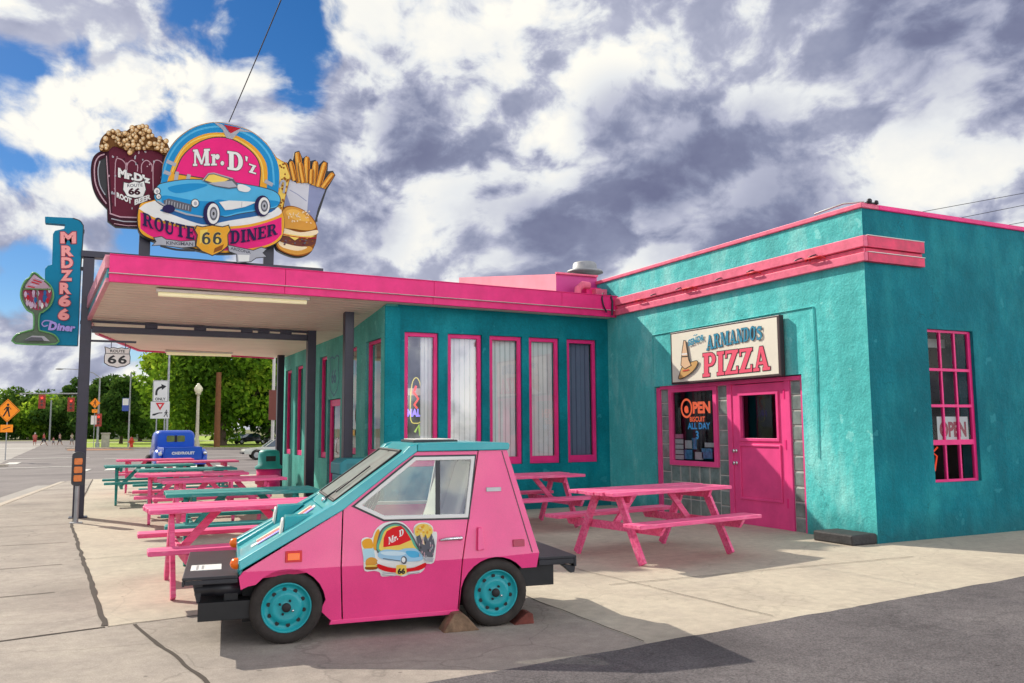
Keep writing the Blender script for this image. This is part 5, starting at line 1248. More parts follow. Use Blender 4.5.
    hp = lambda u, v: (u, v, .524+(u+.31)*.5965)
    p.add([hp(-.22, .56), hp(.02, .50), hp(.24, .62), hp(.24, .74), hp(.0, .62), hp(-.22, .66)], [(0, 1, 2, 3, 4, 5)], M['sign_white'])
    for dy, m_ in ((.0, mat('hood_violet', (.20, .16, .75), .4)), (.11, mat('hood_red', (.75, .10, .12), .4)), (.20, mat('hood_cream', (.75, .62, .45), .4))):
        p.add([(hp(u, v+dy)[0], v+dy, hp(u, v)[2]+.003) for u, v in ((-.18, .50), (.0, .46), (.22, .56), (.22, .62), (.0, .54), (-.18, .55))], [(0, 1, 2, 3, 4, 5)], m_)
    p.build('painted_swoosh', hood, recalc=False)
    # sunroof hatch, mostly black vinyl
    s = MB(); s.box(.95, 1.30, .45, .95, 1.3205, 1.338, BK); s.box(.97, 1.28, .47, .93, 1.339, 1.346, M['white']); s.build('roof_hatch', car, bevel=.005)
    # windshield
    s = MB(); s.add([(.325, .16, .922), (.325, WY-.16, .922), (.805, WY-.215, 1.262), (.805, .215, 1.262)], [(0, 1, 2, 3)], dusty_glass()); s.build('windshield', car, recalc=False)
    s = MB()
    for a, b in (((.325, .16, .92), (.325, WY-.16, .92)), ((.805, .215, 1.264), (.805, WY-.215, 1.264)), ((.325, .16, .922), (.805, .215, 1.264)), ((.325, WY-.16, .922), (.805, WY-.215, 1.264))): s.tube([a, b], .012, M['black'], 6)
    s.build('windshield_seal', car)
    s = MB(); s.bar((.29, .50, .915), (.46, .42, 1.04), .012, .012, BK); s.bar((.36, .38, .97), (.62, .46, 1.15), .012, .01, BK); s.ball((.29, .50, .905), .022, M['chrome'], 6); s.build('wiper', car)
    # ---- door with window, handle and decal
    d = MB(); d.plate(up_d, [win], near, .02, PK); d.plate(low_d, [], near, .02, PK); door = d.build('door', car)
    w_in = offset(win, -.026)
    f = MB(); f.plate(win, [w_in], lambda u, v, dd: Vector((u, yside(v)-.010+dd, v)), .03, M['sign_white']); f.build('window_frame', door, bevel=.004)
    f = MB(); f.plate(offset(win, .012), [offset(win, -.002)], lambda u, v, dd: Vector((u, yside(v)-.004+dd, v)), .015, BK); f.build('window_seal', door)
    f = MB(); f.plate(w_in, [], lambda u, v, dd: Vector((u, yside(v)+.005, v)), 0, M['car_glass']); f.build('pane', door, recalc=False)
    f = MB(); f.bar((1.045, yside(.79)+.008, .79), (1.06, yside(1.22)+.008, 1.215), .03, .025, BK, (0, 1, 0)); f.build('window_divider', door)
    f = MB(); f.plate(w_in, [], lambda u, v, dd: Vector((u, WY-yside(v)-.005, v)), 0, M['car_glass']); f.build('far_pane', body, recalc=False)
    f = MB(); f.plate(win, [w_in], lambda u, v, dd: Vector((u, WY-yside(v)+.01-dd, v)), .03, M['sign_white']); f.build('far_window_frame', body)
    h = MB(); yh = yside(.64)
    h.tube([(1.055, yh-.02, .635), (1.09, yh-.035, .642), (1.17, yh-.035, .645), (1.20, yh-.02, .642)], [.008, .013, .014, .012], M['chrome'], 8); h.box(1.06, 1.08, yh-.02, yh, .628, .642, M['chrome']); h.ball((1.205, yh-.012, .642), .018, M['chrome'], 8); h.build('door_handle', door)
    # decal
    dm = MB(); q = Painter(dm, lambda px, py, dd: (lambda c: Vector((c[0], yside(c[1])-.004-dd, c[1])))(car_px(px, py, .05)), .00025); q.zoom(360, 510, 8.54)
    W_ = M['sign_white']
    q.fill(spline([(5, 260), (50, 228), (95, 235), (125, 170), (190, 115), (280, 95), (360, 105), (420, 160), (450, 200), (455, 140), (500, 108), (570, 108), (615, 140), (620, 180), (650, 190), (640, 300), (615, 440), (545, 450), (540, 490), (500, 530), (420, 540), (360, 560), (300, 550), (180, 560), (160, 525), (110, 510), (30, 510), (20, 400)], 3), W_)
    q.fill(spline([(10, 270), (50, 240), (95, 250), (100, 320), (30, 325)], 3), A_GOLD); q.fill([(15, 325), (110, 320), (120, 400), (35, 440), (22, 430)], cm('decal_blue', (.45, .68, .75)))
    q.fill(spline([(40, 420), (80, 395), (125, 405), (145, 440), (110, 460), (45, 465)], 3), A_BUN); q.fill(spline([(35, 475), (80, 470), (140, 475), (125, 498), (45, 500)], 3), A_FRYD); q.fill([(40, 462), (140, 458), (138, 474), (40, 478)], A_YEL)
    q.fill(spline([(105, 320), (115, 220), (150, 160), (165, 200), (150, 330)], 3), A_GOLD)
    q.fill(spline([(140, 360), (150, 220), (200, 140), (290, 105), (370, 125), (430, 190), (480, 290), (490, 350), (300, 370)], 4), A_DGREY)
    q.fill(spline([(155, 350), (163, 225), (208, 152), (290, 118), (362, 136), (418, 196), (465, 290), (470, 350)], 4), cm('decal_green', (.12, .45, .30))); q.fill(spline([(172, 345), (180, 235), (216, 165), (290, 132), (355, 148), (405, 205), (445, 290), (450, 340)], 4), A_YEL)
    q.fill([(190, 312), (195, 235), (222, 178), (275, 148), (345, 130), (375, 158), (430, 250), (330, 292)], cm('decal_red', (.75, .015, .02)))
    q.slab('Mr.', line_fn(236, 290, 318, 246, 62, 52), W_, .03); q.slab('D', line_fn(328, 226, 368, 206, 54), W_, .03)
    q.fill(spline([(150, 355), (210, 330), (320, 335), (380, 320), (470, 325), (520, 385), (510, 420), (390, 430), (230, 420), (150, 395)], 4), cm('decal_car', (.35, .58, .75))); q.fill(spline([(170, 350), (300, 345), (380, 360), (330, 380), (200, 375)], 4), cm('decal_car_light', (.62, .78, .85))); q.fill(spline([(380, 345), (470, 345), (500, 385), (420, 395)], 4), A_LBLUE)
    q.line([(185, 405), (330, 425)], 7, A_DGREY); q.fill(ell(362, 418, 26, 34, n=14), A_DGREY); q.fill(ell(358, 416, 16, 22, n=12), W_)
    q.fill(spline([(140, 425), (230, 442), (340, 455), (460, 440), (545, 405), (540, 440), (440, 475), (330, 485), (220, 470), (145, 450)], 4), W_)
    q.fill(spline([(140, 450), (230, 478), (340, 490), (450, 480), (545, 440), (535, 485), (450, 515), (340, 525), (230, 518), (150, 490)], 4), MATS['art_decal_red'])
    q.fill([(298, 462), (340, 455), (382, 462), (386, 530), (340, 552), (294, 532)], A_YEL); q.sans('66', line_fn(308, 538, 374, 536, 52), K, .06)
    for a, b in (((180, 535), (290, 545)), ((395, 530), (495, 515))): q.line([a, b], 22, A_GREY); q.line([a, b], 8, W_)
    q.fill(spline([(462, 205), (465, 150), (505, 118), (565, 118), (605, 148), (608, 195), (560, 240), (500, 225)], 4), A_YEL)
    for i in range(14): q.fill(ell(random.uniform(475, 598), random.uniform(128, 200), 9, 8, n=8), random.choice([A_FOAML, A_GOLD]))
    q.fill([(470, 225), (500, 205), (520, 270), (550, 200), (570, 260), (600, 195), (618, 240), (628, 300), (605, 395), (530, 385), (490, 330)], A_DGREY); q.fill([(505, 205), (522, 205), (540, 290), (525, 285)], A_FOAML)
    for i in range(20): q.fill(ell(random.uniform(490, 612), random.uniform(230, 385), 5, 12, n=7), random.choice([A_GREY, A_PALEP, K]))
    q.fill([(530, 395), (610, 400), (600, 432), (535, 420)], A_GREY)
    dm.build('door_decal', door, recalc=False)
    # side details
    def plaque(name, u0, u1, z0, z1, m, th=.012, slant=0.0, parent=car):
        b = MB(); b.plate([(u0, z0), (u1, z0+slant), (u1, z1+slant), (u0, z1)], [], lambda u, v, dd: Vector((u, yside(v)-th+dd, v)), th, m); return b.build(name, parent, bevel=.003)
    plaque('marker_light', -.015, .095, .538, .612, M['sign_red'], .010); plaque('marker_light', .0, .08, .552, .598, M['orange_lens'], .016)
    plaque('marker_light', 1.60, 1.69, .562, .612, mat('dark_red_lens', (.45, .01, .06), .3), .012)
    plaque('badge', 1.415, 1.53, .962, .992, M['alu'], .008)
    b = MB(); b.plate([(1.325, .55), (1.375, .555), (1.365, .712), (1.335, .712)], [], lambda u, v, dd: Vector((u, yside(v)-.03+dd, v)), .03, PK); b.build('air_scoop', car, bevel=.006)
    # turn signals and headlight pods
    for y in (.10, WY-.10):
        b = MB(); b.lathe([(.038, 0), (.038, .02), (.03, .04), (.012, .05), (.0001, .052)], M['orange_lens'], 14, Matrix.Translation((-.315, y, .535)) @ Matrix.Rotation(-pi/2, 4, 'Y')); b.build('turn_signal', car)
    for y in (.21, WY-.21):
        b = MB(); z = .655
        b.add([(-.03, y-.075, z-.01), (-.03, y+.075, z-.01), (-.01, y+.075, z+.175), (-.01, y-.075, z+.175), (.19, y-.06, z+.18), (.19, y+.06, z+.18)], [(0, 1, 2, 3), (3, 2, 5, 4), (0, 3, 4), (1, 5, 2), (0, 4, 5, 1)], TL); pod = b.build('headlight_pod', car, bevel=.006)
        g = MB(); T = Matrix.Translation((-.026, y, z+.085)) @ Matrix.Rotation(-pi/2+.10, 4, 'Y')
        g.lathe([(.078, 0), (.08, .006), (.074, .014), (.066, .015), (.06, .010), (.03, .018), (.0001, .02)], M['white'], 20, T); g.build('headlight', pod)
    # bumpers
    B = MB(); B.box(-.66, -.315, .0, 1.25, .455, .475, BK); B.box(-.66, -.645, .0, 1.25, .418, .454, BK); B.box(-.644, -.316, .0, .012, .425, .454, BK)
    fb = B.build('front_bumper', car, bevel=.004)
    B = MB(); B.box(-.40, -.31, .10, 1.15, .28, .44, M['black']);  B.box(-.56, -.22, .05, 1.2, .18, .30, M['black'])
    for y in (.10, 1.15): B.plate([(-.60, .43), (-.57, .29), (-.55, .29), (-.53, .43)], [], lambda u, v, d, y=y: Vector((u, y+d, v)), .012, BK)
    B.build('battery_box', fb, bevel=.004)
    for y in (.14, 1.11):
        B = MB(); B.lathe([(.0001, 0), (.04, .0), (.045, .01), (.045, .12), (.052, .13), (.052, .30), (.0001, .30)], BK, 16, Matrix.Translation((-.585, y, .375)) @ Matrix.Rotation(pi/2, 4, 'Y')); B.build('bumper_damper', fb)
    B = MB(); B.box(-.62, -.42, .28, .52, .4755, .478, M['sign_white'])
    B.box(-.585, -.57, .30, .50, .4782, .4788, M['alu']); B.box(-.55, -.535, .32, .48, .4782, .4788, M['alu']); B.build('sticker', fb)
    B = MB(); B.box(1.80, 2.10, .0, 1.25, .455, .475, BK); B.box(2.08, 2.10, .0, 1.25, .395, .454, BK); B.box(1.80, 2.079, .0, .015, .415, .454, BK); B.plate([(1.98, .413), (2.098, .394), (2.09, .35), (2.06, .345)], [], lambda u, v, d: Vector((u, .02+d, v)), .05, BK)
    rb = B.build('rear_bumper', car, bevel=.004)
    B = MB(); B.box(1.66, 1.93, .04, 1.21, .265, .45, M['black']); B.build('battery_box', rb, bevel=.004)
    B = MB(); B.box(1.815, 1.90, .3, .55, .4755, .478, M['sign_white']); B.build('sticker', rb)
    # floor, wheel wells, cabin
    f = MB(); f.box(-.28, 1.76, .20, WY-.20, .13, .17, M['black']); f.box(.30, 1.21, .10, WY-.10, .135, .165, M['black']); f.box(-.28, .31, .21, WY-.21, .171, .45, M['black']); f.box(1.22, 1.74, .21, WY-.21, .171, .60, M['black']); f.build('chassis', car)
    i = MB(); i.box(.34, .50, .12, WY-.12, .55, .80, M['black_vinyl']); i.build('dashboard', car, bevel=.02)
    VIN = mat('pale_vinyl', (.80, .78, .66), .55, var=.12)
    for ya, yb in ((.16, .60), (.68, WY-.16)):
        i = MB(); i.box(.82, 1.22, ya, yb, .42, .54, M['black_vinyl'])
        i.add([(1.12, ya, .54), (1.12, yb, .54), (1.32, yb-.03, 1.18), (1.32, ya+.03, 1.18), (1.20, ya, .54), (1.20, yb, .54), (1.38, yb-.03, 1.17), (1.38, ya+.03, 1.17)], [(0, 1, 2, 3), (4, 7, 6, 5), (0, 4, 5, 1), (2, 6, 7, 3), (0, 3, 7, 4), (1, 5, 6, 2)], VIN); i.build('seat', car, bevel=.03)
    i = MB(); T = Matrix.Translation((.60, .38, .84)) @ Matrix.Rotation(radians(-62), 4, 'Y')
    ring = [T @ Vector((.15*cos(2*pi*k/20), .15*sin(2*pi*k/20), 0)) for k in range(21)]
    i.tube(ring, .013, BK, 6); i.tube([T @ Vector((-.15, 0, 0)), T @ Vector((.15, 0, 0))], .012, BK, 6); i.tube([T @ Vector((0, 0, 0)), Vector((.42, .38, .70))], .018, BK, 8); i.build('steering_wheel', car)
    i = MB(); i.box(1.40, 1.43, .13, WY-.13, .60, 1.22, M['interior']); i.box(.70, .76, .60, .68, 1.02, 1.10, M['sign_red']); i.bar((.72, .64, 1.10), (.80, .64, 1.26), .015, .015, BK); i.build('cabin_lining', car)
    # wheels
    def wheel(x, near_):
        y0 = 0.0 if near_ else WY; sgn = 1 if near_ else -1
        R = .24; T = Matrix.Translation((x, y0, R)) @ Matrix.Rotation(-sgn*pi/2, 4, 'X')
        t = MB(); t.lathe([(.165, .012), (.172, .0), (.20, -.004), (.222, .004), (.234, .018), (.24, .035), (.24, .115), (.234, .135), (.215, .15), (.165, .15), (.165, .012)], M['tyre'], 40, T, cap=False); w = t.build('wheel', car)
        rm = MB(); rm.lathe([(.166, .014), (.160, .008), (.154, .012), (.148, .032), (.128, .042), (.112, .040), (.104, .026), (.078, .022), (.055, .030), (.030, .024), (.0001, .022)], M['rim_teal'], 36, T, cap=False)
        for k in range(10):
            a = 2*pi*k/10+.2; c = Vector((.118*cos(a), .118*sin(a), .0)); rm.lathe([(.0145, .0345), (.0001, .0343)], M['black'], 10, T @ Matrix.Translation(c))
        rim = rm.build('rim', w); hb = MB()
        hb.lathe([(.030, .03), (.030, .008), (.024, .004), (.0001, .004)], M['black'], 14, T)
        for k in range(4):
            a = 2*pi*k/4+.5; c = Vector((.048*cos(a), .048*sin(a), 0)); hb.lathe([(.008, .03), (.008, .012), (.0001, .012)], M['chrome'] if k == 0 else M['black'], 8, T @ Matrix.Translation(c))
        hb.build('hub', rim)
    for x in (0, 1.47):
        for nr in (True, False): wheel(x, nr)
microcar()
def chock(label, pts, width, m, cy):
    b = MB(); b.plate(pts, [], lambda u, v, d: CARO+_ch*u+_cn*(cy+d)+Vector((0, 0, v)), width, m)
    tag(b.build('wheel_chock', bevel=.008), label, 'wheel chock', 'wooden chocks at the rear wheel')
CHW = mat('weathered_chock_wood', (.24, .15, .09), .85, var=.5, vscale=14, bump=.4, bscale=30); CHR = mat('reddish_chock', (.20, .05, .035), .85, var=.4, vscale=12, bump=.3)
chock('brown split wood wedge in front of the rear car wheel', [(1.06, .001), (1.33, .001), (1.30, .03), (1.24, .10), (1.20, .13), (1.14, .125)], .16, CHW, -.06)
chock('reddish wood wedge behind the rear car wheel', [(1.60, .001), (1.76, .001), (1.75, .075), (1.71, .085), (1.66, .05)], .14, CHR, .0)
# ------------------------------------------------------------------ picnic tables
M['bolt'] = mat('bolt_head', (.16, .10, .09), .6, metal=.6)
def make_table(name, wood, label, loc, rz, group=None, L=1.85):
    t = thing(name, label, 'picnic table', loc, rz, group)
    def plank(y0, y1, z0, z1, l=L, nm='tabletop'):
        return None
    b = MB(); n = 5; w = .148; y = -n*w/2
    for i in range(n):
        sag = random.uniform(-.004, .004); e = random.uniform(-.012, .012)
        b.box(-L/2+e, L/2+e, y+i*w+.006, y+(i+1)*w-.006, .70+sag, .74+sag, wood)
    for x in (-L*.355, L*.355):
        for i in range(n):
            for dx in (-.018, .018): b.lathe([(.007, .7445), (.0001, .7455)], M['bolt'], 6, Matrix.Translation((x+dx, y+(i+.5)*w, 0)))
    b.build('tabletop', t, bevel=.006)
    for s in (-1, 1):
        b = MB(); b.box(-L/2-.02, L/2-.01, s*.66-.135, s*.66-.005, .405, .445, wood); b.box(-L/2-.01, L/2, s*.66+.005, s*.66+.135, .404, .444, wood); b.build('bench', t, bevel=.006)
    for x in (-L*.365, L*.365):
        for s in (-1, 1):
            b = MB(); xo = x+.021*s
            a = Vector((xo, s*.56, 0)); c = Vector((xo, s*.20, .70)); b.bar(a+(c-a)*.0+Vector((0, 0, .012)), c, .09, .04, wood, (1, 0, 0))
            b.build('leg', t, bevel=.004)
        xi = x-.066 if x > 0 else x+.066
        b = MB(); b.plate([(-.80, .40), (-.74, .315), (.74, .315), (.80, .40)], [], lambda u, v, d, xi=xi: Vector((xi-.02+d, u, v)), .04, wood); b.build('bench_support', t, bevel=.004)
        b = MB(); b.plate([(-.34, .698), (-.30, .62), (.30, .62), (.34, .698)], [], lambda u, v, d, xi=xi: Vector((xi-.02+d, u, v)), .04, wood); b.build('top_cleat', t, bevel=.004)
        b = MB(); sx = -1 if x > 0 else 1; b.bar((xi+.03*sx, 0, .36), (xi+.34*sx, 0, .695), .07, .035, wood, (0, 1, 0)); b.build('brace', t, bevel=.004)
    return t
PW, GW = M['pink_wood'], M['green_wood']
def table_copy(src, label, loc, rz, group):
    c = copy_tree(src); c.location = loc; c.rotation_euler = (0, 0, rz); c['label'] = label; c['group'] = group; return c
G1 = 'picnic tables outside the diner'
t_near = make_table('picnic_table', PW, 'pink picnic table standing in front of the pink pizza door', (-2.83, .63, 0), radians(9), G1, 1.84)
table_copy(t_near, 'pink picnic table against the teal wall below the five tall windows', (-2.98, 3.75, 0), radians(2), G1)
t_pink = make_table('picnic_table', PW, 'nearest pink picnic table of the left row, beside the nose of the little car', (-7.28, .95, 0), radians(1), G1, 1.66)
t_green = make_table('picnic_table', GW, 'nearest green picnic table, just behind the front pink one of the left row', (-7.0, 2.78, 0), radians(-2), G1, 1.64)
table_copy(t_pink, 'pink picnic table directly behind the nearest green table', (-6.90, 5.35, 0), radians(2), G1)
table_copy(t_pink, 'pink picnic table third of its colour in the left row, under the canopy lights', (-7.14, 7.15, 0), radians(-1), G1)
table_copy(t_green, 'second green picnic table, in the middle of the left row under the canopy', (-7.05, 9.0, 0), radians(2), G1)
table_copy(t_green, 'farthest green picnic table, sticking out leftmost toward the street', (-7.55, 11.1, 0), radians(1), G1)
table_copy(t_pink, 'farthest pink picnic table, just before the tailgate of the blue pickup', (-7.27, 14.5, 0), radians(0), G1)
table_copy(t_pink, 'pink picnic table left of the pink barrel bin, half hidden by the green tables', (-6.50, 12.7, 0), radians(-1), G1)

# ------------------------------------------------------------------ bins
def barrel_bin():
    t = thing('litter_barrel', 'pink barrel bin with a domed green lid by the far canopy post', 'bin', (-4.86, 13.2, 0))
    b = MB(); P = M['pink']
    b.lathe([(.24, 0), (.255, .02), (.265, .16), (.275, .18), (.265, .20), (.275, .34), (.285, .36), (.275, .38), (.285, .50), (.0001, .502)], P, 24); b.build('barrel', t)
    b = MB(); g = M['teal_lid']; b.lathe([(.315, .503), (.32, .55), (.25, .60), (.245, .84), (.225, .91), (.16, .94), (.0001, .95)], g, 24)
    b.plate(rect(-.11, .11, .68, .80), [], lambda u, v, d: Vector((u, -.251, v)), 0, M['black']); b.build('lid', t)
M['teal_lid'] = mat('teal_lid_paint', (.015, .33, .30), .45, var=.1)
barrel_bin()
def teal_bin():
    t = thing('litter_bin', 'teal square litter bin with a hooded lid beside the diner door', 'bin', (-4.78, 6.25, 0), radians(4))
    m = mat('teal_bin_paint', (.012, .26, .30), .4, var=.1)
    b = MB(); b.box(-.25, .25, -.22, .22, .04, .70, m); b.box(-.22, .22, -.2, .2, 0, .039, M['black']); b.build('bin_body', t, bevel=.02)
    b = MB(); b.plate([(-.27, .703), (.27, .703), (.27, .86), (.22, .95), (-.16, .95), (-.27, .88)], [], lambda u, v, d: Vector((u, -.24+d, v)), .48, m)
    b.plate(rect(-.16, .16, .76, .87), [], lambda u, v, d: Vector((u, -.243, v)), 0, mat('teal_flap', (.01, .20, .23), .4)); b.build('lid', t, bevel=.015)
teal_bin()
# flashing reflector post beside the canopy pole
def reflector_post():
    t = thing('reflector_post', 'short grey post with black plate of orange reflectors beside the canopy pole', 'reflector post', (-8.77, 7.55, 0))
    b = MB(); b.tube([(0, 0, 0), (0, 0, .62)], .035, M['gal'], 10); b.box(-.09, .09, -.09, .09, 0, .012, M['gal']); b.build('post', t)
    out = [(-.09+.0, .60)]+[(.09*cos(radians(a)), .62+.05*sin(radians(a))) for a in range(180, 361, 20)]+[(.09*cos(radians(a)), 1.04+.06*sin(radians(a))) for a in range(0, 181, 20)]
    b = MB(); b.plate(out[1:], [], lambda u, v, d: Vector((u, -.07+d, v)), .06, M['black_vinyl']); p = b.build('plate', t, bevel=.01)
    for z in (.69, .82, .95):
        b = MB(); b.plate([(-.055, z-.05), (.055, z-.05), (.06, z), (.055, z+.05), (-.055, z+.05), (-.06, z)], [], lambda u, v, d: Vector((u, -.095+d, v)), .025, mat('amber_reflector', (.75, .20, .03), .35, var=.2, vscale=20)); b.build('reflector', p, bevel=.01)
reflector_post()

# ------------------------------------------------------------------ vehicles behind
def make_truck():
    P = at_z(178, 473, -.31); t = thing('pickup_truck', 'bright blue old pickup truck parked tail toward the picnic tables', 'pickup truck', (P.x+.12, P.y-.6, ground_z(P.y)-.14), radians(4))
    B = mat('blue_truck_paint', (.006, .085, .56), .3, var=.06, coat=.4)
    W = .70   # half width of bed
    b = MB()
    def sec(y, hw, z0, z1, rr, m=B, n=5):   # rounded cross section
        pts = [(-hw, z0)]
        for a in range(n+1): pts.append((-hw+rr-rr*cos(radians(90*a/n)), z1-rr+rr*sin(radians(90*a/n))))
        for a in range(n+1): pts.append((hw-rr+rr*sin(radians(90*a/n)), z1-rr+rr*cos(radians(90*a/n))))
        pts.append((hw, z0)); return [(x, y, z) for x, z in pts]
    def loft(secs, m):
        k = len(secs[0]); vs = [p for s_ in secs for p in s_]; fs = []
        for i in range(len(secs)-1):
            for j in range(k): fs.append((i*k+j, i*k+(j+1) % k, (i+1)*k+(j+1) % k, (i+1)*k+j))
        b.add(vs, fs, m, True); b.add(secs[0], [tuple(range(k))], m); b.add(secs[-1], [tuple(reversed(range(k)))], m)
    loft([sec(1.98, .70, .55, 1.66, .22), sec(2.05, .76, .52, 1.72, .24), sec(2.3, .80, .5, 1.76, .25), sec(2.9, .80, .5, 1.75, .25), sec(3.25, .78, .5, 1.64, .3), sec(3.6, .76, .5, 1.15, .2), sec(4.7, .66, .5, 1.10, .25), sec(4.9, .55, .55, 1.0, .25)], B)
    cab = b.build('cab', t)
    b = MB(); b.box(-W, W, .04, 1.95, .55, .60, B)
    for s in (-1, 1): b.box(s*W-.025, s*W+.025, .04, 1.95, .60, 1.05, B); b.tube([(s*W, .03, 1.06), (s*W, 1.95, 1.06)], .03, B, 8)
    b.box(-W, W, 1.93, 1.96, .6, 1.05, B); b.build('bed', t)
    b = MB(); b.box(-W+.03, W-.03, -.02, .035, .58, 1.06, B); b.tube([(-W+.02, .0, 1.07), (W-.02, .0, 1.07)], .028, B, 8); tg = b.build('tailgate', t, bevel=.01)
    b = MB(); vs, fs, w = sans('CHEVROLET', .06, 1.1); b.add([(-.43+.86*u/w, -.024, .80+v*.12) for u, v in vs], fs, M['sign_white']); b.build('lettering', tg, recalc=False)
    for s in (-1, 1):
        b = MB(); secs = []
        for y, z1, x1 in ((.10, .62, .10), (.2, .85, .22), (.5, 1.0, .27), (.9, .98, .27), (1.3, .80, .24), (1.55, .55, .12)):
            k = [(s*(W+.03), y, .45), (s*(W+.03), y, z1), (s*(W+.03+x1*.7), y, z1), (s*(W+.03+x1), y, z1-.12), (s*(W+.03+x1), y, .45)]; secs.append(k)
        vs = [p for q in secs for p in q]; fs = [(i*5+j, i*5+j+1, (i+1)*5+j+1, (i+1)*5+j) for i in range(len(secs)-1) for j in range(4)]
        b.add(vs, fs, B, True); b.add(secs[0], [(0, 1, 2, 3, 4)], B); b.build('rear_fender', t)
        b = MB(); b.lathe([(.075, 0), (.08, .03), (.06, .05), (.0001, .055)], M['chrome'] if s > 0 else M['sign_white'], 14, Matrix.Translation((s*.84, .12, .84)) @ Matrix.Rotation(pi/2, 4, 'X')); b.build('tail_light', t)
        b = MB(); T = Matrix.Translation((s*.98 if s > 0 else -.98, .85, .36)) @ Matrix.Rotation(-s*-pi/2, 4, 'Y')
        b.lathe([(.0001, -.21), (.30, -.2), (.36, -.16), (.36, -.04), (.30, .0), (.0001, .0)], M['tyre'], 20, Matrix.Translation((s*.93, .85, .36)) @ Matrix.Rotation(s*pi/2, 4, 'Y')); b.build('wheel', t)
        b = MB(); b.lathe([(.0001, -.21), (.30, -.2), (.36, -.16), (.36, -.04), (.30, .0), (.0001, .0)], M['tyre'], 20, Matrix.Translation((s*.90, 3.95, .36)) @ Matrix.Rotation(s*pi/2, 4, 'Y')); b.build('wheel', t)
    GY = mat('see_through_cab_window', (.36, .42, .10), .3, var=.3, vscale=5)
    b = MB()
    for x0, x1 in ((-.36, -.05), (.05, .36)):
        b.plate([(x0+.03, 1.28), (x1-.03, 1.28), (x1, 1.31), (x1, 1.50), (x1-.04, 1.54), (x0+.04, 1.54), (x0, 1.50), (x0, 1.31)], [], lambda u, v, d: Vector((u, 1.972+.0*v, v)), .005, GY)
    b.build('rear_window', cab)
    b = MB(); b.box(-.045, .045, 1.965, 1.975, 1.27, 1.55, M['black']); b.build('window_pillar', cab)
    b = MB(); b.box(-.92, .92, -.16, -.09, .40, .52, B); b.box(-.5, -.44, -.09, .2, .42, .50, M['black']); b.box(.44, .5, -.09, .2, .42, .50, M['black']); b.build('rear_bumper', t, bevel=.01)
make_truck()

def make_sedan(label, loc, rz, paint, name='parked_car', group=None):
    """low three box car, nose toward local -x"""
    t = thing(name, label, 'car', loc, rz, group)
    low = [(-2.2, .42), (-2.25, .62), (-2.1, .72), (-.85, .86), (1.35, .88), (2.15, .82), (2.25, .62), (2.2, .38)]
    def arc(c, n=8): return [(c+.37*cos(radians(a)), .33+.37*sin(radians(a))) for a in [180-(180-10)*i/n for i in range(n+1)]]
    out = low+[(1.75, .34)]+[(1.38+.37*cos(radians(a)), .33+.37*sin(radians(a))) for a in range(5, 176, 17)]+[(-1.0, .30)]+[(-1.40+.37*cos(radians(a)), .33+.37*sin(radians(a))) for a in range(5, 176, 17)]
    b = MB(); b.plate(out, [], lambda u, v, d: Vector((u, (-.84+max(0, v-.6)*.2) if d == 0 else (.84-max(0, v-.6)*.2), v)), 1, paint); body = b.build('body', t, bevel=.04)
    b = MB(); gh = [(-.85, .87), (-.25, 1.30), (.75, 1.32), (1.35, .89)]
    b.plate(gh, [], lambda u, v, d: Vector((u, (-.76+max(0, v-.86)*.35)*(1 if d == 0 else -1), v)), 1, M['glass_car_dark']); b.build('glasshouse', t, bevel=.02)
    b = MB()
    b.box(-.26, .77, -.60, .60, 1.305, 1.335, paint)
    for s in (-1, 1):
        for (p, q) in (((-.85, .87), (-.25, 1.31)), ((.22, .88), (.22, 1.31)), ((1.35, .89), (.75, 1.32))): b.bar((p[0], s*(.765), p[1]), (q[0], s*.61, q[1]), .05, .05, paint)
    b.build('roof', t, bevel=.01)
    for x in (-1.40, 1.38):
        for s in (-1, 1):
            b = MB(); T = Matrix.Translation((x, s*.84, .33)) @ Matrix.Rotation(s*pi/2, 4, 'Y' if 0 else 'X')
            b.lathe([(.0001, -.01 if s < 0 else -.01), (.18, -.01), (.2, .0), (.29, .0), (.32, .03), (.32, .18), (.0001, .18)], M['tyre'], 20, Matrix.Translation((x, s*.84, .33)) @ Matrix.Rotation(s*pi/2, 4, 'X'))
            w = b.build('wheel', t); r = MB(); r.lathe([(.19, -.012), (.15, .0), (.05, -.014), (.0001, -.016)], M['alu'], 16, Matrix.Translation((x, s*.84, .33)) @ Matrix.Rotation(s*pi/2, 4, 'X')); r.build('rim', w)
    b = MB(); b.box(-2.33, -2.2, -.78, .78, .40, .52, M['black_vinyl']); b.box(2.2, 2.33, -.78, .78, .40, .52, M['black_vinyl']); b.build('bumper', t, bevel=.02)
    for s in (-1, 1):
        b = MB(); b.box(-2.215, -2.15, s*.62-.12, s*.62+.12, .58, .70, M['white']); b.build('headlight', t, bevel=.02)
    return t
M['glass_car_dark'] = mat('tinted_car_window', (.05, .09, .14), .08, spec=.8)
SILV = mat('pale_grey_car_paint', (.60, .60, .53), .3, var=.05, coat=.4); DKC = mat('dark_car_paint', (.02, .022, .03), .3, coat=.4); WHC = mat('white_car_paint', (.55, .55, .56), .3, coat=.4)
P = at_z(262, 459.5, -.63)
make_sedan('pale grey two door car parked beyond the pink barrel bin', (P.x+.95, P.y, ground_z(P.y)-.13), radians(-2), SILV)
for i, (px, py, dd, rz, mm, lb) in enumerate(((250, 437.5, 108, 15, DKC, 'small dark car in the shade under the big tree, left of two'), (284, 437.5, 104, 10, DKC, 'dark car parked under the tree just left of the diner posts'), (236, 436, 122, -10, WHC, 'white car far back between the tree trunks'))):
    P = at_d(px, py, dd); make_sedan(lb, (P.x, P.y, ground_z(P.y)+.03), radians(rz), mm, group='cars parked in the park behind the tree')

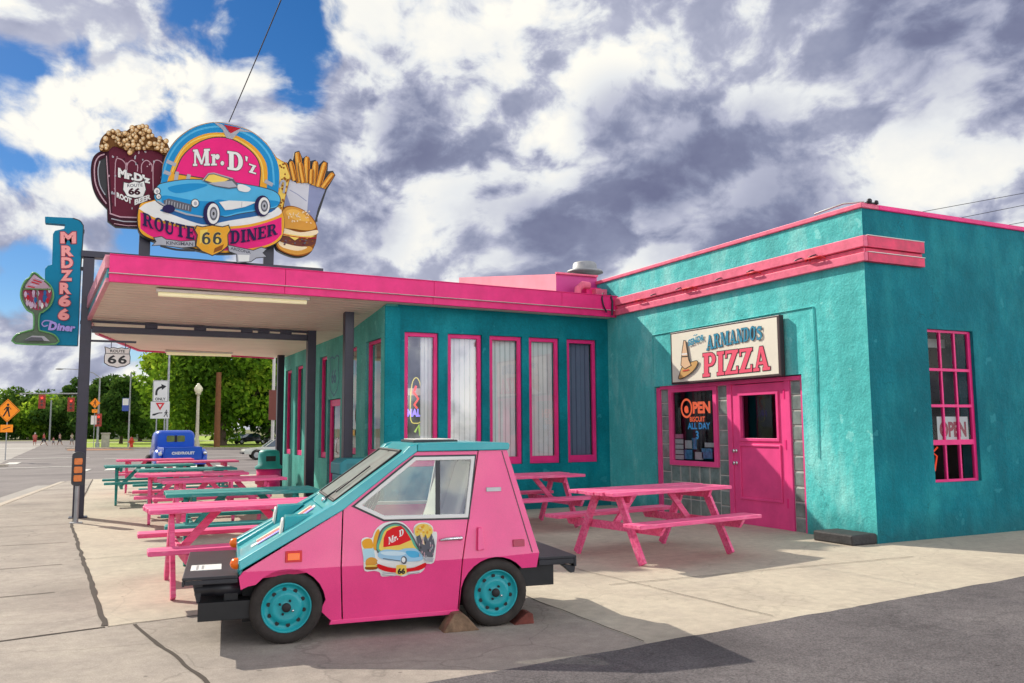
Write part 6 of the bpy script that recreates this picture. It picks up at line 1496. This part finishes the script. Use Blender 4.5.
# ------------------------------------------------------------------ street furniture
def base(px, depth, zoff=-.14):
    P = at_d(px, 440, depth); return Vector((P.x, P.y, ground_z(P.y)+zoff))
FACE = radians(-10)
def ped_icon(mb, cx, cz, s, y, m):
    f = lambda pts: mb.add([(cx+u*s, y, cz+v*s) for u, v in pts], [tuple(range(len(pts)))], m)
    f(ell(.02, .40, .085, .085, n=10)); f([(-.08, .28), (.10, .28), (.10, .0), (-.08, -.02)]); f([(.0, .02), (.10, .02), (.20, -.42), (.10, -.42)]); f([(-.08, .02), (.02, .02), (-.10, -.22), (-.22, -.42), (-.30, -.38), (-.18, -.16)]); f([(-.08, .28), (-.02, .28), (-.18, .02), (-.25, .06)]); f([(.08, .28), (.12, .26), (.25, .10), (.22, .04)])
def crossing_sign(label, px, py, depth, size, plaque_, group=None, bird=False):
    b0 = base(px-5 if size > 1 else px, depth, .0); c = at_d(px, py, depth); h = c.z-b0.z
    t = thing('crossing_sign', label, 'road sign', b0, radians(-18), group)
    b = MB(); b.tube([(0, .03, 0), (0.0, .03, h+size*.35)], .035, M['gal'], 8); b.build('post', t)
    s = size/2; b = MB(); b.plate([(0, h-s), (s, h), (0, h+s), (-s, h)], [], lambda u, v, d: Vector((u, -.01+d, v)), .015, M['sign_orange'])
    ped_icon(b, 0, h, size*.62, -.014, K)
    b.plate([(0, h-s*.93), (s*.93, h), (0, h+s*.93), (-s*.93, h)], [[(0, h-s*.89), (s*.89, h), (0, h+s*.89), (-s*.89, h)]], lambda u, v, d: Vector((u, -.013, v)), 0, K)
    b.build('sign_plate', t, recalc=False)
    b = MB(); b.box(-s*.5, s*.5, -.012, .0, h-s-.42*size, h-s-.10*size, M['sign_orange']); b.bar((-s*.3, -.014, h-s-.3*size), (s*.3, -.014, h-s-.2*size), .004, .03*size, K); b.build('plaque', t)
    return t
crossing_sign('large orange pedestrian crossing diamond on a thin post at the left edge', 11, 410.5, 56, 1.55, True)
crossing_sign('small orange crossing diamond on the signal pole behind the canopy pole', 98.5, 403, 94, 1.15, True)
def signal_head(parent, c, s=1.0, m=None, lit=0):
    b = MB(); x, y, z = c; m = m or M['sig_red']
    b.box(x-.20*s, x+.20*s, y, y+.22*s, z-.62*s, z+.62*s, m); b.box(x-.36*s, x+.36*s, y+.225*s, y+.235*s, z-.8*s, z+.8*s, M['sign_black'] if 0 else m)
    h = b.build('signal_head', parent, bevel=.02)
    for k, (dz, mm) in enumerate(((.40, M['lamp_red']), (0, M['lamp_off']), (-.40, M['lamp_off']))):
        b = MB(); b.lathe([(.15*s, .0), (.15*s, .18*s), (.135*s, .18*s), (.135*s, .01)], m, 14, Matrix.Translation((x, y, z+dz*s)) @ Matrix.Rotation(pi/2, 4, 'X')); b.lathe([(.135*s, .012), (.0001, .014)], mm, 14, Matrix.Translation((x, y, z+dz*s)) @ Matrix.Rotation(pi/2, 4, 'X')); b.build('lamp', h)
M['sig_red'] = mat('signal_housing', (.42, .05, .03), .5); M['lamp_red'] = mat('signal_lamp_red', (1, .04, .02), .3, emit=1.2); M['lamp_off'] = mat('signal_lamp_off', (.05, .02, .01), .3)
def mast_signals():
    A = at_d(74, 376, 112); Bp = at_d(-60, 372, 112); b0 = base(84, 112, -.02)
    t = thing('traffic_signal', 'two red signal heads on a long mast arm over the distant crossing', 'traffic light', b0)
    o = Vector(b0); top = at_d(84, 392, 112)-o; L = at_d(20, 393.5, 112)-o
    b = MB(); b.tube([(0, 0, 0), (0, 0, top.z)], [.16, .11], M['gal'], 10); b.build('pole', t)
    b = MB(); b.tube([(0, 0, top.z-.2), tuple(L)], [.09, .06], M['gal'], 8); b.build('mast_arm', t)
    for px, py in ((71, 404.5), (42, 401.5)):
        c = at_d(px, py, 112)-o; signal_head(t, (c.x, c.y-.25, c.z), 1.15)
mast_signals()
def corner_signal():
    b0 = base(97.5, 95.5, .0); t = thing('traffic_signal', 'traffic signal on a grey pole with a lamp arm just right of the canopy pole', 'traffic light', b0)
    o = Vector(b0); c = at_d(98.5, 420, 95.3)-o; top = at_d(98, 377, 95.5)-o; arm = at_d(60, 366, 95.5)-o
    b = MB(); b.tube([(0, 0, 0), (0, 0, top.z)], [.14, .09], M['gal'], 10); b.tube([(0, 0, 0), (0, 0, .5)], .24, M['gal'], 10); b.build('pole', t)
    b = MB(); b.tube([(0, 0, top.z-.05), (-.7, 0, top.z+.5), (-2.2, 0, top.z+.85), (arm.x, 0, top.z+.9)], [.06, .05, .045, .04], M['gal'], 8); b.ball((arm.x, 0, top.z+.86), .3, M['gal'], 8, (1.4, .6, .35)); b.build('lamp_arm', t)
    signal_head(t, (c.x, -.35, c.z), .9)
    b = MB(); b.box(-.75, -.15, -.20, -.18, c.z-.5, c.z+.5, M['sign_white']); b.build('sign_plate', t)
corner_signal()
def arrow_sign():
    D_ = 42; b0 = base(159, D_); c = at_d(157.5, 391, D_); c2 = at_d(156, 410, D_)
    t = thing('lane_sign', 'white right turn arrow sign above a square yield to pedestrians panel', 'road sign', b0, radians(-18)); hz = c.z-b0.z; h2 = c2.z-b0.z
    b = MB()
    for x in (-.16, .22): b.tube([(x, .03, 0), (x, .03, hz+.4)], .03, M['gal'], 8)
    b.build('post', t)
    W_ = M['sign_white']; b = MB(); b.plate(rect(-.37, .37, hz-.54, hz+.54), [], lambda u, v, d: Vector((u, -.01+d, v)), .015, W_)
    b.plate(rect(-.35, .35, hz-.52, hz+.52), [rect(-.335, .335, hz-.505, hz+.505)], lambda u, v, d: Vector((u, -.013, v)), 0, K)
    st_ = spline([(-.20, -.20), (-.19, .0), (-.10, .14), (.06, .21)], 5, False)
    b.plate(stroke([(u, hz+v) for u, v in st_], .10), [], lambda u, v, d: Vector((u, -.013, v)), 0, K); b.plate([(.02, hz+.36), (.27, hz+.24), (.06, hz+.06)], [], lambda u, v, d: Vector((u, -.0135, v)), 0, K)
    vs, fs, w = sans('ONLY', .03); b.add([(-.25+.5*u/w, -.013, hz-.46+v*.15) for u, v in vs], fs, K); b.build('sign_plate', t, recalc=False)
    b = MB(); b.plate(rect(-.45, .45, h2-.42, h2+.42), [], lambda u, v, d: Vector((u, -.01+d, v)), .015, W_)
    b.plate([(-.22, h2+.36), (.22, h2+.36), (0, h2-.02)], [], lambda u, v, d: Vector((u, -.013, v)), 0, M['sign_red']); b.plate([(-.09, h2+.29), (.09, h2+.29), (0, h2+.13)], [], lambda u, v, d: Vector((u, -.0145, v)), 0, W_)
    b.plate([(-.35, h2-.20), (-.05, h2-.12), (.12, h2-.12), (.12, h2-.16), (-.05, h2-.17), (-.25, h2-.27), (-.35, h2-.27)], [], lambda u, v, d: Vector((u, -.013, v)), 0, K); ped_icon(b, .30, h2-.18, .40, -.013, K); b.build('yield_plate', t, recalc=False)
arrow_sign()
def lamp_post():
    b0 = base(197, 90, .0); c = at_d(197.5, 389, 90); h = c.z-b0.z
    t = thing('globe_lamp_post', 'cream park lamp post with an acorn globe left of the brown pole', 'street lamp', b0)
    CRM = mat('cream_lamp_paint', (.52, .47, .34), .6, var=.1); b = MB()
    b.lathe([(.30, 0), (.30, .5), (.18, .7), (.15, h-.9), (.13, h-.6), (.28, h-.55), (.30, h-.45), (.0001, h-.44)], CRM, 14); b.build('post', t)
    b = MB(); b.lathe([(.22, h-.438), (.42, h-.15), (.44, h+.1), (.30, h+.35), (.14, h+.5), (.10, h+.62), (.0001, h+.66)], mat('lamp_globe', (.80, .74, .52), .3), 16); b.build('globe', t)
lamp_post()
def pole(name, label, px, depth, ytop, r, m, cat='pole', extra=None, zoff=0.0):
    b0 = base(px, depth, zoff); top = at_d(px+.5, ytop, depth).z-b0.z; t = thing(name, label, cat, b0)
    b = MB(); b.tube([(0, 0, 0), (0, 0, top)], [r, r*.8], m, 10); b.build('pole', t)
    if extra: extra(t, top, b0)
    return t
def wood_extra(t, h, b0):
    b = MB(); b.box(-.6, .6, -.22, -.12, h-.7, h-.58, M['brown_wood']); b.build('cross_arm', t)
pole('utility_pole', 'bare reddish brown wooden pole in front of the big tree', 217, 92, 372, .34, M['brown_wood'], 'utility pole')
def white_extra(t, h, b0):
    z0 = at_d(272, 420, 80).z-b0.z; z1 = at_d(272, 390, 80).z-b0.z
    b = MB(); b.box(-.45, .75, -.3, -.22, z0, z1, mat('brown_sign', (.16, .035, .02), .6)); b.build('sign_plate', t)
pole('sign_pole', 'white pole with a dark brown board beside the far canopy post', 272.5, 80, 300, .16, mat('white_pole_paint', (.60, .57, .52), .5), 'pole', white_extra)
def light_extra(t, h, b0):
    b = MB(); b.tube([(0, 0, h-.1), (.5, 0, h+.1)], .04, M['gal'], 6); b.build('bracket', t)
    z0 = at_d(125, 411, 95).z-b0.z; z1 = at_d(125, 398, 95).z-b0.z
    b = MB(); b.box(-.78, -.1, -.02, .02, z0, z1, mat('banner_blue', (.05, .10, .42), .6)); b.box(-.74, -.14, -.026, -.021, z0+(z1-z0)*.45, z1-.05, M['sign_white']); b.bar((-.1, 0, z1), (0, 0, z1), .03, .03, M['gal']); b.build('banner', t)
pole('light_pole', 'slim grey pole with a small blue and white banner near the hydrant', 128.5, 95, 372, .10, M['gal'], 'pole', light_extra)
def tall_extra(t, h, b0):
    b = MB(); b.tube([(0, 0, h-.6), (-1.5, 0, h+.1), (-2.6, 0, h+.15)], .05, M['gal'], 6); b.ball((-2.7, 0, h+.1), .25, M['gal'], 8, (1.5, .7, .4)); b.build('lamp_arm', t)
pole('light_pole', 'tall thin grey light pole directly behind the right turn sign', 166.5, 70, 340, .10, M['gal'], 'pole', tall_extra)
pole('light_pole', 'plain pale grey pole standing before the left hedge', 49.5, 150, 400, .16, M['gal'], 'pole')
def hydrant():
    b0 = base(131.5, 93, .0); t = thing('fire_hydrant', 'small red fire hydrant at the lawn edge right of the banner pole', 'hydrant', b0)
    R_ = mat('hydrant_red', (.55, .04, .015), .4); b = MB()
    b.lathe([(.26, 0), (.26, .08), (.17, .1), (.17, .72), (.23, .74), (.23, .80), (.19, .95), (.10, 1.05), (.07, 1.15), (.0001, 1.16)], R_, 14); b.build('barrel', t)
    for s in (-1, 1):
        b = MB(); b.tube([(s*.15, 0, .6), (s*.30, 0, .6)], .09, R_, 8); b.build('nozzle', t)
hydrant()
def pillar():
    b0 = base(105.5, 96, .0); t = thing('stone_pillar', 'squat pale stone pillar at the corner of the park lawn', 'pillar', b0)
    m = mat('pillar_stone', (.42, .39, .33), .85, var=.25, vscale=3, bump=.3); b = MB(); b.box(-.42, .42, -.42, .42, 0, 1.45, m); b.build('shaft', t, bevel=.03); b = MB(); b.box(-.5, .5, -.5, .5, 1.452, 1.62, m); b.build('cap', t, bevel=.03)
pillar()
# low fence behind the lawn
def fence():
    a = at_d(110, 434, 170); c = at_d(190, 434, 150); t = thing('park_fence', 'long low grey fence at the back of the lawn', 'fence', (a.x, a.y, ground_z(a.y)))
    o = Vector(t.location); d = Vector((c.x-a.x, c.y-a.y, 0)); n = 14
    for z in (1.0, 1.9, 2.6):
        b = MB(); b.bar((0, 0, z), tuple(d+Vector((0, 0, z))), .05, .12, M['gal']); b.build('rail', t)
    for i in range(n+1):
        b = MB(); p = d*(i/n); b.tube([tuple(p+Vector((0, 0, -.6))), tuple(p+Vector((0, 0, 2.8)))], .07, M['gal'], 6); b.build('post', t)
    b = MB(); b.add([(0, .1, -.5), tuple(d+Vector((0, .1, -.5))), tuple(d+Vector((0, .1, 2.5))), (0, .1, 2.5)], [(0, 1, 2, 3)], mat('fence_screen', (.22, .22, .23), .8, var=.2)); b.build('screen', t, recalc=False)
fence()

# ------------------------------------------------------------------ people on the far crossing
SKIN = mat('skin', (.45, .25, .17), .6)
def person(label, px, py, depth, h, shirt, shorts, hair, stride=.25, rz=0, hat=None):
    P = at_d(px, py, depth); t = thing('person', label, 'person', (P.x, P.y, ground_z(P.y)-.12), rz, 'people walking over the distant crossing')
    s = h/1.75
    # joints: index, position, radius, parent
    J = [((0, 0, .95), .15, None), ((0, 0, 1.2), .15, 0), ((0, .0, 1.40), .17, 1), ((0, 0, 1.50), .065, 2), ((0, -.02, 1.60), .09, 3), ((0, -.02, 1.68), .085, 4),
         ((.09, 0, .88), .11, 0), ((.10, -stride*.5, .48), .075, 6), ((.10, -stride, .07), .05, 7), ((.10, -stride-.13, .04), .04, 8),
         ((-.09, 0, .88), .11, 0), ((-.10, stride*.35, .50), .075, 10), ((-.10, stride, .10), .05, 11), ((-.10, stride-.10, .04), .04, 12),
         ((.20, 0, 1.40), .065, 2), ((.25, stride*.4, 1.12), .048, 14), ((.26, stride*.5-.1, .88), .035, 15), ((-.20, 0, 1.40), .065, 2), ((-.25, -stride*.4, 1.12), .048, 17), ((-.26, -stride*.5-.1, .88), .035, 18)]
    me = bpy.data.meshes.new('body'); me.from_pydata([Vector(j[0])*s for j in J], [(j[2], i) for i, j in enumerate(J) if j[2] is not None], [])
    o = bpy.data.objects.new('body', me); COL.objects.link(o); o.parent = t
    md = o.modifiers.new('skin', 'SKIN'); me.skin_vertices[0].data[0].use_root = True
    for i, j in enumerate(J): me.skin_vertices[0].data[i].radius = (j[1]*s, j[1]*s*.8)
    o.modifiers.new('sub', 'SUBSURF').levels = 1; o.modifiers['sub'].render_levels = 1
    me.materials.append(SKIN)
    b = MB(); b.lathe([(.19, .98), (.185, 1.1), (.19, 1.3), (.21, 1.40), (.12, 1.48), (.075, 1.51)], shirt, 14, Matrix.Diagonal((s, s*.72, s, 1)))
    for sg in (-1, 1): b.tube([Vector((.17*sg, 0, 1.42))*s, Vector((.24*sg, stride*.3*sg, 1.18))*s], [.085*s, .075*s], shirt, 8)
    b.build('shirt', t)
    b = MB()
    for sg in (-1, 1): b.tube([Vector((.085*sg, 0, 1.0))*s, Vector((.10*sg, -sg*stride*.42, .52))*s], [.125*s, .115*s], shorts, 8)
    b.build('shorts', t)
    b = MB(); b.ball(Vector((0, .015, 1.67))*s, .105*s, hair, 8, (.95, 1.05, .95)); b.build('hair', t)
SH = lambda n, c: mat('cloth_'+n, c, .8)
person('person in a salmon top and white cap, leftmost on the far crossing', 35, 437, 116, 1.75, SH('salmon', (.6, .16, .14)), SH('red', (.45, .07, .06)), SH('white', (.7, .7, .68)), .18, .3)
person('striding person in a red top and dark shorts, second from left on the far crossing', 44, 437, 116, 1.72, SH('red2', (.55, .08, .07)), SH('dark', (.03, .035, .05)), SH('brown', (.1, .05, .03)), .40, 1.4)
person('small child in pink on the far crossing', 53.5, 439, 118, 1.15, SH('pink', (.6, .25, .25)), SH('greyc', (.25, .25, .28)), SH('brown', (.1, .05, .03)), .2, 1.0)
person('person in a pale pink shirt right of the child on the far crossing', 60, 437, 117, 1.68, SH('pale', (.6, .36, .33)), SH('dark', (.03, .035, .05)), SH('black', (.02, .02, .02)), .3, 1.2)
person('person in a pale top nearest the black canopy pole on the far crossing', 72, 437, 119, 1.66, SH('cream', (.6, .5, .42)), SH('greyc', (.25, .25, .28)), SH('brown', (.1, .05, .03)), .22, .8)
# ------------------------------------------------------------------ trees
def leaf_mat(name, c, tr=.35):
    m = bpy.data.materials.new(name); m.use_nodes = True; nt = m.node_tree; nd = nt.nodes; lk = nt.links; nd.clear()
    out = nd.new('ShaderNodeOutputMaterial'); mix = nd.new('ShaderNodeMixShader'); d = nd.new('ShaderNodeBsdfDiffuse'); t = nd.new('ShaderNodeBsdfTranslucent')
    g = nd.new('ShaderNodeNewGeometry'); tc = nd.new('ShaderNodeTexCoord'); n = nd.new('ShaderNodeTexNoise'); n.inputs['Scale'].default_value = .9; n.inputs['Detail'].default_value = 4
    lk.new(tc.outputs['Object'], n.inputs['Vector']); r = nd.new('ShaderNodeValToRGB'); e = r.color_ramp.elements
    e[0].position = .3; e[0].color = (*[x*.6 for x in c], 1); e[1].position = .7; e[1].color = (*[min(1, x*1.4) for x in c], 1); lk.new(n.outputs['Fac'], r.inputs['Fac'])
    lk.new(r.outputs['Color'], d.inputs['Color']); hs = nd.new('ShaderNodeHueSaturation'); hs.inputs['Hue'].default_value = .485; hs.inputs['Value'].default_value = 1.5; lk.new(r.outputs['Color'], hs.inputs['Color']); lk.new(hs.outputs['Color'], t.inputs['Color'])
    mix.inputs[0].default_value = tr; lk.new(d.outputs[0], mix.inputs[1]); lk.new(t.outputs[0], mix.inputs[2]); lk.new(mix.outputs[0], out.inputs[0]); return m
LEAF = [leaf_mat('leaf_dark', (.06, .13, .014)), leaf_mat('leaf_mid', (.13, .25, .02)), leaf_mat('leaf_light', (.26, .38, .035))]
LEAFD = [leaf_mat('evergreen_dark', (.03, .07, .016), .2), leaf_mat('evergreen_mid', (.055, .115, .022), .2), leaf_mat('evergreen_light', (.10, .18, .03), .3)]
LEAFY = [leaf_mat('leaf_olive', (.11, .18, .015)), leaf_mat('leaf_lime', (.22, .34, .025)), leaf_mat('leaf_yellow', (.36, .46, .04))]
def tree(name, label, b0, h, rad, n_leaf, leaf, mats, trunk_h=.28, clumps=34, group=None, seed=1, flat=1.0, low=.2, forks=4, tr=None, cone=False):
    rnd = random.Random(seed); t = thing(name, label, 'tree', b0, 0, group)
    tr = tr or h*.028
    b = MB(); th = h*trunk_h
    lean = Vector((rnd.uniform(-.04, .04), rnd.uniform(-.04, .04), 1))
    top = Vector((lean.x*th, lean.y*th, th)); b.tube([(0, 0, -.1), (0, 0, .3), tuple(top*.6), tuple(top)], [tr*1.5, tr*1.1, tr*.95, tr*.8], M['bark'], 10)
    cs = []
    for k in range(clumps):
        while True:
            v = Vector((rnd.uniform(-1, 1), rnd.uniform(-1, 1), rnd.uniform(-1, 1)))
            if v.length < 1 and v.length > .35: break
        if cone:
            zz = rnd.random(); rr_ = (1-zz)*.95+.08; a = rnd.uniform(0, 2*pi); q = rr_*sqrt(rnd.uniform(.3, 1)); c = Vector((q*cos(a)*rad, q*sin(a)*rad, h*(low+(1-low)*zz)))
        else: c = Vector((v.x*rad, v.y*rad, h*(low+1)/2+v.z*h*(1-low)/2*flat))
        cs.append((c, rad*rnd.uniform(.24, .50)))
    for k in range(forks):
        c, r = cs[k]; mid = top.lerp(c, .5)+Vector((0, 0, -.04*h)); b.tube([tuple(top*.95), tuple(mid), tuple(c)], [tr*.7, tr*.45, tr*.15], M['bark'], 7)
    for k in range(forks, min(len(cs), forks+8)):
        c, r = cs[k]; s0 = top.lerp(cs[k % forks][0], .4); b.tube([tuple(s0), tuple(c)], [tr*.3, tr*.08], M['bark'], 5)
    b.build('trunk', t)
    L = MB(); per = int(n_leaf*1.25)//len(cs)
    sun = -SUNV
    for c, r in cs:
        tone0 = rnd.random()
        for i in range(per):
            while True:
                v = Vector((rnd.uniform(-1, 1), rnd.uniform(-1, 1), rnd.uniform(-1, 1)))
                if v.length < 1: break
            v = v.normalized()*(v.length**.75)
            p = c+Vector((v.x*r, v.y*r, v.z*r*.75)); s_ = leaf*rnd.uniform(.45, 1.15)
            nrm = (v*.6+Vector((rnd.uniform(-1, 1), rnd.uniform(-1, 1), rnd.uniform(-.6, 1)))).normalized()
            a = nrm.orthogonal().normalized(); a.rotate(Matrix.Rotation(rnd.uniform(0, 6.28), 3, nrm)); w = nrm.cross(a)
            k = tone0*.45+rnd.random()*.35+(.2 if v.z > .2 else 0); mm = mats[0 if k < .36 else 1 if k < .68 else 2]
            L.add([p-a*s_, p+w*s_*.55, p+a*s_, p-w*s_*.55+nrm*s_*.2], [(0, 1, 2, 3)], mm)
    L.build('crown', t, recalc=False)
    return t
def gb(px, depth, z=0.0): P = at_d(px, 440, depth); return Vector((P.x, P.y, ground_z(P.y)+z))
GT = 'trees of the park'
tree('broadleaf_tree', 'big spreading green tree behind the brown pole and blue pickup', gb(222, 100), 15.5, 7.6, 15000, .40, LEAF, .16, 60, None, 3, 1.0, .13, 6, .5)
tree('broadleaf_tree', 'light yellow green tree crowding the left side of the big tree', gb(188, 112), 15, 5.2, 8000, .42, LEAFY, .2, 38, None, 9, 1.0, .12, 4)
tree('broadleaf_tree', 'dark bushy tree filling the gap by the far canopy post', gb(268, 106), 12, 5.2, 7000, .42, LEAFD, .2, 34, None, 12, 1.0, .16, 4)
tree('conifer_tree', 'dark pointed tree with a bare trunk standing on the lawn left of the banner pole', gb(121, 118), 8.6, 3.6, 6500, .34, LEAFD, .22, 40, None, 15, 1.0, .2, 3, .22, True)
tree('broadleaf_tree', 'mid green tree between the banner pole and the turn sign', gb(140, 140), 10.5, 4.6, 5000, .45, LEAF, .2, 28, None, 18, 1.0, .1, 4)
tree('broadleaf_tree', 'dark round tree just right of the canopy pole', gb(104, 150), 12, 5, 5000, .5, LEAFD, .2, 28, None, 22, 1.0, .06, 4)
tree('broadleaf_tree', 'yellow green bush like tree behind the turn sign', gb(160, 150), 9.5, 4, 4000, .45, LEAFY, .15, 24, None, 25, 1.0, .04, 4)
# the row of trees far away on the left
far = [(3, 205, 10.5, 8, LEAF, 'leftmost green tree of the distant left row'), (22, 200, 10.5, 9, LEAFD, 'wide tree behind the orange crossing diamond in the distant left row'), (38, 205, 9.5, 7.5, LEAF, 'tree behind the left red signal in the distant left row'), (54, 195, 9, 7, LEAF, 'mid green tree in the middle of the distant left row'), (68, 190, 8, 6, LEAFD, 'low tree beside the canopy pole in the distant left row'), (84, 185, 8.5, 6, LEAFD, 'dark tree hidden by the canopy pole in the distant left row')]
for i, (px, d, h, r, mm, lb) in enumerate(far): tree('broadleaf_tree', lb, gb(px, d), h, r, 4200, .62, mm, .1, 26, 'distant row of trees on the left', 40+i, 1.0, .0, 3)
tree('broadleaf_tree', 'feathery grey green tree poking up behind the canopy pole', gb(76, 240), 17, 4, 3000, .55, LEAFD, .3, 20, None, 61, 1.0, .4, 4)
# pale building far behind the trees
def far_building():
    P = at_d(52, 398, 300); t = thing('distant_building', 'pale flat block far away above the left trees', 'building', (P.x, P.y, ground_z(P.y)))
    m = mat('hazy_wall', (.40, .42, .45), .8, var=.1); b = MB(); b.box(-7, 9, 0, 10, -.5, 12.2, m); b.build('wall', t)
    b = MB(); b.box(-7.3, 9.3, -.3, 10.3, 12.21, 12.7, mat('hazy_roof', (.30, .31, .34), .8)); b.build('roof', t)
    for i in range(6):
        b = MB(); b.box(-6+i*2.4, -4.6+i*2.4, -.05, .02, 9.6, 11.2, M['glass_car_dark']); b.build('window', t)
far_building()
